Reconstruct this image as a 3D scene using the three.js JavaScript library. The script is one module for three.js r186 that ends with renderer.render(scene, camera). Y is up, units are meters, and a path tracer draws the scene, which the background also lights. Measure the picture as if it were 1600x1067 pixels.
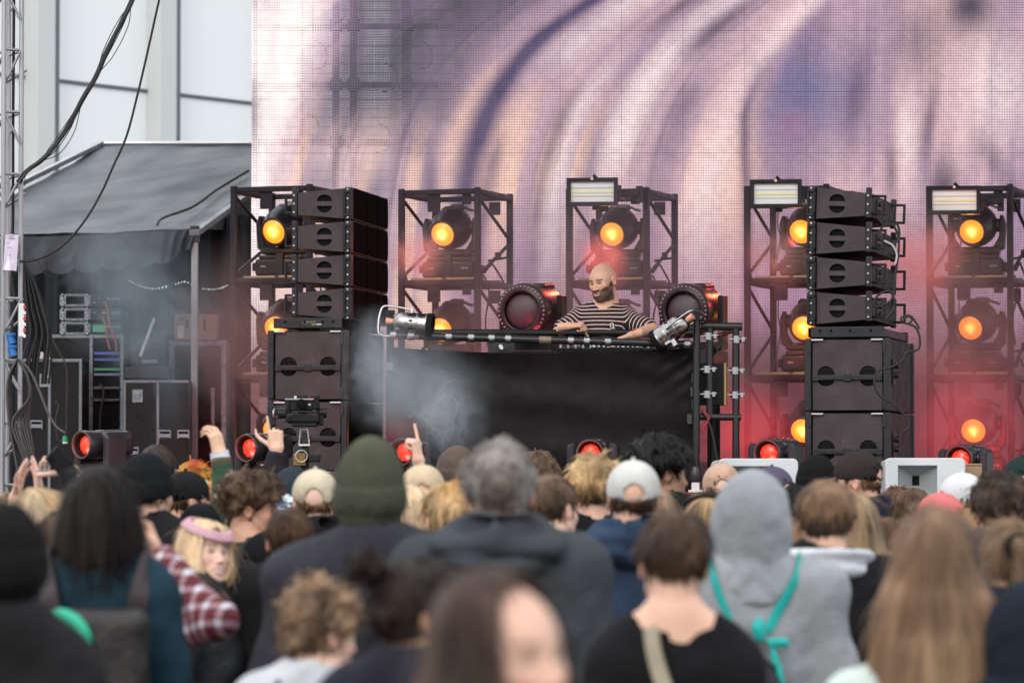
import * as THREE from 'three';
import { mergeGeometries, mergeVertices } from 'three/addons/utils/BufferGeometryUtils.js';
import { RoundedBoxGeometry } from 'three/addons/geometries/RoundedBoxGeometry.js';
import { RectAreaLightUniformsLib } from 'three/addons/lights/RectAreaLightUniformsLib.js';

// ---------------------------------------------------------------- camera, sky, sun, exposure
const V = (x = 0, y = 0, z = 0) => new THREE.Vector3(x, y, z);
const scene = new THREE.Scene();
const renderer = new THREE.WebGLRenderer({ antialias: true });
renderer.setSize(1024, 682);
renderer.shadowMap.enabled = true;
renderer.toneMapping = THREE.LinearToneMapping;
renderer.toneMappingExposure = 1.0;
RectAreaLightUniformsLib.init();

const FPX = 6000, CAM_Y = 1.755, PITCH = Math.atan(217 / FPX);       // long lens among the crowd, tilted a little upwards
const camera = new THREE.PerspectiveCamera(2 * Math.atan(533.5 / FPX) * 180 / Math.PI, 1024 / 682, 0.1, 400);
camera.position.set(0, CAM_Y, 0);
camera.rotation.x = PITCH;
camera.focus = 24.6;
camera.userData.fStop = 3.9;

// flat, slightly cool overcast sky
function overcast() {
  const W = 64, H = 32, data = new Float32Array(W * H * 4);
  for (let j = 0; j < H; j++) {
    const el = ((j + 0.5) / H - 0.5) * Math.PI, s = Math.sin(el);
    const L = s > 0 ? 1.15 + 1.15 * s : 0.42;
    for (let i = 0; i < W; i++) {
      const o = (j * W + i) * 4;
      data[o] = L * 0.965; data[o + 1] = L * 1.0; data[o + 2] = L * 1.035; data[o + 3] = 1;
    }
  }
  const t = new THREE.DataTexture(data, W, H, THREE.RGBAFormat, THREE.FloatType);
  t.mapping = THREE.EquirectangularReflectionMapping; t.magFilter = THREE.LinearFilter; t.needsUpdate = true;
  return t;
}
scene.background = overcast();
scene.environment = scene.background;
const sun = new THREE.DirectionalLight(0xfff0de, 1.5);                // the bright patch of cloud, behind the audience to the left
sun.name = 'sun';
sun.position.set(-14, 24, 16); sun.target.position.set(0, 1, -20);
sun.castShadow = true; sun.shadow.radius = 60; sun.shadow.mapSize.set(2048, 2048);
Object.assign(sun.shadow.camera, { left: -40, right: 40, top: 40, bottom: -40, near: 1, far: 160 });
scene.add(sun, sun.target);

// ---------------------------------------------------------------- helpers
// a pixel of the 1600 wide photograph at a distance along the view -> a point in metres
function at(px, py, d) {
  const x = (px - 800) / FPX, y = (533.5 - py) / FPX, c = Math.cos(PITCH), s = Math.sin(PITCH);
  const dy = y * c + s, dz = -c + y * s;
  const k = d / -dz;
  return V(x * k, CAM_Y + dy * k, -d);
}
const mpp = (d) => d / FPX;                                          // metres per photo pixel at a distance
let seedState = 12345;
function srand(n) { seedState = n >>> 0; }
function rnd() { seedState = (seedState + 0x6d2b79f5) | 0; let t = Math.imul(seedState ^ (seedState >>> 15), 1 | seedState); t = (t + Math.imul(t ^ (t >>> 7), 61 | t)) ^ t; return ((t ^ (t >>> 14)) >>> 0) / 4294967296; }
const rr = (a, b) => a + (b - a) * rnd();
const clamp = (x, a = 0, b = 1) => Math.min(b, Math.max(a, x));
const mix = (a, b, t) => a + (b - a) * t;
const sstep = (a, b, x) => { const t = clamp((x - a) / (b - a)); return t * t * (3 - 2 * t); };
function hash3(x, y, z) { let h = Math.imul(x, 374761393) ^ Math.imul(y, 668265263) ^ Math.imul(z, 1274126177); h = Math.imul(h ^ (h >>> 13), 1274126177); return ((h ^ (h >>> 16)) >>> 0) / 4294967296; }
function noise3(x, y, z) {
  const ix = Math.floor(x), iy = Math.floor(y), iz = Math.floor(z);
  let u = x - ix, v = y - iy, w = z - iz; u = u * u * (3 - 2 * u); v = v * v * (3 - 2 * v); w = w * w * (3 - 2 * w);
  const l = (a, b, t) => a + (b - a) * t;
  return l(l(l(hash3(ix, iy, iz), hash3(ix + 1, iy, iz), u), l(hash3(ix, iy + 1, iz), hash3(ix + 1, iy + 1, iz), u), v),
    l(l(hash3(ix, iy, iz + 1), hash3(ix + 1, iy, iz + 1), u), l(hash3(ix, iy + 1, iz + 1), hash3(ix + 1, iy + 1, iz + 1), u), v), w) * 2 - 1;
}
const fbm = (x, y, z, o = 4) => { let s = 0, a = 0.5; for (let i = 0; i < o; i++) { s += a * noise3(x, y, z); x *= 2.03; y *= 2.03; z *= 2.03; a *= 0.5; } return s; };

// textures
function dataTex(w, h, f, srgb = false, rep = true) {
  const d = new Uint8Array(w * h * 4);
  for (let j = 0; j < h; j++) for (let i = 0; i < w; i++) { const c = f(i, j, (i + 0.5) / w, (j + 0.5) / h), o = (j * w + i) * 4; d[o] = clamp(c[0]) * 255; d[o + 1] = clamp(c[1]) * 255; d[o + 2] = clamp(c[2]) * 255; d[o + 3] = 255; }
  const t = new THREE.DataTexture(d, w, h);
  t.magFilter = THREE.LinearFilter; t.minFilter = THREE.LinearMipmapLinearFilter;
  if (rep) t.wrapS = t.wrapT = THREE.RepeatWrapping;
  if (srgb) t.colorSpace = THREE.SRGBColorSpace;
  t.needsUpdate = true;
  return t;
}
// noise that tiles every n cells
function tileNoise(u, v, n, seed, o = 4) {
  let s = 0, a = 0.5, m = n;
  for (let k = 0; k < o; k++) {
    const x = u * m, y = v * m, ix = Math.floor(x), iy = Math.floor(y); let p = x - ix, q = y - iy; p = p * p * (3 - 2 * p); q = q * q * (3 - 2 * q);
    const h = (i, j) => hash3(((i % m) + m) % m, ((j % m) + m) % m, seed + k * 17);
    s += a * (mix(mix(h(ix, iy), h(ix + 1, iy), p), mix(h(ix, iy + 1), h(ix + 1, iy + 1), p), q) * 2 - 1); a *= 0.5; m *= 2;
  }
  return s;
}
const T = {};
T.grain = dataTex(256, 256, (i, j, u, v) => { const g = 0.5 + 0.5 * tileNoise(u, v, 16, 3, 5); return [g, g, g]; });
T.blotch = dataTex(256, 256, (i, j, u, v) => { const g = 0.86 + 0.28 * tileNoise(u, v, 4, 9, 6); return [g, g, g]; });
T.wear = dataTex(256, 256, (i, j, u, v) => { const g = 0.62 + 0.3 * tileNoise(u, v, 5, 21, 6) + (hash3(i, j, 5) > 0.997 ? 0.2 : 0); return [g, g, g]; });
T.weave = dataTex(128, 128, (i, j, u, v) => { const g = 0.5 + 0.22 * Math.sin(u * Math.PI * 64) * Math.sin(v * Math.PI * 64) + 0.35 * tileNoise(u, v, 8, 31, 4); return [g, g, g]; });
T.strand = dataTex(256, 256, (i, j, u, v) => { const w = 0.03 * tileNoise(u, v, 4, 41, 3); let g = 0; g += 0.5 * tileNoise(u + w, v * 0.06, 32, 43, 4); g += 0.3 * tileNoise(u + w, v * 0.12 + 0.3, 16, 47, 3); g = 0.5 + 0.9 * g; return [g, g, g]; });
T.strandC = dataTex(256, 256, (i, j, u, v) => { const w = 0.03 * tileNoise(u, v, 4, 41, 3); let g = 0.5 * tileNoise(u + w, v * 0.06, 16, 53, 4) + 0.25 * tileNoise(u, v, 6, 57, 3); g = 0.78 + 0.5 * g; return [g, g, g]; });
T.scuff = dataTex(512, 512, (i, j, u, v) => { const n = tileNoise(u, v, 6, 91, 6), h = hash3(i >> 1, j, 7), sc = h > 0.9986 ? 1.0 : (tileNoise(u, v * 0.3, 40, 95, 2) > 0.42 && n > 0.05 ? 0.30 : 0); const g = 0.42 + 0.10 * n + sc * 0.5; return [g, g, g]; });
function rep(t, x, y = x) { const c = t.clone(); c.repeat.set(x, y); c.needsUpdate = true; return c; }

const col = (r, g, b) => new THREE.Color().setRGB(r, g, b);
function mat(c, rough = 0.7, o = {}) {
  const { metal = 0, phys = false, spec, ...rest } = o;
  if (spec !== undefined) rest.specularIntensity = spec;
  const K = phys || spec !== undefined ? THREE.MeshPhysicalMaterial : THREE.MeshStandardMaterial;
  return new K({ color: Array.isArray(c) ? col(...c) : c, roughness: rough, metalness: metal, ...rest });
}
const grainMat = (c, rough, bump = 0.0006, r = 3, o = {}) => mat(c, rough, { bumpMap: rep(T.grain, r), bumpScale: bump, map: rep(T.blotch, r * 0.4), roughnessMap: rep(T.wear, r * 0.5), ...o });

const M = {
  blackMetal: grainMat([0.013, 0.013, 0.016], 0.7, 0.0004, 4, { spec: 0.5 }),
  frameBlack: grainMat([0.013, 0.012, 0.019], 0.7, 0.0004, 4, { spec: 0.4 }),
  fixture: grainMat([0.012, 0.011, 0.016], 0.6, 0.0002, 4, { spec: 0.5 }),
  fixtureLight: grainMat([0.034, 0.034, 0.042], 0.6, 0.0003, 4, { spec: 0.5 }),
  wood: grainMat([0.30, 0.20, 0.11], 0.8, 0.0006, 2),
  silver: mat([0.42, 0.42, 0.44], 0.36, { metal: 1, bumpMap: T.grain, bumpScale: 0.0002 }),
  alu: grainMat([0.50, 0.51, 0.53], 0.6, 0.0003, 4, { metal: 0.85 }),
  chrome: mat([0.40, 0.385, 0.39], 0.2, { metal: 1, bumpMap: rep(T.grain, 4), bumpScale: 0.0012, map: rep(T.blotch, 2) }),
  trussAlu: grainMat([0.42, 0.42, 0.45], 0.55, 0.0003, 5, { metal: 0.6 }),
  speaker: grainMat([0.014, 0.012, 0.014], 0.8, 0.0012, 7, { spec: 0.4 }),
  speakerSide: grainMat([0.118, 0.096, 0.107], 0.85, 0.0012, 7, { spec: 0.4, map: rep(T.scuff, 1.7) }),
  speakerFront: mat([0.0040, 0.0027, 0.0032], 0.9, { spec: 0.06 }),
  rig: grainMat([0.022, 0.022, 0.028], 0.55, 0.0006, 4, { spec: 0.6 }),
  hole: mat([0.005, 0.005, 0.006], 0.85, { spec: 0.3 }),
  cable: mat([0.012, 0.012, 0.014], 0.65),
  cableGrey: mat([0.03, 0.03, 0.034], 0.65),
  cablePale: mat([0.42, 0.40, 0.40], 0.6),
  cloth: grainMat([0.011, 0.009, 0.010], 0.9, 0.0008, 8, { spec: 0.25 }),
  caseBlack: grainMat([0.010, 0.010, 0.013], 0.55, 0.0005, 6, { spec: 0.4 }),
  cardboard: grainMat([0.30, 0.19, 0.12], 0.85, 0.0006, 3),
  white: mat([0.72, 0.73, 0.75], 0.55, { map: T.blotch }),
  paper: mat([0.62, 0.58, 0.66], 0.7, { map: T.blotch }),
  red: mat([0.45, 0.03, 0.03], 0.5), blue: mat([0.01, 0.13, 0.42], 0.4), green: mat([0.02, 0.30, 0.14], 0.5),
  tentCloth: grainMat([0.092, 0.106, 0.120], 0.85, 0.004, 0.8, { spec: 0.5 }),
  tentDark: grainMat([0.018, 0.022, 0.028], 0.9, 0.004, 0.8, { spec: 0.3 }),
};

// geometry helpers: every one returns a BufferGeometry
const clean = (g) => { const h = g.index ? g.toNonIndexed() : g; for (const k of Object.keys(h.attributes)) if (!['position', 'normal', 'uv'].includes(k)) h.deleteAttribute(k); return h; };
const join = (list) => mergeGeometries(list.map(clean), false);
function boxUV(g) {                                                   // uv in metres from the face's own plane
  const h = g.index ? g.toNonIndexed() : g, p = h.attributes.position, n = h.attributes.normal, uv = new Float32Array(p.count * 2);
  for (let i = 0; i < p.count; i++) {
    const ax = Math.abs(n.getX(i)), ay = Math.abs(n.getY(i)), az = Math.abs(n.getZ(i));
    const [a, b] = ax > ay && ax > az ? [p.getZ(i), p.getY(i)] : ay > az ? [p.getX(i), p.getZ(i)] : [p.getX(i), p.getY(i)];
    uv[2 * i] = a; uv[2 * i + 1] = b;
  }
  h.setAttribute('uv', new THREE.BufferAttribute(uv, 2));
  return h;
}
function bx(w, h, d, x = 0, y = 0, z = 0, r = 0.004) {
  const m = Math.min(w, h, d), g = r > 0 && m > 0.008 ? new RoundedBoxGeometry(w, h, d, 1, Math.min(r, m * 0.35)) : new THREE.BoxGeometry(w, h, d);
  return boxUV(g.translate(x, y, z));
}
const Y = V(0, 1, 0);
function rod(a, b, r0, r1 = r0, seg = 10) {
  const d = V().subVectors(b, a), g = new THREE.CylinderGeometry(r1, r0, d.length(), seg, 1);
  g.applyQuaternion(new THREE.Quaternion().setFromUnitVectors(Y, d.clone().normalize()));
  return g.translate((a.x + b.x) / 2, (a.y + b.y) / 2, (a.z + b.z) / 2);
}
function beam(a, b, w, h = w) {                                       // square section bar from a to b
  const d = V().subVectors(b, a), L = d.length(), g = new RoundedBoxGeometry(w, L, h, 1, Math.min(w, h) * 0.18);
  const dir = d.clone().normalize();
  if (Math.abs(dir.y) < 0.999) g.applyQuaternion(new THREE.Quaternion().setFromRotationMatrix((() => { const z = V().crossVectors(V(0, 1, 0), dir).normalize(), x = V().crossVectors(dir, z).normalize(); return new THREE.Matrix4().makeBasis(x, dir, z); })()));
  return boxUV(g.translate((a.x + b.x) / 2, (a.y + b.y) / 2, (a.z + b.z) / 2));
}
const curveOf = (pts) => new THREE.CatmullRomCurve3(pts, false, 'centripetal');
const tube = (pts, r, n = pts.length * 8, seg = 7) => new THREE.TubeGeometry(curveOf(pts), n, r, seg);
function lathe(pts, seg = 32) { return new THREE.LatheGeometry(pts.map(([r, y]) => new THREE.Vector2(r, y)), seg); }
function turn(g, x = 0, y = 0, z = 0) { return g.applyMatrix4(new THREE.Matrix4().makeRotationFromEuler(new THREE.Euler(x, y, z, 'YXZ'))); }
function prism(pts, depth, bevel = 0) {                               // polygon in xy, thick along z, centred
  const s = new THREE.Shape(pts.map(([x, y]) => new THREE.Vector2(x, y)));
  const g = new THREE.ExtrudeGeometry(s, { depth: depth - 2 * bevel, bevelEnabled: bevel > 0, bevelSize: bevel, bevelThickness: bevel, bevelOffset: -bevel, bevelSegments: 1, curveSegments: 12 });
  return boxUV(g.translate(0, 0, -depth / 2 + bevel));
}

// objects
const used = new Map();
function numbered(name) { const n = used.get(name) ?? 0; used.set(name, n + 1); return n ? name + '_' + String(n).padStart(3, '0') : name; }
function tag(o, label, category, group) { o.userData.label = label; o.userData.category = category; if (group) o.userData.group = group; return o; }
function thing(name, label, category, pos = V(), yaw = 0, group) {
  const o = new THREE.Group(); o.name = numbered(name); o.position.copy(pos); o.rotation.y = yaw;
  scene.add(o);
  return tag(o, label, category, group);
}
const ONE_BY_ONE = new Set(['mount_plate', 'rigging', 'edge_piece']);
function part(name, g, m, parent = scene, label) {
  if (Array.isArray(g) && ONE_BY_ONE.has(name)) return g.map((q) => part(name, q, m, parent, label))[0];
  const o = new THREE.Mesh(Array.isArray(g) ? join(g) : g, m); o.name = parent === scene ? numbered(name) : name; o.castShadow = o.receiveShadow = true;
  if (label) o.userData.label = label;
  parent.add(o);
  return o;
}
function whole(name, label, category, g, m, group) { return tag(part(name, g, m), label, category, group); }   // a thing that is one mesh
function structure(name, g, m) { const o = part(name, g, m); o.userData.kind = 'structure'; return o; }
function dup(root, name, pos, yaw, label) { const r = root.clone(); r.name = numbered(name); r.position.copy(pos); r.rotation.y = yaw; r.userData = { ...root.userData }; if (label) r.userData.label = label; scene.add(r); return r; }
function pointLight(parent, pos, color, intensity, radius = 2) { const l = new THREE.PointLight(color, intensity); l.name = 'lamp_light'; l.position.copy(pos); l.castShadow = true; l.shadow.radius = radius; parent.add(l); return l; }
function spotLight(name, from, to, color, intensity, angle, pen = 0.8, radius = 3) {
  const l = new THREE.SpotLight(color, intensity, 0, angle, pen); l.name = name; l.position.copy(from); l.target.position.copy(to); l.castShadow = true; l.shadow.radius = radius; scene.add(l, l.target); return l;
}
function textTex(w, h, draw) {
  const c = document.createElement('canvas'); c.width = w; c.height = h; draw(c.getContext('2d'), w, h);
  const t = new THREE.CanvasTexture(c); t.colorSpace = THREE.SRGBColorSpace; return t;
}
const STAGE = 1.40;                                                   // height of the stage floor
// ---------------------------------------------------------------- ground, stage deck, building
{
  const g = boxUV(new THREE.PlaneGeometry(400, 400).rotateX(-Math.PI / 2));
  structure('ground', g, grainMat([0.055, 0.054, 0.052], 0.9, 0.004, 1.2));
  structure('stage_floor', [bx(26, 0.12, 20, 0, STAGE - 0.06, -32.2, 0.01)], grainMat([0.03, 0.024, 0.026], 0.45, 0.0008, 1.5));
  const skirt = [];
  const P = new THREE.PlaneGeometry(26, STAGE - 0.14, 520, 4), p = P.attributes.position;
  for (let i = 0; i < p.count; i++) p.setZ(i, 0.025 * Math.sin(p.getX(i) * 21) + 0.012 * Math.sin(p.getX(i) * 53 + 1));
  P.computeVertexNormals(); P.translate(0, (STAGE - 0.14) / 2, -22.12);
  whole('stage_skirt', 'long black pleated skirt along the front edge of the stage', 'stage skirt', boxUV(P), M.cloth);
}
{
  // unseen roof added above the stage to darken it and the smoke
  const r = thing('added_stage_roof', 'dark canopy roof added unseen above the stage to shade it', 'added stage roof', V(0, 0, 0));
  part('canopy', bx(17, 0.12, 17, 5.9, 9.2, -30.0, 0.02), mat([0.12, 0.12, 0.13], 0.9), r);
  part('rear_wall', bx(15.45, 9.2 - STAGE, 0.05, 6.67, STAGE + (9.2 - STAGE) / 2, -38.4, 0), mat([0.16, 0.15, 0.17], 0.95), r);
  for (const [x, z] of [[14.2, -22], [14.2, -38]]) part('tower', bx(0.5, 9.2, 0.5, x, 4.6, z), M.trussAlu, r);
}
{
  // pale facade seen at a slant behind the tent
  const P0 = at(70, 750, 60), P1 = at(375, 750, 63.6), dir = V().subVectors(P1, P0); dir.y = 0; dir.normalize();
  const nrm = V(-dir.z, 0, dir.x); if (nrm.z < 0) nrm.negate();
  const b = thing('building', 'pale panelled building with flat columns standing behind the tent', 'building', V(P0.x, 0, P0.z), Math.atan2(-dir.z, dir.x));
  const facade = mat([0.80, 0.835, 0.85], 0.5, { bumpMap: rep(T.grain, 0.6), bumpScale: 0.0006 }), column = mat([0.56, 0.585, 0.60], 0.7, { bumpMap: rep(T.grain, 0.8), bumpScale: 0.0015 }), dark = mat([0.11, 0.12, 0.14], 0.6);
  const railH = CAM_Y + (750 - 122) * mpp(60);
  const pitch = 2.78;                                                 // column spacing along the wall
  for (let k = -3; k < 5; k++) {
    const x0 = k * pitch, x1 = (k + 1) * pitch - 0.51;
    for (const [y0, y1] of [[0, railH - 3.2], [railH - 3.16, railH - 0.028], [railH + 0.028, railH + 3.1], [railH + 3.14, railH + 6.4], [railH + 6.44, railH + 9]])
      part('panel', bx(x1 - x0 + 0.3, y1 - y0, 0.1, (x0 + x1) / 2 + 0.02, (y0 + y1) / 2, -0.05, 0.006), facade, b);
    part('column', bx(0.39, railH + 9.2, 0.3, x1 + 0.195, (railH + 9.2) / 2, 0.15, 0.01), column, b);
    part('column_edge', bx(0.12, railH + 9.2, 0.27, x1 + 0.45, (railH + 9.2) / 2, 0.137, 0.005), dark, b);
  }
  part('wall', bx(8.2 * pitch, railH + 9, 0.4, 1.0 * pitch, (railH + 9) / 2, -0.32, 0), dark, b);
  part('rail', bx(8 * pitch, 0.045, 0.03, 1.0 * pitch, railH, 0.012, 0), dark, b);
}

// ---------------------------------------------------------------- the LED wall
const LED = { d: 31, x0: (391 - 800) * mpp(31), w: 8, y0: 1.9, h: 5, nx: 16, ny: 10 };
function screenPicture() {
  const W = 1024, H = 640, d = new Uint8Array(W * H * 4);
  const L = (r, g, b) => [r, g, b].map((c) => Math.pow(c / 255, 2.2));
  const cream = L(262, 244, 242), pink = L(242, 202, 202), peach = L(246, 202, 184), lilac = L(160, 132, 162), slate = L(80, 68, 104), grey = L(98, 88, 112), deep = L(58, 46, 76), blue = L(106, 110, 154), rose = L(176, 116, 150), none = L(58, 60, 76);
  const g1 = (x, c, w) => Math.exp(-((x - c) * (x - c)) / (w * w));
  const over = (a, b, t) => { t = clamp(t); return [mix(a[0], b[0], t), mix(a[1], b[1], t), mix(a[2], b[2], t)]; };
  for (let j = 0; j < H; j++) for (let i = 0; i < W; i++) {
    const X = 391 + (i + 0.5) / W * 1548, Yp = 722 - (j + 0.5) / H * 967;   // photo pixels
    const wob = 10 * fbm(X / 170, Yp / 210, 1.5, 3), fade = 1 - 0.25 * sstep(880, 1300, X);
    const s = X + fade * 215 * (1 - Math.exp(-Math.max(Yp, -300) / 130)) + wob;   // streaks sweep down to the left, then hang
    const br = (k) => clamp(0.88 + 0.8 * fbm(X / 110, Yp / 140, k, 3), 0.2, 1.15), fine = fbm(s / 26, Yp / 900, 4.2, 4), wide = fbm(s / 80, Yp / 500, 9.1, 3), up = (y0, y1) => sstep(y0, y1, Yp), dn = (y0, y1) => 1 - sstep(y0, y1, Yp);
    let c = over(pink, lilac, 0.50 + 1.0 * wide + 0.6 * fine);
    c = over(c, slate, 0.85 * sstep(0.04, 0.62, -fine - 0.6 * wide));
    c = over(c, peach, 0.9 * up(80, 280) * sstep(0.02, 0.3, fine + 0.3 * wide));
    // the bright sheet on the left
    const edge = 512 - 84 * up(-20, 300) + wob;
    c = over(c, cream, (1 - sstep(edge - 36, edge + 24, X)) * 0.98 * (1 - 0.35 * up(300, 460)));
    c = over(c, lilac, 0.7 * g1(X, 392, 40) * dn(-30, 50));
    c = over(c, grey, 0.85 * g1(X, 386, 20) * g1(Yp, 175, 60));
    // dark, see-through patch beside it
    const patch = sstep(edge + 4, edge + 56, X) * (1 - sstep(770, 915, s - 60 * up(60, 220))) * (1 - 0.85 * sstep(140, 262, Yp + 24 * fbm(X / 60, Yp / 60, 3, 3)));
    c = over(c, over(none, grey, clamp(0.35 + 1.2 * wide + sstep(600, 690, X) * 0.5)), patch * 0.95);
    // folds
    c = over(c, grey, 0.55 * br(1) * g1(s, 820, 41) * dn(120, 260));
    c = over(c, peach, 0.8 * br(2) * g1(s, 889, 18) * up(60, 150));
    c = over(c, slate, 0.95 * br(3) * g1(s, 922, 23) * dn(330, 440));
    c = over(c, peach, 0.8 * br(4) * g1(s, 975, 24) * up(90, 200));
    c = over(c, slate, 0.85 * br(5) * g1(s, 955, 14) * up(190, 260));
    c = over(c, cream, 0.5 * br(6) * g1(s, 985, 31) * dn(60, 140));
    c = over(c, slate, 0.8 * br(7) * g1(s, 1040, 16) * up(110, 190));
    c = over(c, cream, 0.6 * br(8) * g1(s, 1062, 16) * up(60, 150));
    c = over(c, deep, 0.75 * br(9) * g1(s, 1074, 18) * dn(20, 80));
    c = over(c, slate, 0.6 * br(10) * g1(s, 1108, 17) * up(120, 230));
    c = over(c, deep, 0.8 * br(11) * g1(s, 1168, 20) * dn(40, 110));
    c = over(c, cream, 0.55 * br(12) * g1(s, 1136, 24) * dn(200, 330));
    c = over(c, slate, 0.65 * br(13) * g1(s, 1210, 24) * up(90, 170));
    c = over(c, pink, 0.85 * br(14) * g1(s, 1262, 43));
    c = over(c, cream, 0.35 * br(15) * g1(s, 1270, 24));
    c = over(c, slate, 0.8 * g1(X, 590 - 0.2 * (Yp - 280), 22) * g1(Yp, 300, 46) + 0.75 * g1(X, 672, 14) * g1(Yp, 290, 60) + 0.55 * g1(X, 500, 26) * g1(Yp, 285, 30));
    // the right half: a soft veil; its blue patch is smoke painted into the picture
    const rim = 1172 + 120 * Math.pow(clamp((180 - Yp) / 190, 0, 1.6), 1.5) + wob, right = sstep(rim - 12, rim + 40, X);
    let v = over(lilac, pink, 0.42 + 1.0 * fbm((X + 0.18 * Yp) / 50, Yp / 360, 6.6, 3) + 0.35 * fbm(X / 16, Yp / 240, 2, 3));
    v = over(v, over(lilac, slate, 0.4), 0.7 * sstep(1340, 1250, X));
    v = over(v, blue, 0.8 * g1(X, 1262, 76) * g1(Yp, 148, 80));
    v = over(v, rose, 0.45 * g1(X, 1243, 30) * g1(Yp, 196, 24));
    v = over(v, slate, 0.7 * g1(X, 1340 - 0.08 * (Yp - 150), 18) * g1(Yp, 150, 80));
    v = over(v, deep, 0.95 * g1(X, 1520, 40) * g1(Yp, 8, 46) + 0.5 * g1(X, 1440, 46) * g1(Yp, 60, 60));
    v = over(v, deep, 0.85 * g1(X, 1478, 24) * g1(Yp, 292, 46) + 0.6 * g1(X, 1465 - 0.16 * (Yp - 120), 11) * g1(Yp, 190, 70) + 0.6 * g1(X, 1395, 13) * g1(Yp, 270, 60) + 0.5 * g1(X, 1555 + 0.5 * (Yp - 250), 18) * g1(Yp, 250, 50));
    v = over(v, cream, 0.45 * g1(X, 1560, 60) * g1(Yp, 140, 80) + 0.5 * g1(X, 1420, 15) * g1(Yp, 210, 70));
    c = over(c, v, right);
    c = over(c, slate, 0.75 * g1(X, rim - 4, 10) * up(60, 190));
    c = over(c, over(lilac, rose, 0.3), 0.62 * up(290, 450) * sstep(640, 780, X));  // stage haze painted over the lower rows of the picture
    c = over(c, L(92, 22, 36), 0.94 * up(460, 610));  // red haze in front of the screen painted into its bottom rows
    const o = (j * W + i) * 4, tex = 0.93 + 0.16 * fbm(X / 9, Yp / 9, 8, 2);
    for (let k = 0; k < 3; k++) d[o + k] = 255 * Math.pow(clamp(c[k] * tex), 1 / 2.2);
    d[o + 3] = 255;
  }
  const t = new THREE.DataTexture(d, W, H); t.magFilter = THREE.LinearFilter; t.colorSpace = THREE.SRGBColorSpace; t.needsUpdate = true;
  return t;
}
{
  const wall = thing('led_screen', 'huge see-through LED screen of lilac and pink folds behind the whole stage', 'LED screen', V(LED.x0, LED.y0, -LED.d));
  const pix = dataTex(16, 16, (i, j) => { const a = (i >= 2 && i < 15) && (j >= 2 && j < 14) ? 1 : (i >= 1 && j >= 1 && j < 15 ? 0.7 : 0.0); return [a, a, a]; });
  pix.repeat.set(LED.w / 0.0207, LED.h / 0.0207);
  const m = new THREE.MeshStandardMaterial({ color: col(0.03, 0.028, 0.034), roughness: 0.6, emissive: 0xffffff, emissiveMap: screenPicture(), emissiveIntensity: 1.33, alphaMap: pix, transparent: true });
  const pw = LED.w / LED.nx, ph = LED.h / LED.ny;
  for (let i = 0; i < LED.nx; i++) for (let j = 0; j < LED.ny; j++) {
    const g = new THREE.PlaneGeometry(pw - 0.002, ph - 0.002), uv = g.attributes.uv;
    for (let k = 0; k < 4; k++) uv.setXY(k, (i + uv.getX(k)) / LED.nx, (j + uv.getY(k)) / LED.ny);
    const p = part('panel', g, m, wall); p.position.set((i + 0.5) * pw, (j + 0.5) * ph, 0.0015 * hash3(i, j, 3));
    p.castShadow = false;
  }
  const s = mpp(LED.d);
  for (const [px, w] of [[396, 0.03], [470, 0.035], [523, 0.05], [550, 0.055], [634, 0.075], [716, 0.05], [800, 0.05], [900, 0.05], [1000, 0.05], [1200, 0.05], [1400, 0.05], [1600, 0.05], [1800, 0.05], [1930, 0.05]])
    part('frame_post', bx(w, LED.h + 0.5, 0.06, (px - 391) * s, LED.h / 2 - 0.25, -0.09), M.frameBlack, wall);
  for (const py of [-150, -55, 35, 128, 218, 312, 405, 500, 595, 690]) {
    part('frame_rail', bx(LED.w, 0.055, 0.05, LED.w / 2, CAM_Y + (750 - py) * s - LED.y0, -0.16), M.frameBlack, wall);
    for (const px of [523, 550, 634]) part('corner_plate', bx(0.10, 0.10, 0.01, (px - 391) * s, CAM_Y + (750 - py) * s - LED.y0, -0.125, 0.002), M.frameBlack, wall);
  }
  const lv = [];
  for (let y = 0.035; y < LED.h; y += 0.0726) lv.push(new THREE.BoxGeometry(LED.w, 0.007, 0.02).translate(LED.w / 2, y, -0.045));
  part('louvre', lv, M.frameBlack, wall).userData.kind = 'stuff';
  for (const [a, b] of [[490, 60], [600, 95], [655, 60], [478, 175], [590, 190], [655, 195]]) {
    const p = (x, y) => V((x - 391) * s, CAM_Y + (750 - y) * s - LED.y0, -0.06);
    part('data_cable', tube([p(a, b), p(a + 14, b + 8), p(a + 19, b + 24), p(a + 14, b + 40), p(a - 4, b + 46)], 0.006, 30, 5), M.cable, wall);
  }
  const legs = thing('added_backdrop_curtain', 'grey backdrop curtain, paler on the left, added to dim the view through the screen', 'curtain', V(0, STAGE, -33.4));
  const drape = (px0, px1, c) => {
    const w = (px1 - px0) * mpp(33.4), P = new THREE.PlaneGeometry(w, 6.4, Math.round(w * 30), 2), p = P.attributes.position;
    for (let i = 0; i < p.count; i++) p.setZ(i, 0.05 * Math.sin(p.getX(i) * 17) + 0.02 * Math.sin(p.getX(i) * 41));
    P.computeVertexNormals();
    part('cloth', boxUV(P.translate(w / 2 + (px0 - 800) * mpp(33.4), 3.2, 0)), grainMat(c, 0.95, 0.001, 5), legs);
  };
  drape(404, 636, [0.66, 0.70, 0.73]); drape(636, 712, [0.30, 0.30, 0.33]); drape(712, 2650, [0.11, 0.105, 0.12]);  // added cloth strips, paler where a brighter background should show through the screen
  part('curtain_rail', rod(V(-2.2, 6.42, 0), V(10.4, 6.42, 0), 0.03), M.blackMetal, legs);
}

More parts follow.
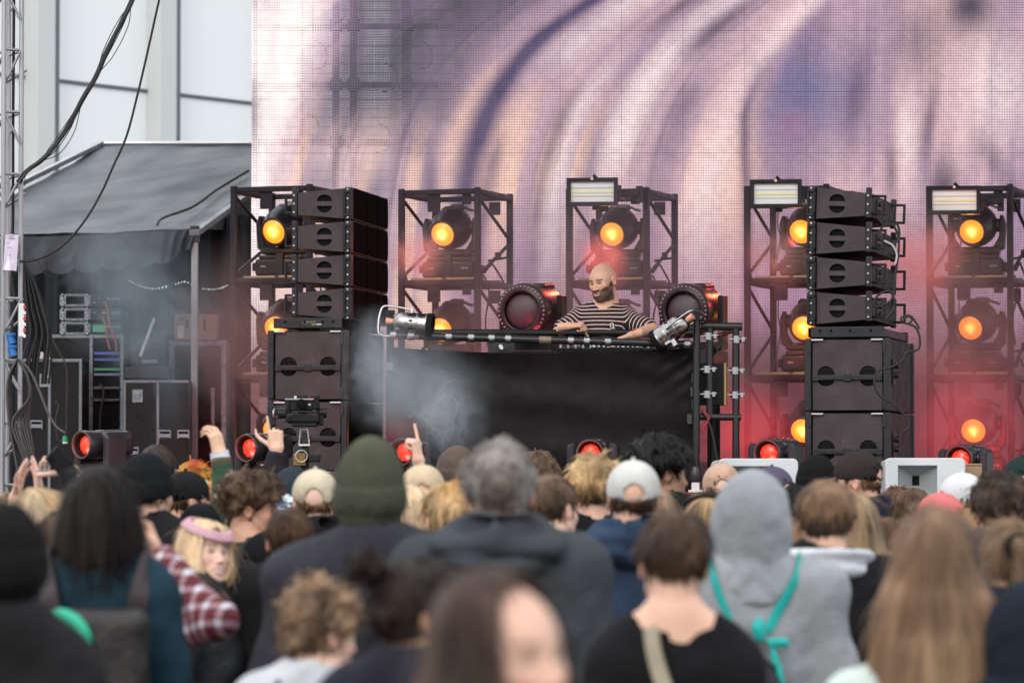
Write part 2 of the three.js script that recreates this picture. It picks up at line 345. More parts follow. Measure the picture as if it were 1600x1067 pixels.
// ---------------------------------------------------------------- the tent at the side of the stage
{
  const A = at(160, 225, 36), B = at(482, 224, 36), C = at(-130, 370, 32.2), D = at(302, 357, 32.2);
  const Eb = at(600, 372, 40), Fb = at(-40, 372, 40);
  const t = thing('tent', 'grey canvas frame tent with a scalloped valance over the flight cases', 'tent', V(0, STAGE, -34));
  const lp = (p) => V(p.x, p.y - STAGE, p.z + 34);
  const sheet = (a, b, c, d, nu, nv, f) => {                          // a-b lower edge, d-c upper edge
    const P = new THREE.PlaneGeometry(1, 1, nu, nv), p = P.attributes.position, uv = P.attributes.uv;
    for (let i = 0; i < p.count; i++) {
      const u = p.getX(i) + 0.5, v = p.getY(i) + 0.5;
      const q = V().lerpVectors(a, b, u).lerp(V().lerpVectors(d, c, u), v); const o = f(u, v, q); q.add(o);
      p.setXYZ(i, q.x, q.y, q.z); uv.setXY(i, u * 3, v * 3);
    }
    P.computeVertexNormals(); return P;
  };
  const wr = (u, v) => 0.030 * fbm(u * 2.5 + v * 0.8, v * 11 - u * 3, 2, 3) * (1 - 0.6 * v) + 0.004 * fbm(u * 9, v * 40, 5, 2);
  part('roof', sheet(lp(C), lp(D), lp(B), lp(A), 80, 70, (u, v) => { const k = Math.sin(Math.PI * u) * Math.sin(Math.PI * v); return V(0, wr(u, v) - 0.13 * k * (1 - v) - 0.05 * Math.sin(Math.PI * v), 0.6 * wr(u, v) - 0.02); }), M.tentCloth, t);
  part('roof', sheet(lp(Eb), lp(Fb), lp(A), lp(B), 20, 10, () => V()), M.tentCloth, t);
  const hip = new THREE.BufferGeometry().setFromPoints([lp(D), lp(Eb), lp(B)]); hip.setAttribute('uv', new THREE.Float32BufferAttribute([0, 0, 1, 0, 0.5, 1], 2)); hip.computeVertexNormals();
  part('roof', hip, M.tentCloth, t);
  const seam = tube([at(246, 356, 32.18), at(250, 348, 32.3), at(300, 328, 33), at(340, 300, 34), at(388, 271, 34.8)].map((p) => lp(p).add(V(0, 0.02, 0.06))), 0.012, 40, 5);
  part('seam_rope', seam, M.cable, t);
  // valance with scallops and a bunched corner
  {
    const nu = 260, P = new THREE.PlaneGeometry(1, 1, nu, 12), p = P.attributes.position, uv = P.attributes.uv, a = lp(C), b = lp(D);
    for (let i = 0; i < p.count; i++) {
      const u = p.getX(i) + 0.5, v = 0.5 - p.getY(i);
      const q = V().lerpVectors(a, b, u), sc = Math.abs(Math.sin(u * Math.PI * 10.2 + 0.6)), end = sstep(0.86, 1, u);
      const drop = (0.225 + 0.065 * Math.sqrt(sc) + 0.03 * Math.sin(Math.PI * u)) * (1 - 0.35 * end);
      q.y -= v * drop + 0.03 * Math.sin(Math.PI * u); q.z += 0.02 + v * 0.02 * Math.sin(u * 60 + 3 * fbm(u * 9, v, 1)) + v * 0.06 * fbm(u * 6 - v * 1.4, v * 1.5, 3, 3) + end * 0.07 * v * Math.sin(u * 170 + v * 4);
      p.setXYZ(i, q.x, q.y, q.z); uv.setXY(i, u * 2, v * 0.3);
    }
    P.computeVertexNormals();
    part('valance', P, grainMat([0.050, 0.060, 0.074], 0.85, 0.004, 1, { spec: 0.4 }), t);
  }
  part('frame_tube', rod(lp(at(162, 224, 35.98)), lp(at(482, 223, 35.98)), 0.022), M.alu, t);
  part('frame_tube', beam(lp(at(158, 224, 35.95)), lp(at(-130, 366, 32.15)), 0.05), M.alu, t);
  part('frame_tube', beam(lp(at(303, 364, 32.15)), lp(at(484, 232, 35.95)), 0.05, 0.09), grainMat([0.20, 0.21, 0.24], 0.7, 0.001, 2), t);
  part('post', [beam(lp(at(304, 356, 32.2)).setY(0), lp(at(304, 378, 32.2)), 0.058)], mat([0.34, 0.36, 0.39], 0.6, { map: T.blotch }), t);
  part('post_bracket', bx(0.075, 0.14, 0.075, lp(at(304, 366, 32.2)).x, lp(at(304, 366, 32.2)).y, lp(at(304, 366, 32.2)).z), M.fixtureLight, t);
  part('post', beam(lp(at(-60, 366, 32.2)).setY(0), lp(at(-60, 366, 32.2)), 0.058), M.white, t);
  const foldsM = (f, amp) => (u, v) => V(0, 0, amp * Math.sin(u * f) + amp * 0.6 * fbm(u * 30, v * 3, 2, 2));
  const wa = at(-60, 750, 39).setY(STAGE), wb = at(600, 750, 39).setY(STAGE);
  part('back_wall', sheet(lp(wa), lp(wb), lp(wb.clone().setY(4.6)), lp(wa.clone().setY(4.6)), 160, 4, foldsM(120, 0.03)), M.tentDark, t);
  const sa = at(352, 750, 33.2).setY(STAGE), sb = at(560, 750, 38.9).setY(STAGE);
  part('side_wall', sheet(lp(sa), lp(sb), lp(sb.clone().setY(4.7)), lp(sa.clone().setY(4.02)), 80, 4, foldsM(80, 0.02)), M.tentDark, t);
}
// ---------------------------------------------------------------- lighting frames with their lamps
const frameYaw = -19 * Math.PI / 180;
const lensGlow = (() => { const S = 128; const t = dataTex(S, S, (i, j, u, v) => {
  const x = (u - 0.5) * 2, y = (v - 0.5) * 2, r = Math.hypot(x, y), k = (a, b, w) => Math.exp(-((x - a) ** 2 + (y - b) ** 2) / (w * w));
  const hot = 0.75 * k(0.12, 0.12, 0.42) + 0.9 * k(0.1, -0.28, 0.16) + 0.5 * k(-0.25, 0.2, 0.2) - 0.25 * k(-0.02, 0.0, 0.09) + 0.06 * Math.sin(r * 40);
  const edge = 0.85 + 0.35 * sstep(0.86, 0.96, r);
  return [1, (0.205 + 0.46 * hot) * edge, 0.012 + 0.30 * hot * hot];
}, false, false); return t; })();
const lensMat = new THREE.MeshStandardMaterial({ color: col(0.3, 0.12, 0.02), roughness: 0.25, emissive: col(1, 1, 1), emissiveMap: lensGlow, emissiveIntensity: 1.7 });
const redLens = (() => { const S = 128; const t = dataTex(S, S, (i, j, u, v) => {
  const x = (u - 0.5) * 2, y = (v - 0.5) * 2, r = Math.hypot(x, y), a = Math.atan2(y, x);
  const f = 0.5 + 0.5 * Math.sin(a * 9 + 2 * Math.sin(r * 7)) * sstep(0.1, 0.5, r) - 0.25 * sstep(0.75, 1, r), w = Math.exp(-((x - 0.45) ** 2 + (y + 0.55) ** 2) / 0.05) + 0.25 * Math.exp(-((x - 0.1) ** 2 + (y - 0.62) ** 2) / 0.02);
  return [0.55 + 0.45 * f + w, 0.03 + 0.10 * f * f + 0.7 * w, 0.015 + 0.03 * f + 0.65 * w];
}, false, false); return t; })();
const redLensMat = new THREE.MeshStandardMaterial({ color: col(0.25, 0.02, 0.01), roughness: 0.15, emissive: col(1, 1, 1), emissiveMap: redLens, emissiveIntensity: 0.7 });
const disc = (r, z) => new THREE.SphereGeometry(r * 1.6, 28, 8, 0, Math.PI * 2, 0, Math.asin(1 / 1.6)).translate(0, -r * 1.6 * Math.cos(Math.asin(1 / 1.6)), 0).rotateX(Math.PI / 2).translate(0, 0, z);
function planarUV(g, r) { const p = g.attributes.position, uv = g.attributes.uv; for (let i = 0; i < p.count; i++) uv.setXY(i, 0.5 + p.getX(i) / (2 * r), 0.5 + p.getY(i) / (2 * r)); return g; }
const tinyText = (s, fg, bg) => textTex(128, 32, (x, w, h) => { x.fillStyle = bg; x.fillRect(0, 0, w, h); x.fillStyle = fg; x.font = 'bold 24px sans-serif'; x.textAlign = 'center'; x.fillText(s, w / 2, 25); });
const makerMat = mat([1, 1, 1], 0.6, { map: tinyText('Martin', '#d8d4dc', '#1a171c') }), modelMat = mat([1, 1, 1], 0.6, { map: tinyText('MAC AIR', '#b8b2c0', '#1a171c') });

function makeLamp() {
  const t = thing('stage_lamp', 'lamp', 'stage lamp', V(), 0, 'amber moving lamps in the black lighting frames');
  part('base', [bx(0.40, 0.125, 0.26, 0, 0.075, 0, 0.02), bx(0.34, 0.03, 0.24, 0, 0.15, 0, 0.008), bx(0.06, 0.17, 0.02, 0.0, 0.09, 0.13), bx(0.03, 0.06, 0.2, -0.215, 0.08, 0), bx(0.03, 0.06, 0.2, 0.215, 0.08, 0)], M.fixture, t);
  part('maker_plate', new THREE.PlaneGeometry(0.055, 0.014).translate(-0.13, 0.082, 0.1315), makerMat, t);
  part('maker_plate', new THREE.PlaneGeometry(0.07, 0.014).translate(0.13, 0.082, 0.1315), modelMat, t);
  const arm = (s) => prism([[s * 0.15, 0.185], [s * 0.205, 0.22], [s * 0.215, 0.40], [s * 0.195, 0.46], [s * 0.172, 0.46], [s * 0.165, 0.30], [s * 0.115, 0.215]].slice()[s > 0 ? 'slice' : 'reverse'](), 0.13, 0.008);
  part('yoke', [arm(1), arm(-1), bx(0.34, 0.055, 0.16, 0, 0.20, 0, 0.015), new THREE.CylinderGeometry(0.05, 0.05, 0.38, 18).rotateZ(Math.PI / 2).translate(0, 0.39, 0)], M.fixture, t);
  const head = part('head', [
    lathe([[0.088, 0.205], [0.104, 0.21], [0.108, 0.19], [0.128, 0.145], [0.150, 0.06], [0.155, 0.0], [0.150, -0.005], [0.146, -0.015], [0.140, -0.07], [0.10, -0.12], [0.03, -0.13], [0.0, -0.13]], 36).rotateX(Math.PI / 2),
    bx(0.11, 0.05, 0.14, 0.02, 0.135, -0.04, 0.015), bx(0.08, 0.03, 0.09, -0.06, 0.12, -0.1, 0.01),
  ], M.fixture, t);
  head.position.set(0, 0.39, 0); head.rotation.set(0.30, -0.12, 0);
  part('lens', planarUV(disc(0.087, 0.20), 0.087), lensMat, head);
  part('fin', bx(0.10, 0.004, 0.05, 0.06, 0.165, -0.06, 0).rotateZ(-0.35), M.fixtureLight, head);
  part('power_cable', tube([V(0.2, 0.05, 0.05), V(0.27, 0.02, 0.08), V(0.3, -0.1, 0.06), V(0.26, -0.3, 0.0), V(0.28, -0.5, 0.02)], 0.007, 30, 5), M.cable, t);
  return t;
}
const FR = { w: 0.60, d: 0.73, lv: [2.49, 1.82, 1.11, 0.355, 0.03] };
function makeFrame() {
  const t = thing('lighting_frame', 'frame', 'lighting frame', V(), 0, 'black steel lighting frames in front of the screen');
  const { w, d, lv } = FR, P = [[0, 0], [w, 0], [0, -d], [w, -d]], k = 0.046;
  for (const [x, z] of P) part('post', beam(V(x, 0, z), V(x, lv[0] + 0.03, z), k), M.frameBlack, t);
  for (const y of lv) {
    part('rail', beam(V(k / 2, y, 0), V(w - k / 2, y, 0), 0.04), M.frameBlack, t);
    part('rail', beam(V(k / 2, y, -d), V(w - k / 2, y, -d), 0.04), M.frameBlack, t);
    for (const x of [0, w]) part('side_tube', rod(V(x, y - 0.005, -k / 2), V(x, y - 0.005, -d + k / 2), 0.027), M.frameBlack, t);
  }
  for (let i = 0; i < 4; i++) {
    const a = lv[i] - 0.05, b = lv[i + 1] + 0.05, m = (a + b) / 2;
    for (const x of [0, w]) {
      part('brace', rod(V(x, a, -0.03), V(x, m + 0.03, -d + 0.05), 0.013, 0.013, 8), M.frameBlack, t);
      part('brace', rod(V(x, b, -0.03), V(x, m - 0.03, -d + 0.05), 0.013, 0.013, 8), M.frameBlack, t);
      part('gusset', prism([[0, 0], [0.11, 0], [0, 0.11]], 0.008).rotateY(Math.PI / 2).translate(x, b - 0.03, -0.025), M.frameBlack, t);
    }
    part('mount_plate', [bx(0.10, 0.13, 0.012, w * 0.42, a - 0.03, -0.012), bx(0.07, 0.09, 0.012, w - 0.09, a - 0.0, -0.012), bx(0.09, 0.1, 0.012, w * 0.82, a - 0.03, -d + 0.035)], M.frameBlack, t);
    part('shelf_slat', bx(w * 0.42, 0.018, 0.09, w * 0.28, lv[i + 1] + 0.03, -0.12, 0.003), M.wood, t);
    part('shelf_slat', bx(w * 0.40, 0.018, 0.09, w * 0.74, lv[i + 1] + 0.03, -0.12, 0.003), M.wood, t);
    part('shelf_slat', bx(w * 0.9, 0.018, 0.09, w * 0.5, lv[i + 1] + 0.03, -d + 0.16, 0.003), M.wood, t);
    const y = lv[i + 1] + 0.07;
    part('cable_loop', tube([V(w + 0.02, y, -0.1), V(w + 0.03, y + 0.06, -0.2), V(w, y + 0.05, -0.4), V(w + 0.02, y - 0.12, -0.6), V(w, y - 0.3, -0.62)], 0.008, 30, 5), M.cable, t);
    part('cable_loop', tube([V(0.16, a, -0.3), V(0.15, a - 0.2, -0.31), V(0.17, m, -0.3), V(0.12, b, -0.28)], 0.005, 20, 5), M.cable, t);
    part('clamp', [bx(0.035, 0.05, 0.05, w + 0.02, m - 0.12, -d * 0.55), rod(V(w - 0.05, m - 0.16, -d * 0.5), V(w + 0.1, m - 0.13, -d * 0.6), 0.009)], M.frameBlack, t);
  }
  return t;
}
const frame0 = makeFrame(), lamp0 = makeLamp();
const framePx = [359, 622, 885, 1164, 1450], frameD = [28.2, 28.5, 28.5, 28.2, 28.2];
const frameWhere = ['leftmost black lighting frame, half behind the left speaker stack', 'second black lighting frame from the left, between speaker stack and DJ', 'black lighting frame directly behind the DJ, with a strobe on top', 'black lighting frame partly hidden by the right speaker stack', 'rightmost black lighting frame, cut by the right edge of the picture'];
const rowWord = ['top', 'middle', 'low', 'bottom'];
const amber = new THREE.Color(1.0, 0.45, 0.08);
let lampCount = 0;
framePx.forEach((px, i) => {
  const o = at(px + 5, 750, frameD[i]); o.y = STAGE;
  if (i === 0) { frame0.position.copy(o); frame0.rotation.y = frameYaw; frame0.userData.label = frameWhere[0]; } else dup(frame0, 'lighting_frame', o, frameYaw, frameWhere[i]);
  for (let r = 0; r < 3; r++) {
    const p = V(0.29, FR.lv[r + 1] + 0.032, -0.30).applyAxisAngle(Y, frameYaw).add(o);
    if (i === 3) p.x += 0.10;
    const label = `amber lit moving lamp in the ${rowWord[r]} bay of the ${['leftmost', 'second', 'middle', 'fourth', 'rightmost'][i]} lighting frame`;
    const L = lampCount++ === 0 ? lamp0 : dup(lamp0, 'stage_lamp', p, 0, label);
    L.position.copy(p); L.rotation.y = -0.24 + 0.035 * ((i * 7 + r * 3) % 5 - 2); L.userData.label = label;
    const lens = V(0, 0.39, 0).add(V(0, 0, 0.30).applyEuler(new THREE.Euler(0.30, -0.12, 0))).applyAxisAngle(Y, L.rotation.y);
    pointLight(scene, lens.add(p), amber, 0.3, 3).name = 'stage_lamp_light';
  }
});
// strobe panels on three of the frames
{
  const make = () => {
    const t = thing('strobe_panel', 's', 'strobe light', V(), 0, 'white strobe panels on top of the lighting frames');
    const s = new THREE.Shape(); s.moveTo(-0.185, -0.10); s.lineTo(0.185, -0.10); s.lineTo(0.185, 0.10); s.lineTo(-0.185, 0.10); s.closePath();
    const h = new THREE.Path(); h.moveTo(-0.163, -0.078); h.lineTo(-0.163, 0.080); h.lineTo(0.163, 0.080); h.lineTo(0.163, -0.078); h.closePath(); s.holes.push(h);
    part('housing', [boxUV(new THREE.ExtrudeGeometry(s, { depth: 0.035, bevelEnabled: true, bevelSize: 0.004, bevelThickness: 0.004, bevelSegments: 1 })), bx(0.36, 0.19, 0.10, 0, 0, -0.056, 0.02), bx(0.05, 0.04, 0.03, 0.02, -0.11, -0.03)], M.frameBlack, t);
    part('diffuser', bx(0.33, 0.162, 0.006, 0, 0.001, 0.006, 0), mat([0.78, 0.80, 0.78], 0.35, { bumpMap: rep(T.grain, 20, 3), bumpScale: 0.0006 }), t);
    part('light_strip', bx(0.322, 0.016, 0.004, 0, 0.0, 0.0125, 0), mat([0.80, 0.78, 0.42], 0.3), t);
    part('seam', bx(0.326, 0.005, 0.003, 0, 0.03, 0.012, 0), mat([0.5, 0.5, 0.48], 0.4), t);
    part('seam', bx(0.326, 0.005, 0.003, 0, -0.03, 0.012, 0), mat([0.5, 0.5, 0.48], 0.4), t);
    part('badge', new THREE.CylinderGeometry(0.010, 0.010, 0.006, 16).rotateX(Math.PI / 2).translate(0, 0.094, 0.042), mat([0.6, 0.45, 0.35], 0.4, { metal: 0.8 }), t);
    part('side_hinge', [bx(0.02, 0.12, 0.06, 0.20, -0.01, -0.02), rod(V(0.19, -0.02, -0.03), V(0.24, -0.04, -0.05), 0.012)], M.fixture, t);
    part('hanging_clamp', [beam(V(0.1, -0.0, -0.12), V(0.34, 0.0, -0.12), 0.05), bx(0.05, 0.12, 0.05, 0.335, -0.01, -0.13), rod(V(0.0, 0.13, -0.06), V(0.03, 0.1, -0.06), 0.012)], M.frameBlack, t);
    return t;
  };
  const w = ['strobe panel on the lighting frame directly behind the DJ', 'strobe panel beside the top box of the right speaker stack', 'strobe panel nearest the right edge of the picture'];
  const s0 = make();
  [[926, 300, 28.1], [1213, 303, 27.8], [1492, 313, 27.8]].forEach(([px, py, d], i) => {
    const p = at(px, py, d), l = 'white rectangular ' + w[i];
    if (!i) { s0.position.copy(p); s0.userData.label = l; s0.rotation.y = -0.12; } else dup(s0, 'strobe_panel', p, -0.12, l);
  });
}
// two big round wash lights behind the booth
{
  const make = () => {
    const t = thing('wash_light', 'w', 'stage light', V(), 0, 'big unlit round wash lights behind the booth');
    const head = part('head', [
      lathe([[0.128, 0.20], [0.132, 0.215], [0.152, 0.215], [0.156, 0.205], [0.186, 0.20], [0.192, 0.185], [0.195, 0.10], [0.188, 0.09], [0.185, 0.08], [0.182, -0.14], [0.165, -0.2], [0.1, -0.23], [0, -0.23]], 48).rotateX(Math.PI / 2),
      bx(0.2, 0.06, 0.2, 0, 0.16, -0.08, 0.02)], grainMat([0.034, 0.019, 0.027], 0.5, 0.0003, 4, { spec: 0.5 }), t);
    head.position.y = 0.37; head.rotation.x = 0.06;
    part('lens', disc(0.128, 0.175), mat([0.07, 0.045, 0.058], 0.2, { bumpMap: rep(T.grain, 6), bumpScale: 0.002 }), head);
    for (let k = 0; k < 36; k++) { const a = k / 36 * Math.PI * 2; part('ring_led', new THREE.SphereGeometry(0.0085, 8, 6).translate(0.171 * Math.cos(a), 0.171 * Math.sin(a), 0.204), mat([0.27, 0.19, 0.21], 0.4), head); }
    part('yoke', [bx(0.04, 0.34, 0.10, -0.22, 0.30, 0), bx(0.04, 0.34, 0.10, 0.22, 0.30, 0), bx(0.48, 0.05, 0.12, 0, 0.12, 0)], M.fixture, t);
    part('base', bx(0.42, 0.13, 0.3, 0, 0.03, 0, 0.02), M.fixture, t);
    part('stand', [rod(V(0, -0.05, 0), V(0, -0.92, 0), 0.03), bx(0.5, 0.02, 0.5, 0, -0.93, 0)], M.blackMetal, t);
    return t;
  };
  const a = make(), pa = at(833, 485, 27), pb = at(1084, 485, 27);
  a.userData.label = 'big round unlit wash light with a dotted ring, left of the DJ';
  a.position.copy(pa).y -= 0.37; a.rotation.y = -0.42;
  pb.y -= 0.37; dup(a, 'wash_light', pb, -0.42, 'big round unlit wash light with a dotted ring, right behind the DJ shoulder');
}

// ---------------------------------------------------------------- loudspeaker stacks
const moon = (cx, cy, r, up, k = 0.86) => { const p = new THREE.Path(); const n = 14, pts = []; for (let i = 0; i <= n; i++) { const a = Math.PI * i / n; pts.push([cx + r * Math.cos(a), cy + (up ? 1 : -1) * r * k * Math.sin(a)]); } pts.forEach(([x, y], i) => i ? p.lineTo(x, y) : p.moveTo(x, y)); p.closePath(); return p; };
function sidePanel(poly, holes, depth) {
  const s = new THREE.Shape(poly.map(([x, y]) => new THREE.Vector2(x, y))); s.holes.push(...holes);
  return boxUV(new THREE.ExtrudeGeometry(s, { depth, bevelEnabled: true, bevelSize: 0.002, bevelThickness: 0.002, bevelOffset: -0.002, bevelSegments: 1 }));
}
function makeArrayBox() {                                              // front towards +x, centre of the side at the origin
  const t = thing('line_array_box', 'b', 'loudspeaker', V(), 0, 'line array boxes in the two speaker stacks');
  const X = 0.20, W = 0.54, yr = 0.07, yf = 0.104;
  const yAt = (x) => mix(yr, yf, (x + X) / (2 * X));
  part('cabinet', prism([[-X, -yr], [X, -yf], [X, yf], [-X, yr]], 2 * W - 0.06, 0.004), M.speaker, t);
  for (const s of [1, -1]) {
    const a = -X + 0.03, b = X - 0.06;
    const g = sidePanel([[a, -yAt(a)], [b, -yAt(b)], [b, yAt(b)], [a, yAt(a)]], [moon(0.01, 0.016, 0.050, true), moon(0.01, -0.016, 0.050, false)], 0.022);
    part('side_panel', g.translate(0, 0, s > 0 ? W - 0.03 : -W + 0.008), M.speakerSide, t);
    part('vent', bx(0.13, 0.15, 0.004, 0.01, 0, s * (W - 0.027), 0), M.hole, t);
    part('rigging', [bx(0.035, 2 * yAt(-X) + 0.05, 0.04, -X + 0.012, 0.012, s * (W - 0.012), 0.006), bx(0.05, 2 * yf + 0.004, 0.04, X - 0.028, 0, s * (W - 0.012), 0.006)], M.rig, t);
    const hx = X - 0.028;
    part('handle', [bx(0.016, 0.13, 0.02, hx - 0.022, 0, s * (W + 0.014), 0.004), bx(0.016, 0.13, 0.02, hx + 0.018, 0, s * (W + 0.014), 0.004), bx(0.05, 0.02, 0.02, hx, 0.075, s * (W + 0.014), 0.004), bx(0.05, 0.02, 0.02, hx, -0.075, s * (W + 0.014), 0.004)], M.blackMetal, t);
    for (const [x, y] of [[-X + 0.012, 0.055], [-X + 0.012, 0], [-X + 0.012, -0.055], [hx, 0.092], [hx, -0.092], [hx, 0.03], [hx, -0.03]]) part('pin', new THREE.CylinderGeometry(0.006, 0.006, 0.02, 8).rotateX(Math.PI / 2).translate(x, y, s * (W + 0.012)), M.alu, t);
  }
  for (const z of [-0.42, 0.42]) part('rear_handle', [bx(0.075, 0.016, 0.02, -X - 0.035, 0.062, z), bx(0.075, 0.016, 0.02, -X - 0.035, -0.05, z), bx(0.016, 0.128, 0.02, -X - 0.075, 0.006, z)], M.blackMetal, t);
  part('front_grille', [bx(0.012, 2 * yf - 0.012, 2 * W - 0.1, X + 0.004, 0, 0, 0.003)], M.speakerFront, t);
  for (const z of [-0.18, 0.15]) part('grille_rib', bx(0.012, 2 * yf - 0.006, 0.02, X + 0.009, 0, z, 0.003), M.speakerFront, t);
  part('connector_plate', [bx(0.006, 0.1, 0.2, -X - 0.003, 0, -0.2, 0.002), new THREE.CylinderGeometry(0.018, 0.018, 0.02, 14).rotateZ(Math.PI / 2).translate(-X - 0.01, 0.025, -0.2), new THREE.CylinderGeometry(0.018, 0.018, 0.02, 14).rotateZ(Math.PI / 2).translate(-X - 0.01, -0.025, -0.2)], M.rig, t);
  return t;
}
function makeSub() {
  const t = thing('subwoofer', 's', 'subwoofer', V(), 0, 'subwoofers under the two speaker stacks');
  const X = 0.265, W = 0.54, H = 0.23;
  part('cabinet', bx(2 * X - 0.02, 2 * H - 0.006, 2 * W - 0.06, 0, 0, 0, 0.008), M.speaker, t);
  for (const s of [1, -1]) {
    const a = X - 0.045;
    const P = sidePanel([[-a, -H + 0.008], [a, -H + 0.008], [a, H - 0.012], [-a, H - 0.012]], [moon(-0.13, -0.0, 0.056, true, 0.95), moon(0.135, -0.0, 0.056, true, 0.95), moon(-0.13, -0.036, 0.05, false, 0.7), moon(0.135, -0.036, 0.05, false, 0.7)], 0.03);
    part('side_panel', P.translate(0, 0, s > 0 ? W - 0.04 : -W + 0.01), M.speakerSide, t);
    for (const x of [-0.13, 0.135]) part('handle_cup', new THREE.SphereGeometry(0.058, 18, 10).scale(1, 1, 0.35).translate(x, -0.02, s * (W - 0.035)), M.hole, t);
    part('handle_bar', [bx(2 * a, 0.03, 0.014, 0, -0.018, s * (W + 0.001), 0.004), bx(0.05, 0.045, 0.016, 0, -0.018, s * (W + 0.001), 0.004), bx(0.04, 0.042, 0.016, -a + 0.02, -0.018, s * (W + 0.001), 0.004), bx(0.04, 0.042, 0.016, a - 0.02, -0.018, s * (W + 0.001), 0.004)], M.rig, t);
    for (const x of [-1, 1]) part('corner_rail', [bx(0.042, 2 * H - 0.004, 0.05, x * (X - 0.018), 0, s * (W - 0.012), 0.008), bx(0.02, 0.09, 0.012, x * (X - 0.030), H - 0.05, s * (W + 0.014), 0.003), bx(0.02, 0.07, 0.012, x * (X - 0.030), -H + 0.05, s * (W + 0.014), 0.003)], M.rig, t);
    for (const x of [-1, 1]) part('latch_bar', bx(0.08, 0.012, 0.016, x * (X - 0.075), H - 0.012, s * (W + 0.004), 0.003), M.alu, t);
  }
  part('front_grille', [bx(0.014, 2 * H - 0.014, 2 * W - 0.07, X - 0.004, 0, 0, 0.004)], M.speakerFront, t);
  part('connector_plate', [bx(0.006, 0.16, 0.16, -X + 0.004, 0.02, -0.30, 0.002), new THREE.CylinderGeometry(0.02, 0.02, 0.03, 14).rotateZ(Math.PI / 2).translate(-X - 0.01, 0.06, -0.3), new THREE.CylinderGeometry(0.02, 0.02, 0.03, 14).rotateZ(Math.PI / 2).translate(-X - 0.01, 0.0, -0.3)], M.rig, t);
  return t;
}
{
  const box0 = makeArrayBox(), sub0 = makeSub();
  const ord = ['top', 'second', 'third', 'lowest'];
  const aL = -10.5 * Math.PI / 180, aR = Math.PI - 14 * Math.PI / 180;
  // left stack: near side centre at px 502
  const place = (cx, d, yaw, pick) => { const c = V(0, 0, pick * 0.54).applyAxisAngle(Y, yaw); const p = at(cx, 750, d); return V(p.x - c.x, 0, p.z - c.z); };
  const yFor = (py, d) => CAM_Y + (750 - py) * mpp(d);
  const L = place(503, 25, aL, 1), R = place(1312, 23.9, aR, -1);
  for (let k = 0; k < 4; k++) {
    const p = V(L.x, yFor(317 + 52.3 * k, 25), L.z), q = V(R.x, yFor(317 + 54.6 * k, 23.9), R.z);
    const lb = `${ord[k]} black line array box of the left speaker stack`, rb = `${ord[k]} black line array box of the right speaker stack`;
    if (!k) { box0.position.copy(p); box0.rotation.y = aL; box0.userData.label = lb; } else dup(box0, 'line_array_box', p, aL, lb);
    const b2 = dup(box0, 'line_array_box', q, aR, rb);
    b2.rotation.set(0, aR, 0.045 - 0.012 * k, 'YXZ'); 
  }
  const Ls = place(480, 25, aL, 1), Rs = place(1325, 23.9, aR, -1);
  for (let k = 0; k < 2; k++) {
    const p = V(Ls.x, yFor(570 + 111 * k, 25), Ls.z), q = V(Rs.x, yFor(585 + 116 * k, 23.9), Rs.z);
    const lb = `${k ? 'lower' : 'upper'} black subwoofer with two handle cups under the left speaker stack`, rb = `${k ? 'lower' : 'upper'} black subwoofer with two handle cups under the right speaker stack`;
    if (!k) { sub0.position.copy(p); sub0.rotation.y = aL; sub0.userData.label = lb; } else dup(sub0, 'subwoofer', p, aL, lb);
    dup(sub0, 'subwoofer', q, aR, rb);
  }
  for (const [o, y, yaw, w, near] of [[Ls, yFor(507, 25), aL, 'left', 1], [Rs, yFor(521, 23.9), aR, 'right', -1]]) {
    const t = thing('rigging_frame', `black flat rigging frame between line array and subwoofers of the ${w} stack`, 'rigging frame', V(o.x, y, o.z), yaw, 'rigging frames of the speaker stacks');
    part('frame_bar', [bx(0.46, 0.066, 0.05, 0, 0.012, 0.52), bx(0.46, 0.066, 0.05, 0, 0.012, -0.52), bx(0.05, 0.05, 1.0, 0.2, 0.01, 0), bx(0.05, 0.05, 1.0, -0.2, 0.01, 0)], M.rig, t);
    part('front_board', bx(0.02, 0.06, 1.04, 0.24, 0.01, 0), M.speakerFront, t);
    for (const s of [-1, 1]) for (const x of [-0.15, -0.02, 0.1, 0.17]) part('rig_hole', new THREE.CylinderGeometry(0.009, 0.009, 0.008, 10).rotateX(Math.PI / 2).translate(x, 0.02, s * 0.546), M.hole, t);
    part('rating_plate', new THREE.PlaneGeometry(0.14, 0.035).translate(0.03, 0.012, 0.5465), mat([1, 1, 1], 0.5, { map: textTex(128, 32, (x, W, H) => { x.fillStyle = '#16171a'; x.fillRect(0, 0, W, H); x.fillStyle = '#8d9096'; for (let i = 0; i < 4; i++) x.fillRect(6 + i * 22, 6, 14, 3), x.fillRect(6 + i * 20, 13, 12, 2); x.fillStyle = '#c9a227'; x.fillRect(62, 23, 22, 4); x.fillStyle = '#dcdde0'; x.fillRect(90, 22, 30, 5); }) }), t);
    const r = thing('riser', `black riser box carrying the subwoofers of the ${w} stack`, 'riser', V(o.x, STAGE, o.z), yaw, 'risers under the speaker stacks');
    part('box', bx(0.54, y - 0.03 - 0.93 - STAGE, 1.08, 0, (y - 0.03 - 0.93 - STAGE) / 2, 0), M.speaker, r);
    part('edge', bx(0.55, 0.02, 1.09, 0, 0.01, 0), M.rig, r);
  }
  // cables of the right stack
  const c = (pts, d) => pts.map(([x, y, z]) => at(x, y, d - (z ?? 0)));
  whole('speaker_cable', 'black cable looping at the rear of the second right line array box', 'cable', tube(c([[1372, 340], [1384, 352], [1402, 350], [1405, 372], [1392, 384], [1376, 372], [1378, 356], [1392, 349], [1404, 368], [1400, 430], [1392, 470], [1366, 478], [1372, 462], [1392, 455], [1398, 480], [1384, 500]], 23.62), 0.008, 140, 6), M.cable);
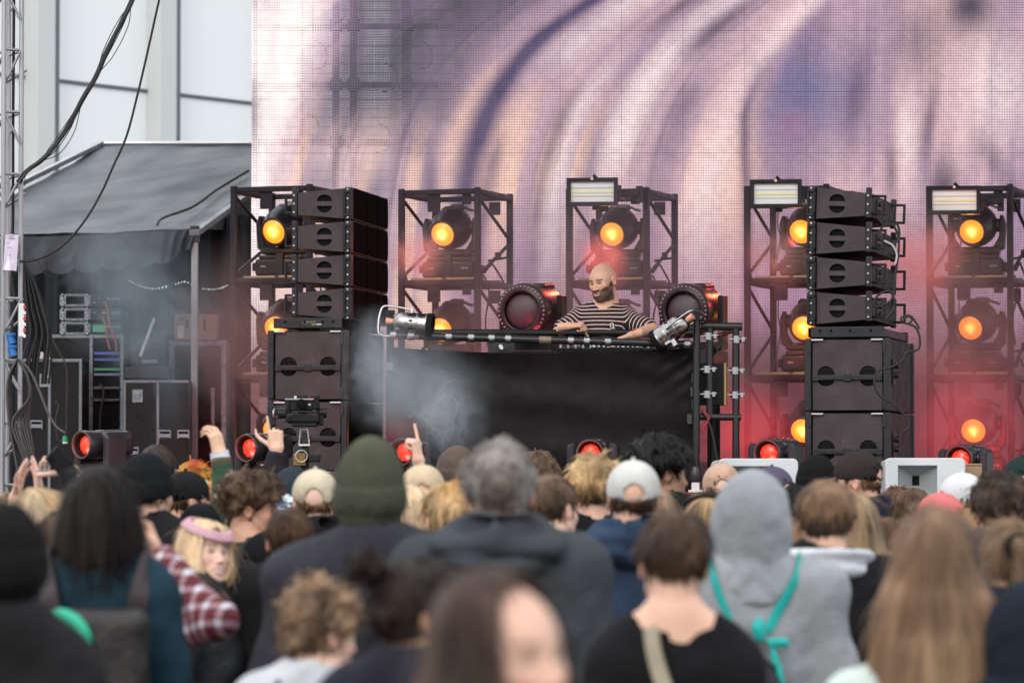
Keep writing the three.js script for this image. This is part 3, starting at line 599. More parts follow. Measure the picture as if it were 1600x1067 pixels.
  whole('speaker_cable', 'pale jumper cable hanging behind the right line array boxes', 'cable', tube(c([[1382, 376], [1396, 384], [1402, 398], [1400, 412]], 23.6), 0.007, 30, 6), M.cablePale);
  whole('speaker_cable', 'black cable draped over the front of the right upper subwoofer', 'cable', tube(c([[1418, 505], [1432, 512], [1438, 530], [1436, 545], [1416, 552], [1412, 562], [1392, 574], [1372, 580], [1367, 600], [1375, 617], [1398, 632], [1418, 655], [1420, 668], [1410, 676]], 23.3), 0.008, 120, 6), M.cable);
  whole('speaker_cable', 'small coil of cable on top of the right subwoofers', 'cable', tube(c([[1410, 503], [1420, 494], [1426, 500], [1418, 506], [1408, 498], [1422, 493], [1432, 504], [1438, 514]], 23.4), 0.007, 60, 6), M.cable);
}

// ---------------------------------------------------------------- front floor moving heads
{
  const make = () => {
    const t = thing('moving_head', 'm', 'moving head light', V(), 0, 'floor moving heads along the stage front');
    part('base', [bx(0.36, 0.16, 0.36, 0, 0.10, 0, 0.025), bx(0.30, 0.03, 0.30, 0, 0.19, 0, 0.01), bx(0.32, 0.02, 0.32, 0, 0.01, 0)], M.fixture, t);
    for (const s of [-1, 1]) {
      part('yoke_arm', [prism([[s * 0.118, 0.20], [s * 0.172, 0.20], [s * 0.180, 0.34], [s * 0.178, 0.62], [s * 0.160, 0.645], [s * 0.126, 0.645], [s * 0.118, 0.62]][s > 0 ? 'slice' : 'reverse'](), 0.19, 0.014)], M.fixtureLight, t);
      part('warning_label', bx(0.016, 0.14, 0.0016, s * 0.147, 0.38, 0.0962, 0), mat([1, 1, 1], 0.6, { map: textTex(16, 128, (x, W, H) => { x.fillStyle = '#1b1c1f'; x.fillRect(0, 0, W, H); x.fillStyle = '#e8d24a'; x.beginPath(); x.moveTo(8, 112); x.lineTo(15, 126); x.lineTo(1, 126); x.fill(); x.fillStyle = '#cfd2c8'; for (let i = 22; i < 106; i += 5) x.fillRect(4, i, 8, 3); x.fillStyle = '#e2452a'; x.fillRect(5, 6, 6, 8); }) }), t);
    }
    const head = part('head', [lathe([[0.084, 0.165], [0.088, 0.185], [0.100, 0.185], [0.104, 0.16], [0.100, 0.10], [0.098, 0.02]], 36).rotateX(Math.PI / 2), bx(0.215, 0.185, 0.30, 0, 0.005, -0.10, 0.05), bx(0.12, 0.05, 0.2, 0, 0.08, -0.08, 0.02), new THREE.CylinderGeometry(0.05, 0.05, 0.25, 16).rotateZ(Math.PI / 2)], grainMat([0.035, 0.028, 0.036], 0.5, 0.0003, 4), t);
    head.position.y = 0.575; head.rotation.x = 0.02;
    part('lens', planarUV(disc(0.066, 0.135), 0.066), redLensMat, head);
    part('baffle', lathe([[0.066, 0.13], [0.084, 0.165]], 32).rotateX(Math.PI / 2), M.hole, head);
    return t;
  };
  const m0 = make(), red = new THREE.Color(1, 0.10, 0.03);
  [[156, 695, -0.72, 'beside the flight cases, leftmost'], [409, 700, -0.62, 'in front of the left lighting frame, behind the pointing hand'], [648, 706, -0.52, 'in front of the left end of the booth cloth'], [928, 708, -0.18, 'in front of the middle of the booth cloth'], [1213, 708, -0.45, 'left of the right speaker stack, behind a white speaker'], [1510, 717, -0.4, 'right of the right speaker stack, rightmost']].forEach(([px, py, yaw, w], i) => {
    const d = 23.4, p = at(px, py, d), l = 'floor moving head ' + w;
    const off = p.y - 0.575 * 0.86 - STAGE;                                    // some stand on low blocks
    const m = i ? dup(m0, 'moving_head', p, yaw, l) : m0; m.position.set(p.x, p.y - 0.575 * 0.86, p.z); m.rotation.y = yaw; m.scale.setScalar(0.86); m.userData.label = l;
    if (off > 0.01) whole('block', `black block under moving head ${w}`, 'block', bx(0.42, off, 0.42, p.x, STAGE + off / 2, p.z, 0.006), M.caseBlack, 'blocks under the moving heads');
    pointLight(scene, V(0, 0, 0.25).applyAxisAngle(Y, yaw).add(p), red, 0.12, 3).name = 'moving_head_light';
  });
}
// white front fill speakers
{
  const make = () => {
    const t = thing('front_fill_speaker', 'f', 'loudspeaker', V(), 0, 'white front fill speakers on the stage edge');
    const w = 0.455, h = 0.47, dep = 0.3, s = new THREE.Shape();
    const R = 0.03; s.moveTo(-w / 2 + R, 0); s.lineTo(w / 2 - R, 0); s.quadraticCurveTo(w / 2, 0, w / 2, R); s.lineTo(w / 2, h - R); s.quadraticCurveTo(w / 2, h, w / 2 - R, h); s.lineTo(-w / 2 + R, h); s.quadraticCurveTo(-w / 2, h, -w / 2, h - R); s.lineTo(-w / 2, R); s.quadraticCurveTo(-w / 2, 0, -w / 2 + R, 0);
    const a = [[-0.165, 0.25], [0.075, 0.25], [0.075, 0.435], [-0.165, 0.435]], ho = new THREE.Path(a.map(([x, y]) => new THREE.Vector2(x, y)).reverse()); s.holes.push(ho);
    const wo = new THREE.Path(); wo.absellipse(0, 0.125, 0.10, 0.10, 0, Math.PI * 2, true); s.holes.push(wo);
    const wm = grainMat([0.60, 0.63, 0.66], 0.6, 0.0006, 3);
    part('front_board', boxUV(new THREE.ExtrudeGeometry(s, { depth: 0.02, bevelEnabled: true, bevelSize: 0.006, bevelThickness: 0.006, bevelSegments: 2, curveSegments: 16 })), wm, t);
    part('cabinet', bx(w - 0.006, h - 0.006, dep, 0, h / 2, -dep / 2 - 0.09, 0.03), wm, t);
    part('cabinet_edge', [bx(w - 0.004, 0.02, 0.1, 0, h - 0.012, -0.05), bx(w - 0.004, 0.02, 0.1, 0, 0.012, -0.05), bx(0.02, h - 0.006, 0.1, w / 2 - 0.012, h / 2, -0.05), bx(0.02, h - 0.006, 0.1, -w / 2 + 0.012, h / 2, -0.05)], wm, t);
    const b = [[-0.065, 0.315], [-0.025, 0.315], [-0.025, 0.37], [-0.065, 0.37]], zA = 0.002, zB = -0.085, pos = [];
    for (let i = 0; i < 4; i++) { const j = (i + 1) % 4, q = (P, z) => [P[0], P[1], z]; pos.push(...q(a[i], zA), ...q(b[j], zB), ...q(a[j], zA), ...q(a[i], zA), ...q(b[i], zB), ...q(b[j], zB)); }
    const horn = new THREE.BufferGeometry(); horn.setAttribute('position', new THREE.Float32BufferAttribute(pos, 3)); horn.computeVertexNormals();
    part('horn', horn, grainMat([0.34, 0.36, 0.37], 0.7, 0.0004, 3), t);
    part('throat', bx(0.05, 0.065, 0.004, -0.045, 0.342, -0.086, 0), M.hole, t);
    part('woofer', lathe([[0, 0.0], [0.03, 0.0], [0.04, -0.02], [0.095, 0.03]], 32).rotateX(Math.PI / 2).translate(0, 0.125, -0.03), mat([0.04, 0.04, 0.045], 0.6), t);
    return t;
  };
  const a = make(); a.position.copy(at(1446, 750, 22.45)).setY(STAGE); a.position.y = at(0, 717, 22.45).y - 0.47; a.userData.label = 'white speaker with a square horn on the stage edge under the right stack';
  const p = at(1185, 750, 22.45); p.y = at(0, 718, 22.45).y - 0.47; dup(a, 'front_fill_speaker', p, 0.1, 'white speaker on the stage edge behind the purple cap, left of the black cap');
  const pl = thing('plywood_board', 'small bare plywood board leaning beside the right white speaker', 'board', V());
  part('board', bx(0.12, 0.30, 0.02, at(1516, 0, 22.6).x, at(0, 768, 22.6).y, -22.6).rotateZ(0), M.wood, pl);
  part('edge', bx(0.122, 0.012, 0.024, at(1516, 0, 22.6).x, at(0, 726, 22.6).y, -22.6), M.wood, pl);
}
// ---------------------------------------------------------------- DJ booth
const clampGeo = (r) => join([new THREE.CylinderGeometry(r, r, 0.036, 18, 1), bx(0.02, 0.03, 0.034, 0, 0, r + 0.008, 0.003), rod(V(0, -0.02, r + 0.006), V(0, 0.026, r + 0.016), 0.006)]);
{
  const D = 24.2, y0 = STAGE;
  const b = thing('dj_booth', 'DJ booth of black truss pipe with a long black cloth front', 'DJ booth', V(0, STAGE, -D));
  const lp = (px, py, d = D) => { const p = at(px, py, d); return V(p.x, p.y - STAGE, p.z + D); };
  // cloth: top edge hangs in a shallow arc, soft diagonal folds
  const a = lp(604, 541), c = lp(1093, 545), nu = 300, nv = 90;
  const P = new THREE.PlaneGeometry(1, 1, nu, nv), p = P.attributes.position, uv = P.attributes.uv;
  for (let i = 0; i < p.count; i++) {
    const u = p.getX(i) + 0.5, v = 0.5 - p.getY(i), X = mix(a.x, c.x, u);
    const top = mix(a.y, c.y, u) - 0.036 * Math.sin(Math.PI * Math.pow(u, 0.8)) + 0.012 * sstep(0.86, 1, u);
    const swag = Math.sin((v - 0.10 * u + 0.35 * u * (1 - u)) * 24 + 2 * fbm(u * 3, v * 3, 1, 2)) * 0.013 * Math.exp(-v * 1.2) * (1 - 0.55 * u);
    const soft = 0.022 * fbm(u * 3.4 + v * 1.2, v * 4 - u * 2.0, 7, 3) + 0.010 * Math.sin(u * 40 + v * 9) * sstep(0.5, 1, v);
    const tight = 0.008 * Math.exp(-((u - 1) * (u - 1) * 90 + (v - 0.02) * (v - 0.02) * 30)) * Math.sin((u + v) * 70);
    p.setXYZ(i, X, mix(top, 0.0, v), swag + soft + tight); uv.setXY(i, u * 2, v);
  }
  P.computeVertexNormals();
  part('front_cloth', P, M.cloth, b);
  part('side_cloth', bx(0.012, 1.0, 1.0, a.x - 0.0, 0.5, -0.52), M.cloth, b);
  for (const [x, y] of [[1087, 590], [1085, 612], [1080, 655], [1087, 632]]) part('tape', bx(0.03, 0.06, 0.004, lp(x, y).x - 0.01, lp(x, y).y, 0.035, 0.001).rotateZ(0), mat([0.05, 0.05, 0.055], 0.35), b);
  // table and gear
  part('table_top', bx(c.x - a.x - 0.1, 0.03, 0.8, (a.x + c.x) / 2, lp(0, 557).y, -0.46), M.blackMetal, b);
  for (const [x, z] of [[a.x + 0.1, -0.1], [c.x - 0.12, -0.1], [a.x + 0.1, -0.82], [c.x - 0.12, -0.82]]) part('table_leg', rod(V(x, 0, z), V(x, lp(0, 557).y, z), 0.022), M.blackMetal, b);
  // front pipe with its clamps
  const pa = lp(612, 524, 24.1), pb = lp(1082, 538, 24.1);
  part('front_pipe', rod(pa, pb, 0.0235, 0.0235, 16), mat([0.02, 0.02, 0.022], 0.35, { map: T.blotch, roughnessMap: T.wear }), b);
  const along = V().subVectors(pb, pa).normalize();
  part('pipe_joint', rod(V().lerpVectors(pa, pb, 0.49), V().lerpVectors(pa, pb, 0.53), 0.0245), grainMat([0.22, 0.17, 0.12], 0.7, 0.0006, 3), b);
  part('pipe_joint', rod(V().lerpVectors(pa, pb, 0.065), V().lerpVectors(pa, pb, 0.09), 0.0245), grainMat([0.22, 0.17, 0.12], 0.7, 0.0006, 3), b);
  for (const x of [614, 642, 701, 736, 768, 794, 892, 917, 950, 1030, 1048, 1074]) {
    const k = (x - 612) / 470, q = V().lerpVectors(pa, pb, k);
    const m = part('clamp', clampGeo(0.029), M.silver, b); m.position.copy(q); m.rotation.set(0, 0, Math.PI / 2 - 0.03);
  }
  part('back_pipe', rod(lp(608, 520, 24.9), lp(1085, 520, 24.9), 0.0235), M.blackMetal, b);
  part('desk_edge', bx(0.58, 0.018, 0.05, lp(843, 519).x, lp(0, 519).y, -0.1), M.blackMetal, b);
  // left end post
  part('post', rod(V(a.x + 0.02, 0, -0.05), V(a.x + 0.02, lp(0, 492).y, -0.05), 0.024), M.blackMetal, b);
  part('post_clamp', [bx(0.06, 0.03, 0.06, a.x + 0.02, lp(0, 488).y, -0.03), bx(0.03, 0.07, 0.04, a.x + 0.035, lp(0, 503).y, -0.02)], M.blackMetal, b);
  part('tape', bx(0.05, 0.05, 0.01, lp(608, 573).x, lp(608, 573).y, 0.04, 0.002), mat([0.12, 0.14, 0.14], 0.4), b);
}
{
  // scaffold side frame right of the booth
  const D = 24.1, t = thing('pipe_frame', 'black pipe frame with silver clamps at the right end of the booth', 'pipe frame', V(0, STAGE, -D));
  const lp = (px, py, dz = 0) => { const p = at(px, py, D); return V(p.x, p.y - STAGE, dz); };
  const pipe = mat([0.02, 0.019, 0.021], 0.4, { map: T.blotch, roughnessMap: T.wear });
  const q = (name, a, b, r = 0.0235) => part(name, rod(a, b, r, r, 14), pipe, t);
  q('post', lp(1088, 750), lp(1089, 492)); q('post', lp(1110, 650, -0.05), lp(1110, 512, -0.05)); q('post', lp(1151, 750, -0.05).setY(0), lp(1151, 512, -0.05));
  q('cross_pipe', lp(1096, 509, -0.05), lp(1161, 510, -0.05), 0.026); q('cross_pipe', lp(1094, 651, -0.05), lp(1159, 652, -0.05), 0.022);
  q('cross_pipe', lp(1088, 497), lp(1100, 506, -0.4)); q('cross_pipe', lp(1151, 512, -0.05), lp(1120, 520, -0.9));
  part('top_clamp', [prism([[-0.03, 0], [0.045, 0], [0.04, 0.05], [0.01, 0.085], [-0.03, 0.075]], 0.05, 0.006).translate(lp(1090, 502).x, lp(0, 502).y, 0.0)], M.blackMetal, t);
  for (const [x, y] of [[1108, 525], [1152, 530], [1106, 577], [1150, 579], [1106, 616], [1150, 617]]) {
    const o = lp(x, y, -0.05);
    part('clamp', new THREE.CylinderGeometry(0.03, 0.03, 0.045, 16).translate(o.x, o.y, o.z), M.silver, t);
    part('clamp_bolt', [rod(V(o.x - 0.05, o.y, o.z + 0.02), V(o.x + 0.06, o.y + 0.006, o.z + 0.02), 0.006), bx(0.02, 0.03, 0.012, o.x + 0.04, o.y, o.z + 0.03, 0.002), bx(0.014, 0.045, 0.05, o.x - 0.012, o.y, o.z + 0.005, 0.002)], M.silver, t);
  }
  part('base_block', [bx(0.09, 0.02, 0.09, lp(1087, 756).x, lp(0, 768).y, 0), bx(0.05, 0.05, 0.05, lp(1087, 757).x, lp(0, 760).y, 0)], mat([0.6, 0.6, 0.62], 0.5), t);
  part('wrap', lathe([[0.03, 0], [0.04, 0.02], [0.036, 0.06], [0.028, 0.09]], 12).translate(lp(1087, 750).x, lp(0, 752).y, 0), mat([0.03, 0.03, 0.033], 0.3), t);
  const red = thing('red_crate', 'dark red equipment crate on the stage under the right booth post', 'crate', V(lp(1100, 0).x, STAGE, -23.95));
  const hh = lp(0, 769).y;
  part('box', bx(0.5, hh, 0.5, 0.05, hh / 2, -0.1), grainMat([0.20, 0.02, 0.025], 0.5, 0.0005, 3), red);
  part('lid', bx(0.51, 0.012, 0.51, 0.05, hh - 0.012, -0.1), grainMat([0.26, 0.03, 0.03], 0.45, 0.0005, 3), red);
  // flat box hung in the frame
  const h = thing('amp_box', 'flat dark equipment box with brass edge behind the pipe frame', 'equipment box', V(0, STAGE, -24.35));
  const b0 = lp(1096, 566), b1 = lp(1139, 632);
  part('box', bx(b1.x - b0.x, b0.y - b1.y, 0.16, (b0.x + b1.x) / 2, (b0.y + b1.y) / 2, 0), M.caseBlack, h);
  part('brass_edge', bx(0.016, b0.y - b1.y + 0.004, 0.165, b1.x - 0.012, (b0.y + b1.y) / 2, 0, 0.002), mat([0.42, 0.30, 0.12], 0.5, { metal: 0.6 }), h);
  part('support', rod(V((b0.x + b1.x) / 2, b1.y, 0), V((b0.x + b1.x) / 2, 0, 0), 0.02), M.blackMetal, h);
  const r = thing('red_case', 'small red box standing behind the pipe frame', 'box', V(0, STAGE, -24.7));
  const r0 = lp(1121, 551), r1 = lp(1139, 566);
  part('box', bx(r1.x - r0.x, r0.y - r1.y, 0.1, (r0.x + r1.x) / 2, (r0.y + r1.y) / 2, 0), mat([0.16, 0.02, 0.025], 0.5), r);
  part('stand', rod(V((r0.x + r1.x) / 2, r1.y, 0), V((r0.x + r1.x) / 2, 0, 0), 0.015), M.blackMetal, r);
  const mic = thing('microphone_stand', 'short black boom microphone stand behind the pipe frame', 'microphone stand', V(0, STAGE, -24.5));
  part('boom', rod(lp(1112, 562), lp(1132, 537), 0.006), M.blackMetal, mic);
  part('microphone', [new THREE.SphereGeometry(0.022, 14, 10).translate(lp(1119, 543).x, lp(0, 543).y, 0), rod(lp(1119, 545), lp(1112, 558), 0.013)], M.hole, mic);
  part('stand', rod(lp(1113, 562), lp(1113, 750).setY(0), 0.01), M.blackMetal, mic);
  const w = (pts) => tube(pts.map(([x, y, z]) => lp(x, y, z ?? -0.02)), 0.010, 60, 6);
  whole('power_cable', 'thick black cable hanging from the lower pipe right of the booth', 'cable', w([[1097, 640], [1106, 655], [1113, 675], [1118, 700], [1122, 725], [1124, 760]]).translate(0, STAGE, -D), M.cable);
  whole('power_cable', 'red tipped cable knotted on the lower pipe right of the booth', 'cable', w([[1096, 676], [1103, 664], [1108, 652], [1101, 645], [1096, 640]]).translate(0, STAGE, -D), mat([0.3, 0.02, 0.04], 0.5));
}
{
  // mixer, decks and laptop on the booth table
  const D = 24.55, y = (py) => at(0, py, D).y, tb = y(556);
  const deck = (name, px, w, label, cat) => {
    const t = thing(name, label, cat, V(at(px, 0, D).x, tb, -D - 0.1));
    part('body', bx(w, 0.045, 0.34, 0, 0.026, 0, 0.006), M.caseBlack, t);
    part('platter', new THREE.CylinderGeometry(0.1, 0.1, 0.014, 30).translate(0, 0.056, -0.03), mat([0.04, 0.04, 0.045], 0.35, { metal: 0.4 }), t);
    for (let k = 0; k < 6; k++) part('knob', new THREE.CylinderGeometry(0.009, 0.01, 0.022, 10).translate(-w / 2 + 0.03 + k * (w - 0.06) / 5, 0.06, 0.14), M.silver, t);
    return t;
  };
  deck('media_player', 905, 0.3, 'black DJ deck on the booth table left of the mixer', 'DJ deck');
  deck('media_player', 1030, 0.3, 'black DJ deck on the booth table right of the mixer', 'DJ deck');
  const m = thing('dj_mixer', 'black DJ mixer with silver knobs under the DJ hand', 'DJ mixer', V(at(962, 0, D).x, tb, -D - 0.08));
  part('body', bx(0.32, 0.05, 0.36, 0, 0.028, 0, 0.006), M.caseBlack, m);
  for (let k = 0; k < 10; k++) for (let j = 0; j < 3; j++) part('knob', new THREE.CylinderGeometry(0.007, 0.009, 0.03, 10).translate(-0.14 + k * 0.031, 0.068, 0.15 - j * 0.09), k % 3 ? M.silver : M.white, m);
  const l = thing('laptop', 'dark laptop lid seen from behind on the booth table', 'laptop', V(at(783, 0, D).x, tb, -D + 0.05));
  part('lid', bx(0.17, 0.11, 0.008, 0, 0.055, 0, 0.003).rotateX(-0.25), M.caseBlack, l);
  part('keyboard', bx(0.17, 0.012, 0.22, 0, 0.008, -0.12, 0.003), M.caseBlack, l);
  part('logo', new THREE.CircleGeometry(0.012, 16).scale(1, 1.6, 1).rotateZ(0.5).rotateX(-0.25).translate(0.0, 0.055, 0.0056), M.white, l);
}
// chrome par cans on the pipe
{
  const make = () => {
    const t = thing('par_can', 'p', 'par can light', V(), 0, 'chrome par cans clamped on the booth pipe');
    const can = part('can', lathe([[0.0, -0.11], [0.03, -0.108], [0.055, -0.09], [0.066, -0.06], [0.067, -0.03], [0.0695, -0.026], [0.0695, -0.018], [0.067, -0.014], [0.068, 0.04], [0.0705, 0.044], [0.0705, 0.054], [0.068, 0.058], [0.069, 0.10], [0.072, 0.105], [0.072, 0.112], [0.06, 0.112]], 36).rotateX(Math.PI / 2), M.chrome, t);
    part('rim', lathe([[0.058, 0.112], [0.075, 0.11], [0.076, 0.145], [0.06, 0.145]], 32).rotateX(Math.PI / 2), M.hole, can);
    part('rear_socket', [new THREE.CylinderGeometry(0.016, 0.022, 0.05, 14).rotateX(Math.PI / 2).translate(0, 0, -0.13)], mat([0.75, 0.35, 0.22], 0.35), can);
    for (let k = 0; k < 8; k++) { const a = k * Math.PI / 4; part('vent_slot', bx(0.012, 0.004, 0.022, 0, 0.068, 0.01, 0.001).rotateZ(a), M.hole, can); }
    const yk = (pts) => tube(pts, 0.0075, 40, 6);
    part('yoke', yk([V(-0.085, 0, 0.0), V(-0.095, 0, -0.08), V(-0.09, 0, -0.185), V(-0.05, 0, -0.20), V(0.05, 0, -0.20), V(0.09, 0, -0.185), V(0.095, 0, -0.08), V(0.085, 0, 0.0)]), mat([0.45, 0.45, 0.47], 0.35, { metal: 0.9 }), t);
    part('pivot', rod(V(-0.1, 0, 0), V(0.1, 0, 0), 0.008), M.silver, t);
    part('hook', [bx(0.03, 0.05, 0.03, 0.02, -0.085, 0.03), bx(0.05, 0.02, 0.04, 0.03, -0.07, 0.06)], M.alu, t);
    return t;
  };
  const a = make(); a.userData.label = 'chrome par can lying on the left end of the booth pipe'; a.position.copy(at(641, 505, 24.1)); a.rotation.set(0, 1.42, 0, 'YXZ'); a.rotateX(0.10); a.rotateZ(1.35);
  const b = dup(a, 'par_can', at(1053, 515, 24.05), 0, 'chrome par can with orange rear on the right end of the booth pipe');
  b.rotation.set(0, 0, 0); b.up.set(0, 1, 0); const f = V(-0.80, -0.56, -0.35).normalize(); b.quaternion.setFromUnitVectors(V(0, 0, 1), f); b.rotateZ(1.0);
}
// remote camera in front of the left subs
{
  const D = 23.2, t = thing('robotic_camera', 'black remote controlled camera on a stand before the left subwoofers', 'camera', V(0, STAGE, -D));
  const q = (px, py, z = 0) => { const p = at(px, py, D); return V(p.x, p.y - STAGE, z); };
  const B = (name, x0, y0, x1, y1, d, m, z = 0, r = 0.008) => { const a = q(x0, y0), b = q(x1, y1); return part(name, bx(Math.abs(b.x - a.x), Math.abs(a.y - b.y), d, (a.x + b.x) / 2, (a.y + b.y) / 2, z, r), m, t); };
  const blk = M.blackMetal;
  B('camera_body', 452, 622, 488, 642, 0.13, blk); B('camera_top', 460, 617, 480, 624, 0.08, blk); B('side_battery', 446, 621, 454, 646, 0.1, blk, 0.02); B('monitor', 484, 618, 499, 640, 0.06, M.caseBlack, 0.03);
  B('gimbal_cradle', 447, 644, 500, 662, 0.16, blk, 0, 0.02); B('pan_head', 456, 660, 496, 667, 0.14, blk); B('rail', 446, 623, 490, 625, 0.02, M.alu, 0.07, 0.002);
  part('lens', lathe([[0, 0.09], [0.028, 0.09], [0.032, 0.08], [0.03, 0.0], [0, 0]], 20).rotateX(Math.PI / 2).translate(q(472, 632).x, q(0, 632).y, 0.06), M.hole, t);
  part('tilt_ring', new THREE.TorusGeometry(0.026, 0.007, 8, 20).rotateY(Math.PI / 2 - 0.5).translate(q(431, 646).x, q(0, 646).y, 0.04), M.alu, t);
  part('tilt_motor', [new THREE.CylinderGeometry(0.032, 0.032, 0.09, 18).rotateZ(Math.PI / 2).translate(q(440, 646).x, q(0, 646).y, 0), bx(0.05, 0.12, 0.06, q(424, 650).x, q(0, 650).y, 0)], M.rig, t);
  part('tilt_motor', new THREE.CylinderGeometry(0.03, 0.03, 0.06, 18).rotateZ(Math.PI / 2).translate(q(502, 645).x, q(0, 645).y, 0), blk, t);
  B('arm', 497, 640, 505, 665, 0.05, blk); B('button', 482, 631, 486, 634, 0.02, M.white, 0.06, 0.001); B('knob', 460, 619, 464, 623, 0.03, M.white, 0.05, 0.001); B('handle', 484, 622, 492, 626, 0.03, mat([0.2, 0.01, 0.012], 0.5), 0.06, 0.002);
  part('bracket_side', beam(q(470, 668), q(467, 695), 0.008, 0.05), M.alu, t); part('bracket_side', beam(q(480, 667), q(483, 695), 0.008, 0.05), M.alu, t);
  B('bracket_bar', 470, 670, 480, 672, 0.03, M.alu, 0, 0.002); B('bracket_foot', 467, 694, 484, 697, 0.06, M.white, 0.02, 0.002); B('bracket_plate', 472, 676, 481, 694, 0.02, M.fixtureLight, 0, 0.002);
  B('column', 470, 697, 482, 842, 0.06, blk); 
  part('foot', [bx(0.5, 0.03, 0.06, q(476, 0).x, 0.016, 0), bx(0.06, 0.03, 0.5, q(476, 0).x, 0.018, 0)], blk, t);
  B('motor_box', 459, 708, 478, 728, 0.10, mat([0.20, 0.13, 0.04], 0.45, { metal: 0.4 }), 0.03, 0.006);
  part('motor_ring', new THREE.TorusGeometry(0.035, 0.004, 8, 24).translate(q(472, 713).x, q(0, 713).y, 0.1), M.alu, t);
  B('motor_box', 482, 710, 500, 722, 0.10, blk, 0.02);
  part('control_cable', tube([q(446, 660, 0.08), q(452, 652, 0.1), q(466, 645, 0.12), q(474, 634, 0.1)], 0.004, 24, 5), M.cable, t);
  part('control_cable', tube([q(420, 628, 0.06), q(426, 632, 0.08), q(434, 640, 0.1), q(446, 642, 0.1), q(452, 630, 0.1)], 0.004, 24, 5), M.cable, t);
}

// ---------------------------------------------------------------- flight cases and racks under the tent
{
  const D = 32.4, s = mpp(D);
  const alu = grainMat([0.20, 0.22, 0.25], 0.5, 0.0003, 4, { metal: 0.7 }), steel = grainMat([0.30, 0.32, 0.35], 0.35, 0.0003, 4, { metal: 0.8 });
  const blank = grainMat([0.012, 0.013, 0.017], 0.6, 0.0004, 4);
  function flightCase(x0, y0, x1, y1, d, depth, label, group, o = {}) {
    const a = at(x0, y0, d), b = at(x1, y1 === null ? 750 : y1, d), yb = y1 === null ? STAGE + 0.001 : b.y, w = b.x - a.x, h = a.y - yb;
    const t = thing(o.name ?? 'flight_case', label, o.category ?? 'flight case', V((a.x + b.x) / 2, yb, -d), o.yaw ?? 0, group);
    part('shell', bx(w - 0.008, h - 0.008, depth, 0, h / 2, -depth / 2, 0.004), o.m ?? M.caseBlack, t);
    const e = o.edge ?? 0.028;
    const E = o.edges ?? 'tblr';
    if (E.includes('t')) part('edge_strip', bx(w, e, e, 0, h - e / 2, -0.003, 0.004), alu, t);
    if (E.includes('b')) part('edge_strip', bx(w, e, e, 0, e / 2, -0.003, 0.004), alu, t);
    if (E.includes('l')) part('edge_strip', bx(e, h, e, -w / 2 + e / 2, h / 2, -0.001, 0.004), alu, t);
    if (E.includes('r')) part('edge_strip', bx(e, h, e, w / 2 - e / 2, h / 2, -0.001, 0.004), alu, t);
    if (o.split) part('edge_strip', bx(e, h, e, -w / 2 + w * o.split, h / 2, 0.002, 0.004), alu, t);
    if (o.balls) for (const [x, y] of [[-1, 0], [1, 0], [-1, 1], [1, 1]]) part('ball_corner', new THREE.SphereGeometry(o.balls, 12, 8).translate(x * (w / 2 - 0.01), y * h + (y ? -0.01 : 0.01), 0.0), steel, t);
    for (const [fx, fy] of o.latches ?? []) { const X = -w / 2 + fx * w, Yy = fy * h; part('latch', [bx(0.085, 0.105, 0.008, X, Yy, 0.014, 0.003), bx(0.05, 0.06, 0.014, X, Yy, 0.018, 0.006), new THREE.TorusGeometry(0.018, 0.004, 6, 14).translate(X, Yy, 0.028)], steel, t); }
    for (const [fx, fy] of o.handles ?? []) { const X = -w / 2 + fx * w, Yy = fy * h; part('handle', [bx(0.012, 0.075, 0.014, X - 0.045, Yy, 0.014, 0.003), bx(0.012, 0.075, 0.014, X + 0.045, Yy, 0.014, 0.003), bx(0.1, 0.012, 0.016, X, Yy + 0.03, 0.016, 0.003), bx(0.085, 0.03, 0.01, X, Yy - 0.012, 0.014, 0.003)], steel, t); }
    return t;
  }
  // three amplifier racks on one another
  for (let k = 0; k < 3; k++) {
    const y = 459 + 22 * k, t = flightCase(92, y, 190, y + 21, D, 0.6, `${['topmost', 'middle', 'lowest'][k]} of three stacked amplifier racks with aluminium edges under the tent`, 'amplifier racks stacked under the tent', { name: 'amplifier_rack', category: 'amplifier rack', edge: 0.024, edges: '', m: blank });
    const w = 98 * s, h = 21 * s;
    for (const yy of [0.012, h - 0.012]) part('edge_strip', bx(w * 0.44, 0.022, 0.02, -w * 0.24, yy, 0.006, 0.004), alu, t);
    part('side_recess', bx(w * 0.30, h - 0.06, 0.004, -w * 0.24, h / 2, 0.004, 0), M.hole, t);
    for (const x of [-0.44, -0.05]) { part('butterfly_latch', [bx(0.055, h - 0.03, 0.012, x * w, h / 2, 0.012, 0.004), new THREE.TorusGeometry(0.016, 0.006, 6, 12).translate(x * w, h / 2, 0.02)], steel, t); for (const yy of [0.012, h - 0.012]) part('ball_corner', new THREE.SphereGeometry(0.017, 10, 8).translate(x * w, yy, 0.014), steel, t); }
    part('front_panel', bx(w * 0.44, h - 0.02, 0.012, w * 0.25, h / 2, 0.008, 0.003), M.rig, t);
    for (let j = 0; j < 5; j++) part('indicator', bx(0.014 + 0.012 * ((j * 3 + k) % 3), 0.008, 0.006, w * (0.06 + 0.075 * j), h * (0.35 + 0.3 * ((j + k) % 2)), 0.016, 0.001), [M.white, M.green, alu, M.white, alu][(j + k) % 5], t);
    for (let j = 0; j < 3; j++) part('knob', new THREE.CylinderGeometry(0.014, 0.014, 0.02, 12).rotateX(Math.PI / 2).translate(w * (0.35 + 0.05 * j), h * 0.6, 0.018), [alu, M.blue, alu][j], t);
    if (k === 2) part('terminal_block', bx(0.11, 0.06, 0.02, w * 0.14, h * 0.5, 0.02, 0.002), mat([0.06, 0.30, 0.20], 0.5), t);
    t.rotation.y = 0;
  }
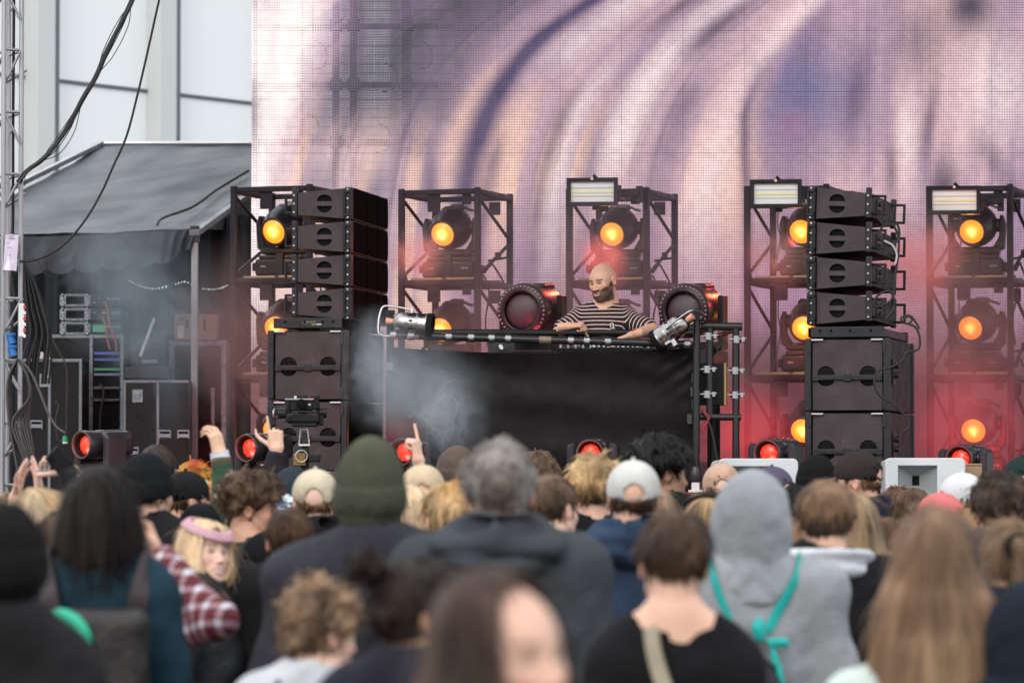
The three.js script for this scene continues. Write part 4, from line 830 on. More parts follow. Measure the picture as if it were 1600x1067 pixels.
  const red = mat([0.33, 0.07, 0.05], 0.6), rc = (pts) => tube(pts.map(([x, y]) => at(x, y, D - 0.06)), 0.009, 50, 6);
  whole('patch_cable', 'longer red patch cable hanging over the amplifier racks', 'cable', rc([[163, 472], [168, 486], [170, 505], [175, 520], [180, 535], [181, 549]]), red);
  whole('patch_cable', 'shorter red patch cable left on the amplifier racks', 'cable', rc([[158, 494], [163, 505], [166, 520], [168, 534], [171, 546]]), red);
  const rk = flightCase(72, 523, 192, null, D, 0.62, 'tall rack cabinet under the three amplifier racks, right half open', undefined, { name: 'rack_cabinet', category: 'rack cabinet', edge: 0.03, edges: 'tlr', split: 0.58 });
  {
    const w = 120 * s, h = rk.children[0].geometry.boundingBox ?? 0;
    const yy = (py) => CAM_Y + (750 - py) * s - STAGE;
    part('rack_opening', bx(w * 0.36, yy(530) - 0.06, 0.006, w * 0.29, (yy(530)) / 2, 0.006, 0), M.hole, rk);
    for (const [py, c] of [[552, [0.06, 0.08, 0.45]], [562, [0.04, 0.06, 0.25]], [585, [0.10, 0.12, 0.2]], [577, [0.03, 0.2, 0.1]], [606, [0.05, 0.05, 0.06]], [625, [0.05, 0.05, 0.06]]]) part('rack_unit', bx(w * 0.34, 0.022, 0.03, w * 0.29, yy(py), 0.02, 0.003), mat(c, 0.45), rk);  // blue light on the shelf lines is put into their colours
    part('cable', tube([V(w * 0.2, yy(600), 0.03), V(w * 0.25, yy(610), 0.05), V(w * 0.22, yy(640), 0.05), V(w * 0.2, yy(700), 0.05)], 0.01, 30, 5), M.cable, rk);
  }
  flightCase(22, 561, 127, null, 31.4, 0.5, 'black flight case with steel latches at the foot of the truss tower', undefined, { edges: 'tr', split: 0.52, edge: 0.026, latches: [[0.45, 0.87], [0.45, 0.34]], handles: [[0.33, 0.6]] });
  flightCase(192, 594, 294, null, 31.8, 0.5, 'low black flight case with a steel latch beside the rack cabinet', undefined, { edges: 'tl', split: 0.53, edge: 0.024, latches: [[0.22, 0.89]], handles: [[0.15, 0.5], [0.64, 0.62], [0.92, 0.62]] });
  const big = flightCase(264, 532, 353, null, 32.9, 0.6, 'tall open flight case behind the tent post with a cardboard box on top', undefined, { edge: 0.045, edges: 'tlr', balls: 0.02 });
  part('rack_strip', bx(0.035, 1.05, 0.02, 0.13, 0.62, 0.01, 0.003), alu, big);
  part('device', [bx(0.1, 0.03, 0.02, -0.13, 1.15, 0.01, 0.003)], mat([0.2, 0.05, 0.25], 0.5), big);
  part('device', [bx(0.04, 0.06, 0.03, -0.17, 0.98, 0.02, 0.004), bx(0.006, 0.16, 0.01, -0.17, 1.08, 0.02, 0.001)], mat([0.35, 0.45, 0.5], 0.4), big);
  const cb = thing('cardboard_box', 'brown cardboard box lying on the tall open flight case', 'cardboard box', V(at(306, 0, 32.8).x, at(0, 531, 32.8).y, -32.9));
  part('box', bx(68 * s, 40 * s, 0.4, 0, 20 * s, -0.15, 0.005), M.cardboard, cb);
  part('flap', bx(68 * s, 0.006, 0.2, 0, 40 * s + 0.004, -0.05, 0.001), M.cardboard, cb);
  part('label_sticker', bx(0.05, 0.11, 0.003, -24 * s, 13 * s, 0.053, 0), M.white, cb);
  part('printed_mark', bx(0.05, 0.02, 0.003, -22 * s, 34 * s, 0.053, 0), mat([0.08, 0.05, 0.03], 0.8), cb);
  part('hand_hole', bx(0.025, 0.07, 0.003, -14 * s, 26 * s, 0.053, 0), M.hole, cb);
  part('hand_hole', bx(0.02, 0.09, 0.003, 14 * s, 24 * s, 0.053, 0), M.hole, cb);
  whole('white_pole', 'thin white pole leaning against the low flight case', 'pole', rod(at(241, 497, 31.9), at(219, 557, 31.9), 0.014), M.white);
  const gear = thing('mixer_console', 'dark open console piled on the low flight case', 'console', V(at(232, 0, 32).x, at(0, 594, 32).y, -32));
  part('body', bx(70 * s, 0.1, 0.3, 0, 0.06, -0.1, 0.01), blank, gear); part('screen_lid', bx(50 * s, 0.2, 0.02, -0.02, 0.2, -0.2, 0.004), blank, gear);
  part('silver_bar', bx(24 * s, 0.03, 0.03, 0.02, 0.155, 0.02, 0.003), steel, gear); part('green_tape', bx(18 * s, 0.04, 0.01, 0.06, -0.06, 0.075, 0.002).rotateZ(0.15), mat([0.02, 0.17, 0.07], 0.6), gear);
  // string of lights across the back of the tent
  const sl = thing('string_light', 'string of tiny white lights sagging across the back of the tent', 'string lights', V());
  const lightPts = [[200, 437], [214, 444], [226, 448], [241, 450], [258, 447], [274, 443], [288, 439], [305, 446], [318, 450], [332, 451], [345, 449], [356, 444]];
  const cv = curveOf(lightPts.map(([x, y]) => at(x, y, 33)));
  part('wire', new THREE.TubeGeometry(cv, 80, 0.003, 5), M.cable, sl);
  const bulb = new THREE.MeshStandardMaterial({ color: col(0.9, 1, 0.95), emissive: col(0.75, 1, 0.9), emissiveIntensity: 0.45 });
  srand(5); for (let k = 0; k < 34; k++) if (![13, 14, 22, 23].includes(k)) part('bulb', new THREE.SphereGeometry(0.006 + 0.003 * rnd(), 8, 6).translate(...cv.getPoint((k + 0.5) / 34).add(V(0, -0.006, 0.004)).toArray()), bulb, sl);
  pointLight(scene, cv.getPoint(0.4).add(V(0, -0.03, 0.05)), new THREE.Color(0.8, 1, 0.95), 0.03, 2).name = 'string_light_glow';
}

// ---------------------------------------------------------------- truss tower and cables at the left edge
{
  const D = 24, t = thing('truss_tower', 'aluminium lattice truss tower at the left edge of the stage', 'truss tower', V(0, 0, -D));
  const q = (px, py, z = 0) => { const p = at(px, py, D); return V(p.x, p.y, z); };
  const top = -160, B = [[6, 0], [32, -0.05], [-24, -0.24], [4, -0.3]];
  for (const [x, z] of B) part('chord', rod(q(x, 0, z).setY(0.02), q(x, top, z), 0.0155, 0.0155, 14), M.trussAlu, t);
  const rungs = []; for (let y = -118; y < 760; y += 97.3) rungs.push(y);
  rungs.forEach((y, k) => {
    part('rung', rod(q(6, y, 0), q(32, y, -0.05), 0.010), M.trussAlu, t); part('rung', rod(q(6, y + 3, 0), q(-24, y + 3, -0.24), 0.010), M.trussAlu, t); part('rung', rod(q(32, y + 1, -0.05), q(4, y + 1, -0.3), 0.010), M.trussAlu, t);
    const e = k % 2;
    part('diagonal', rod(q(e ? 7 : 31, y + 4, 0), q(e ? 31 : 7, y + 50, -0.02), 0.0085), M.trussAlu, t);
    part('diagonal', rod(q(e ? 8 : 30, y + 26, -0.3), q(e ? 31 : 5, y + 52, -0.05), 0.0085), M.trussAlu, t);
    part('diagonal', rod(q(6, y + 4, 0), q(-24, y + 50, -0.24), 0.0085), M.trussAlu, t);
  });
  part('foot_plate', bx(0.4, 0.02, 0.4, q(4, 0).x, 0.012, -0.15), M.trussAlu, t);
  const pap = thing('paper_notice', 'crumpled lilac paper notice taped to the truss tower', 'notice', V(0, 0, -D + 0.035));
  const P = new THREE.PlaneGeometry(21 * mpp(D), 56 * mpp(D), 8, 20), p = P.attributes.position; for (let i = 0; i < p.count; i++) p.setZ(i, 0.006 * fbm(p.getX(i) * 40, p.getY(i) * 30, 2, 2));
  P.computeVertexNormals();
  part('sheet', P.rotateZ(-0.06).translate(q(19, 0).x, q(0, 395).y, 0), mat([1, 1, 1], 0.7, { side: THREE.DoubleSide, map: textTex(64, 168, (x, W, H) => { x.fillStyle = '#c9bfd6'; x.fillRect(0, 0, W, H); x.fillStyle = '#4a4358'; x.fillRect(16, 16, 30, 4); x.fillRect(10, 40, 14, 2); x.fillStyle = '#6a6378'; for (const y of [58, 64, 96, 118]) x.fillRect(12, y, 22, 2); x.fillStyle = '#e8e2f0'; x.beginPath(); x.moveTo(6, 168); x.lineTo(20, 90); x.lineTo(36, 168); x.fill(); }) }), pap);
  part('tape', bx(0.03, 0.012, 0.002, q(19, 0).x, q(0, 368).y, 0.002, 0), mat([0.5, 0.47, 0.5], 0.4), pap);
  const W = (pts, r, n = 80) => tube(pts.map(([x, y, z]) => q(x, y, z ?? 0)), r, n, 7).translate(0, 0, -D);
  whole('power_cable', 'thick black cable running straight down inside the truss tower', 'cable', W([[18, -160, -0.1], [17, 60, -0.1], [16, 200, -0.1], [16, 330, -0.1], [15, 420, -0.1], [20, 480, -0.08]], 0.010), M.cable);
  // bundle sweeping from the top to the tower
  const bun = thing('cable_bundle', 'thick bundle of black cables sweeping down to the truss tower', 'cable bundle', V());
  srand(77);
  const path = [[228, -60], [205, 2], [190, 32], [165, 82], [150, 118], [128, 155], [104, 200], [80, 234], [62, 252], [40, 268], [28, 285]];
  for (let k = 0; k < 9; k++) {
    const a = rr(0, 6.28), r = k < 6 ? 2.4 : 0;
    part('cable', tube(path.map(([x, y], i) => { const tw = a + i * 0.7; const loose = k >= 6 ? (i % 4 === 2 || i % 4 === 3 ? 5 + 4 * (k - 6) : 0.5) * (k === 7 ? -0.6 : 1) : 0; const p = at(x + r * Math.cos(tw) + loose * 0.8, y + r * Math.sin(tw) * 0.7 + loose * 0.5, 23.9); p.z += 0.012 * Math.sin(tw); return p; }), k < 6 ? 0.0085 : 0.003, 110, 6), k % 3 === 1 ? M.cableGrey : M.cable, bun);
  }
  whole('single_cable', 'single black cable hanging in a long curve in front of the tent roof', 'cable', W([[258, -40], [247, 4], [230, 80], [214, 148], [196, 215], [175, 262], [158, 300], [132, 344], [100, 381], [68, 401], [42, 408], [30, 408]], 0.0075, 130), M.cable);
  whole('loose_cable', 'thin loose cable end dangling beside the paper notice', 'cable', W([[30, 408], [48, 404], [58, 408], [64, 420], [72, 430], [80, 433]], 0.003, 40), M.cable);
  // hanging bundle from the tower foot
  const hang = thing('cable_bundle', 'bundle of cables hanging like a curtain beside the truss tower', 'cable bundle', V());
  for (let k = 0; k < 15; k++) { const e = rr(-6, 6), b = 38 + k * 3.0; part('cable', tube([[34 + k * 0.5, 405 + k], [38 + k * 1.1, 440], [42 + k * 1.9 + e * 0.3, 480], [46 + k * 2.3, 520], [b + e, 560], [b - 4 + e, 600]].map(([x, y]) => at(x, y, 24.2 + 0.02 * (k % 4))), 0.0058 + 0.002 * rnd(), 50, 5), k % 4 ? M.cable : M.cableGrey, hang); }
  // coiled loops
  const loops = thing('cable_coil', 'grey cables hung in long loops at the foot of the truss tower', 'cable coil', V());
  for (let k = 0; k < 7; k++) { const o = k * 2.2, w = 9 + 3 * (k % 3), r1 = rr(-4, 4); part('cable', tube([[26 + r1 * 0.2, 560], [14 - w * 0.2 + o * 0.3, 590], [12 + o * 0.5, 650], [22 + o + r1, 715], [30 + o, 745], [36 + o * 1.2, 720], [18 + o * 2, 660], [42 + w * 0.3, 620], [40 + w * 0.2, 590], [28, 562]].map(([x, y]) => at(x, y, 23.7 + 0.015 * k)), 0.008, 120, 6), mat([0.05 + 0.014 * (k % 3), 0.05 + 0.013 * (k % 3), 0.052 + 0.013 * (k % 3)], 0.6), loops); }
  whole('loose_cable', 'grey cable running from the coils across the front of the flight case', 'cable', tube([[30, 562], [46, 580], [60, 610], [74, 645], [88, 668], [100, 676]].map(([x, y]) => at(x, y, 23.6)), 0.009, 60, 6), mat([0.07, 0.07, 0.072], 0.6));
  whole('loose_cable', 'thin black cable dropping over the flight case to a green plug', 'cable', tube([[76, 520], [90, 548], [102, 570], [104, 600], [103, 640], [101, 680], [92, 690], [86, 660], [90, 630], [84, 627]].map(([x, y]) => at(x, y, 31)), 0.007, 80, 6), M.cableGrey);
  const gp = thing('cable_plug', 'green cable plug lying against the flight case', 'plug', at(101, 686, 30.9));
  part('body', new THREE.CylinderGeometry(0.02, 0.022, 0.05, 12), M.green, gp); part('collar', new THREE.CylinderGeometry(0.023, 0.023, 0.012, 12).translate(0, -0.03, 0), M.white, gp);
  [[16, 530, 'upper'], [18, 549, 'lower']].forEach(([x, y, w]) => { const c = thing('power_connector', `${w} of two blue power connectors hanging in the truss tower`, 'power connector', at(x, y, 23.95), 0, 'blue power connectors'); part('shell', new THREE.CylinderGeometry(0.024, 0.028, 0.06, 16).rotateZ(0.3), M.blue, c); part('cap', new THREE.CylinderGeometry(0.031, 0.031, 0.02, 16).translate(0.0, 0.03, 0), M.blue, c); part('lead', rod(V(0, 0.03, 0), V(0.012, 0.12, 0), 0.008), M.cable, c); });
  const bar = thing('striped_board', 'white board with red striped edge strapped to the truss tower', 'board', V());
  part('board', bx(9 * mpp(24), 52 * mpp(24), 0.012, at(35, 0, 23.9).x, at(0, 500, 23.9).y, -23.9), M.white, bar);
  for (let k = 0; k < 6; k++) part('stripe', bx(4 * mpp(24), 5 * mpp(24), 0.013, at(40, 0, 23.9).x, at(0, 480 + k * 9, 23.9).y, -23.895, 0.001).rotateZ(0), k % 2 ? M.white : M.red, bar);
  whole('paper_cone', 'crumpled white paper peak on top of the left flight case', 'paper', prism([[-0.07, 0], [0.08, 0], [0.03, 0.035], [-0.005, 0.062], [-0.03, 0.055]], 0.05, 0.01).translate(at(66, 0, 31.2).x, at(0, 561, 31.2).y, -31.3), M.paper);
}

// ---------------------------------------------------------------- theatrical smoke: thin curved veils, lit by the lamps
{
  // ragged drifting wisps, thin towards every edge
  const veilMap = (seed, n = 3, thin = 1) => dataTex(256, 256, (i, j, u, v) => {
    const x = u * 2 - 1, y = v * 2 - 1, wx = fbm(u * n, v * n, seed, 4), wy = fbm(u * n + 7, v * n + 3, seed + 2, 4);
    const r = Math.hypot(x + 0.45 * wx, y + 0.45 * wy), e = Math.pow(1 - sstep(0.05, 0.92, r), 1.3) * (1 - sstep(0.8, 1.0, Math.max(Math.abs(x), Math.abs(y))));
    const ridge = 1 - Math.abs(fbm(u * n * 1.2 + wx * 1.6, v * n * 1.2 + wy * 1.6, seed + 5, 5)) * 2.6, cl = 0.5 + 1.1 * fbm(u * n * 0.9 + wy, v * n * 0.9, seed + 9, 4);
    const g = e * clamp(mix(cl, ridge, 0.5 * thin)) ; return [g, g, g];
  }, false, false);
  const maps = [veilMap(1.5, 3, 1), veilMap(4.2, 4, 1), veilMap(8.8, 2.2, 0.6)];
  function veil(label, px, py, d, wpx, hpx, dens, k, spin = 0, tint = [0.40, 0.50, 0.56], layers = 3) {
    const s = mpp(d), g = [];
    const t = thing('smoke', label, 'smoke', at(px, py, d), 0); t.userData.kind = 'stuff';
    for (let i = 0; i < layers; i++) {
      const P = new THREE.PlaneGeometry(wpx * s, hpx * s, 10, 10), p = P.attributes.position;
      for (let q = 0; q < p.count; q++) p.setZ(q, 0.18 * Math.sin(p.getX(q) * 2.2 + i * 2) + 0.14 * Math.sin(p.getY(q) * 2.7 + i));
      P.computeVertexNormals(); P.rotateZ(spin + i * 0.35); P.rotateY(0.25 * (i - 1)); P.translate(0.05 * i, 0.04 * i, -0.16 * i);
      const m = new THREE.MeshPhysicalMaterial({ color: col(...tint), roughness: 1, transmission: 0.5, thickness: 0, specularIntensity: 0, alphaMap: maps[(k + i) % 3], transparent: true, opacity: dens / layers * 1.6, side: THREE.DoubleSide });
      const o = part('smoke_veil', P, m, t); o.castShadow = false;
    }
    return t;
  }
  const RS = [0.26, 0.22, 0.25];
  veil('blue grey smoke drifting across the left end of the booth cloth', 640, 620, 22.95, 250, 300, 0.95, 1, 0.6, [0.50, 0.60, 0.66]);
  veil('trail of smoke sinking before the booth cloth towards the raised hand', 690, 665, 22.9, 200, 150, 0.8, 0, -0.6, [0.50, 0.60, 0.66], 2);
  veil('wisp of smoke between the left subwoofers and the booth', 585, 575, 23.3, 170, 230, 0.8, 0, -0.2, [0.45, 0.52, 0.58]);
  veil('pale smoke hanging inside the tent', 235, 500, 31.6, 340, 420, 1.0, 2, 0.2, [0.36, 0.48, 0.55]);
  veil('thin smoke under the tent valance', 175, 400, 31.4, 320, 200, 0.5, 0, 0);
  veil('reddish smoke behind the left speaker stack', 390, 560, 27.6, 300, 500, 0.8, 1, 0.1, RS);
  veil('red smoke between the right stack and the right frame', 1490, 500, 27.3, 480, 600, 1.0, 2, 0.2, RS);
  veil('thin red smoke before the fourth lighting frame', 1180, 650, 26.4, 360, 360, 0.6, 0, 0.4, RS, 2);
  veil('thin red smoke before the rightmost lighting frame', 1540, 660, 26.2, 420, 380, 0.6, 1, 0.2, RS, 2);
  veil('thin lilac haze across the middle of the stage', 960, 440, 27.75, 1250, 640, 0.34, 2, 0, [0.42, 0.36, 0.46], 2);
  veil('red smoke low in front of the fourth lighting frame', 1185, 640, 29.2, 460, 480, 1.0, 2, -0.1, RS);
  veil('red smoke low in front of the rightmost lighting frame', 1530, 650, 29.2, 560, 480, 1.0, 2, 0.3, RS);
  veil('dull red smoke behind the booth', 840, 520, 27.6, 560, 340, 0.6, 2, 0, RS);
  veil('smoke lit red below the top lamp of the second frame', 650, 400, 27.7, 150, 130, 0.9, 2, 0.6, [0.4, 0.36, 0.38], 2);
  veil('smoke lit red below the top lamp behind the DJ', 940, 405, 27.7, 120, 140, 0.8, 2, 0.6, [0.4, 0.36, 0.38], 2);
  veil('smoke lit red left of the top lamp of the fourth frame', 1205, 400, 27.4, 130, 150, 0.7, 2, 0.6, [0.4, 0.36, 0.38], 2);
  veil('smoke lit red left of the top lamp of the rightmost frame', 1440, 405, 27.4, 240, 220, 0.8, 2, 0.6, [0.4, 0.36, 0.38], 2);
  veil('lilac smoke in front of the blue smoke painted on the screen', 1270, 150, 30, 240, 200, 0.12, 1, 0.1, [0.3, 0.3, 0.5], 2);
  // red floor lamps behind the booth and stacks
  const R = new THREE.Color(1, 0.035, 0.055), R2 = new THREE.Color(1, 0.10, 0.06);
  const red = (name, a, b, I, ang) => spotLight(name, a, b, R, I, ang, 0.9, 6);
  const lampAt = (px, d) => { const p = at(px, 750, d); p.y = STAGE + 0.25; return p; };
  const flood = (label, px, d, tx, ty, td, I, ang) => {
    const a = lampAt(px, d), b = at(tx, ty, td), t = thing('flood_light', label, 'flood light', V(a.x, STAGE, a.z), 0, 'red flood lights on the stage floor');
    const dir = V().subVectors(b, a).normalize();
    const h = new THREE.Group(); h.name = 'head'; h.position.y = 0.25; h.quaternion.setFromUnitVectors(V(0, 0, 1), dir); t.add(h);
    part('can', lathe([[0.07, 0.06], [0.08, 0.06], [0.08, -0.08], [0.05, -0.11], [0, -0.11]], 24).rotateX(Math.PI / 2), M.fixture, h);
    part('lens', disc(0.07, 0.045), new THREE.MeshStandardMaterial({ color: col(0.3, 0.01, 0.02), emissive: R, emissiveIntensity: 1.2 }), h);
    part('yoke', [bx(0.012, 0.26, 0.05, -0.1, 0.14, 0), bx(0.012, 0.26, 0.05, 0.1, 0.14, 0), bx(0.22, 0.02, 0.12, 0, 0.012, 0)], M.fixture, t);
    red('flood_light_beam', a.clone().addScaledVector(dir, 0.08), b, I, ang);
  };
  // the red half of four of the moving lamps, caught in the smoke beside the lens
  for (const [x, y, tx, ty, I] of [[690, 368, 645, 410, 3], [963, 372, 935, 412, 4], [1243, 374, 1200, 405, 3.5], [1530, 368, 1440, 405, 9]]) spotLight('stage_lamp_red_beam', at(x, y, 28.05), at(tx, ty, 27.6), R2, I, 0.5, 0.7, 2);
  flood('red flood light on the floor right of the booth', 1140, 25.2, 1190, 620, 27.6, 38, 0.42);
  flood('red flood light on the floor right of the right stack', 1500, 24.6, 1500, 610, 27.6, 50, 0.45);
  flood('red flood light on the floor behind the booth', 760, 25.4, 830, 600, 28.0, 14, 0.65);
  flood('red flood light on the floor left of the left stack', 352, 25.4, 400, 600, 27.8, 16, 0.6);
  flood('red flood light on the floor beside the left subwoofers', 630, 23.9, 575, 520, 25, 4, 0.7);
}
// ---------------------------------------------------------------- people: bodies as one skin over a field of tapered bones
// surface nets over a signed distance field; far blocks are skipped
function skinOf(f, lo, hi, h, pad = 0.02) {
  const nx = Math.ceil((hi[0] - lo[0]) / h) + 1, ny = Math.ceil((hi[1] - lo[1]) / h) + 1, nz = Math.ceil((hi[2] - lo[2]) / h) + 1;
  const D = new Float32Array(nx * ny * nz), B = 5, sx = 1, sy = nx, sz = nx * ny;
  for (let bz = 0; bz < nz; bz += B) for (let by = 0; by < ny; by += B) for (let bx_ = 0; bx_ < nx; bx_ += B) {
    const ex = Math.min(B, nx - bx_), ey = Math.min(B, ny - by), ez = Math.min(B, nz - bz);
    const c = f(lo[0] + (bx_ + ex / 2) * h, lo[1] + (by + ey / 2) * h, lo[2] + (bz + ez / 2) * h);
    const skip = Math.abs(c) > B * h * 1.7 + pad;
    for (let k = 0; k < ez; k++) for (let j = 0; j < ey; j++) { let o = (bz + k) * sz + (by + j) * sy + bx_; for (let i = 0; i < ex; i++, o++) D[o] = skip ? c : f(lo[0] + (bx_ + i) * h, lo[1] + (by + j) * h, lo[2] + (bz + k) * h); }
  }
  const id = new Int32Array(nx * ny * nz).fill(-1), pos = [], nor = [], idx = [];
  const C = [0, sx, sy, sx + sy, sz, sx + sz, sy + sz, sx + sy + sz], E = [[0, 1], [0, 2], [0, 4], [1, 3], [1, 5], [2, 3], [2, 6], [4, 5], [4, 6], [3, 7], [5, 7], [6, 7]];
  for (let k = 0; k < nz - 1; k++) for (let j = 0; j < ny - 1; j++) for (let i = 0; i < nx - 1; i++) {
    const o = k * sz + j * sy + i; let m = 0;
    for (let q = 0; q < 8; q++) if (D[o + C[q]] < 0) m |= 1 << q;
    if (m === 0 || m === 255) continue;
    let X = 0, Yy = 0, Z = 0, n = 0;
    for (const [a, b] of E) { if (((m >> a) & 1) === ((m >> b) & 1)) continue; const da = D[o + C[a]], db = D[o + C[b]], t = da / (da - db); X += mix(a & 1, b & 1, t); Yy += mix((a >> 1) & 1, (b >> 1) & 1, t); Z += mix(a >> 2, b >> 2, t); n++; }
    X /= n; Yy /= n; Z /= n;
    id[o] = pos.length / 3; pos.push(lo[0] + (i + X) * h, lo[1] + (j + Yy) * h, lo[2] + (k + Z) * h);
    const d = (q) => D[o + C[q]], L = mix;
    const gx = L(L(d(1) - d(0), d(3) - d(2), Yy), L(d(5) - d(4), d(7) - d(6), Yy), Z), gy = L(L(d(2) - d(0), d(3) - d(1), X), L(d(6) - d(4), d(7) - d(5), X), Z), gz = L(L(d(4) - d(0), d(5) - d(1), X), L(d(6) - d(2), d(7) - d(3), X), Yy), l = Math.hypot(gx, gy, gz) || 1;
    nor.push(gx / l, gy / l, gz / l);
  }
  for (let k = 1; k < nz - 1; k++) for (let j = 1; j < ny - 1; j++) for (let i = 1; i < nx - 1; i++) {
    const o = k * sz + j * sy + i, s = D[o] < 0;
    const quad = (a, b, c, d, flip) => { const A = id[a], B2 = id[b], C2 = id[c], D2 = id[d]; if (A < 0 || B2 < 0 || C2 < 0 || D2 < 0) return; flip ? idx.push(A, C2, B2, A, D2, C2) : idx.push(A, B2, C2, A, C2, D2); };
    if (s !== (D[o + sx] < 0)) quad(o - sy - sz, o - sz, o, o - sy, !s);
    if (s !== (D[o + sy] < 0)) quad(o - sx - sz, o - sx, o, o - sz, !s);
    if (s !== (D[o + sz] < 0)) quad(o - sx - sy, o - sy, o, o - sx, !s);
  }
  const g = new THREE.BufferGeometry();
  g.setAttribute('position', new THREE.Float32BufferAttribute(pos, 3)); g.setAttribute('normal', new THREE.Float32BufferAttribute(nor, 3)); g.setIndex(idx);
  return g;
}
const smin = (a, b, k) => { const h = Math.max(k - Math.abs(a - b), 0) / k; return Math.min(a, b) - h * h * k * 0.25; };
const smax = (a, b, k) => -smin(-a, -b, k);
const ell = (x, y, z, cx, cy, cz, rx, ry, rz) => { const a = (x - cx) / rx, b = (y - cy) / ry, c = (z - cz) / rz, k0 = Math.sqrt(a * a + b * b + c * c); const k1 = Math.sqrt((a / rx) ** 2 + (b / ry) ** 2 + (c / rz) ** 2); return k1 < 1e-9 ? -Math.min(rx, ry, rz) : k0 * (k0 - 1) / k1; };
function cap(x, y, z, a, b, r0, r1) { const bx_ = b[0] - a[0], by = b[1] - a[1], bz = b[2] - a[2], px = x - a[0], py = y - a[1], pz = z - a[2]; const t = clamp((px * bx_ + py * by + pz * bz) / (bx_ * bx_ + by * by + bz * bz + 1e-12)); return Math.hypot(px - bx_ * t, py - by * t, pz - bz * t) - mix(r0, r1, t); }

// ---- head, face towards +z, origin between the ears
function headField(o) {
  const f = o.female ? 1 : 0, sm = o.smile ?? 0, jw = (f ? 0.052 : 0.058) + (o.jaw ?? 0);
  return (x, y, z) => {
    const ax = Math.abs(x);
    let d = ell(x, y, z, 0, 0.036, -0.012, 0.075, 0.088, 0.094);
    d = smin(d, ell(x, y, z, 0, 0.01, 0.035, 0.062, 0.075, 0.055), 0.03);
    d = smin(d, ell(x, y, z, 0, -0.058, 0.038, jw, 0.046, 0.048), 0.035);
    d = smin(d, ell(x, y, z, 0, -0.098, 0.066, 0.021, 0.016, 0.018), 0.022);
    d = smin(d, cap(ax, y, z, [0.052, -0.05, 0.012], [0.02, -0.096, 0.062], 0.012, 0.011), 0.03);
    d = smin(d, ell(ax, y, z, 0.041, -0.022 + 0.006 * sm, 0.058, 0.02, 0.018 + 0.002 * sm, 0.018), 0.025);       // cheeks
    d = smin(d, cap(ax, y, z, [0.0, 0.024, 0.077], [0.05, 0.022, 0.052], 0.010, 0.009), 0.014);                     // brow
    d = smax(d, -ell(ax, y, z, 0.032, 0.004, 0.092, 0.017, 0.011, 0.016), 0.012);                                   // sockets
    d = smin(d, ell(ax, y, z, 0.031, 0.004, 0.066, 0.0125, 0.0115, 0.0125), 0.003);                                // eyeballs and lids
    d = smin(d, cap(x, y, z, [0, 0.012, 0.080], [0, -0.030, 0.104], 0.007, 0.010), 0.012);                          // nose
    d = smin(d, ell(ax, y, z, 0.011, -0.034, 0.093, 0.008, 0.007, 0.010), 0.007);
    d = smin(d, ell(x, y, z, 0, -0.060, 0.074, 0.026, 0.020, 0.018), 0.016);                                        // muzzle
    const cy = -0.064 + sm * 0.010 * (ax / 0.026) ** 2;
    d = smin(d, ell(x, y, z, 0, cy + 0.0065, 0.089, 0.021, 0.0055, 0.008), 0.004);
    d = smin(d, ell(x, y, z, 0, cy - 0.0075 - 0.004 * sm, 0.087, 0.018, 0.0065, 0.008), 0.004);
    d = smax(d, -ell(x, y, z, 0, cy - 0.001 - 0.002 * sm, 0.096, 0.021 + 0.005 * sm, 0.0014 + 0.0034 * sm, 0.012), 0.002);
    const ex = ax - 0.076 - 0.10 * Math.max(0, -(z + 0.012)), ey = y - 0.0, ez = z + 0.012;                         // ears
    let e = ell(ex, ey, ez, 0.003, 0.002, 0, 0.010, 0.031, 0.018); e = smax(e, -ell(ex, ey, ez, 0.012, 0.004, 0.004, 0.007, 0.019, 0.010), 0.004);
    d = smin(d, e, 0.006);
    if (o.beard) { const b = Math.max(ell(x, y, z, 0, -0.068, 0.040, jw + 0.003, 0.052, 0.052), y + 0.034 - 0.9 * Math.max(0, 0.040 - z) - 0.5 * Math.max(0, ax - 0.04)); d = smin(d, Math.max(b, -ell(x, y, z, 0, -0.058, 0.098, 0.030, 0.020, 0.05)), 0.005); }
    d = smin(d, cap(x, y, z, [0, -0.03, -0.025], [0, -0.16, -0.036], f ? 0.046 : 0.056, f ? 0.050 : 0.062), 0.02);   // neck
    return d;
  };
}
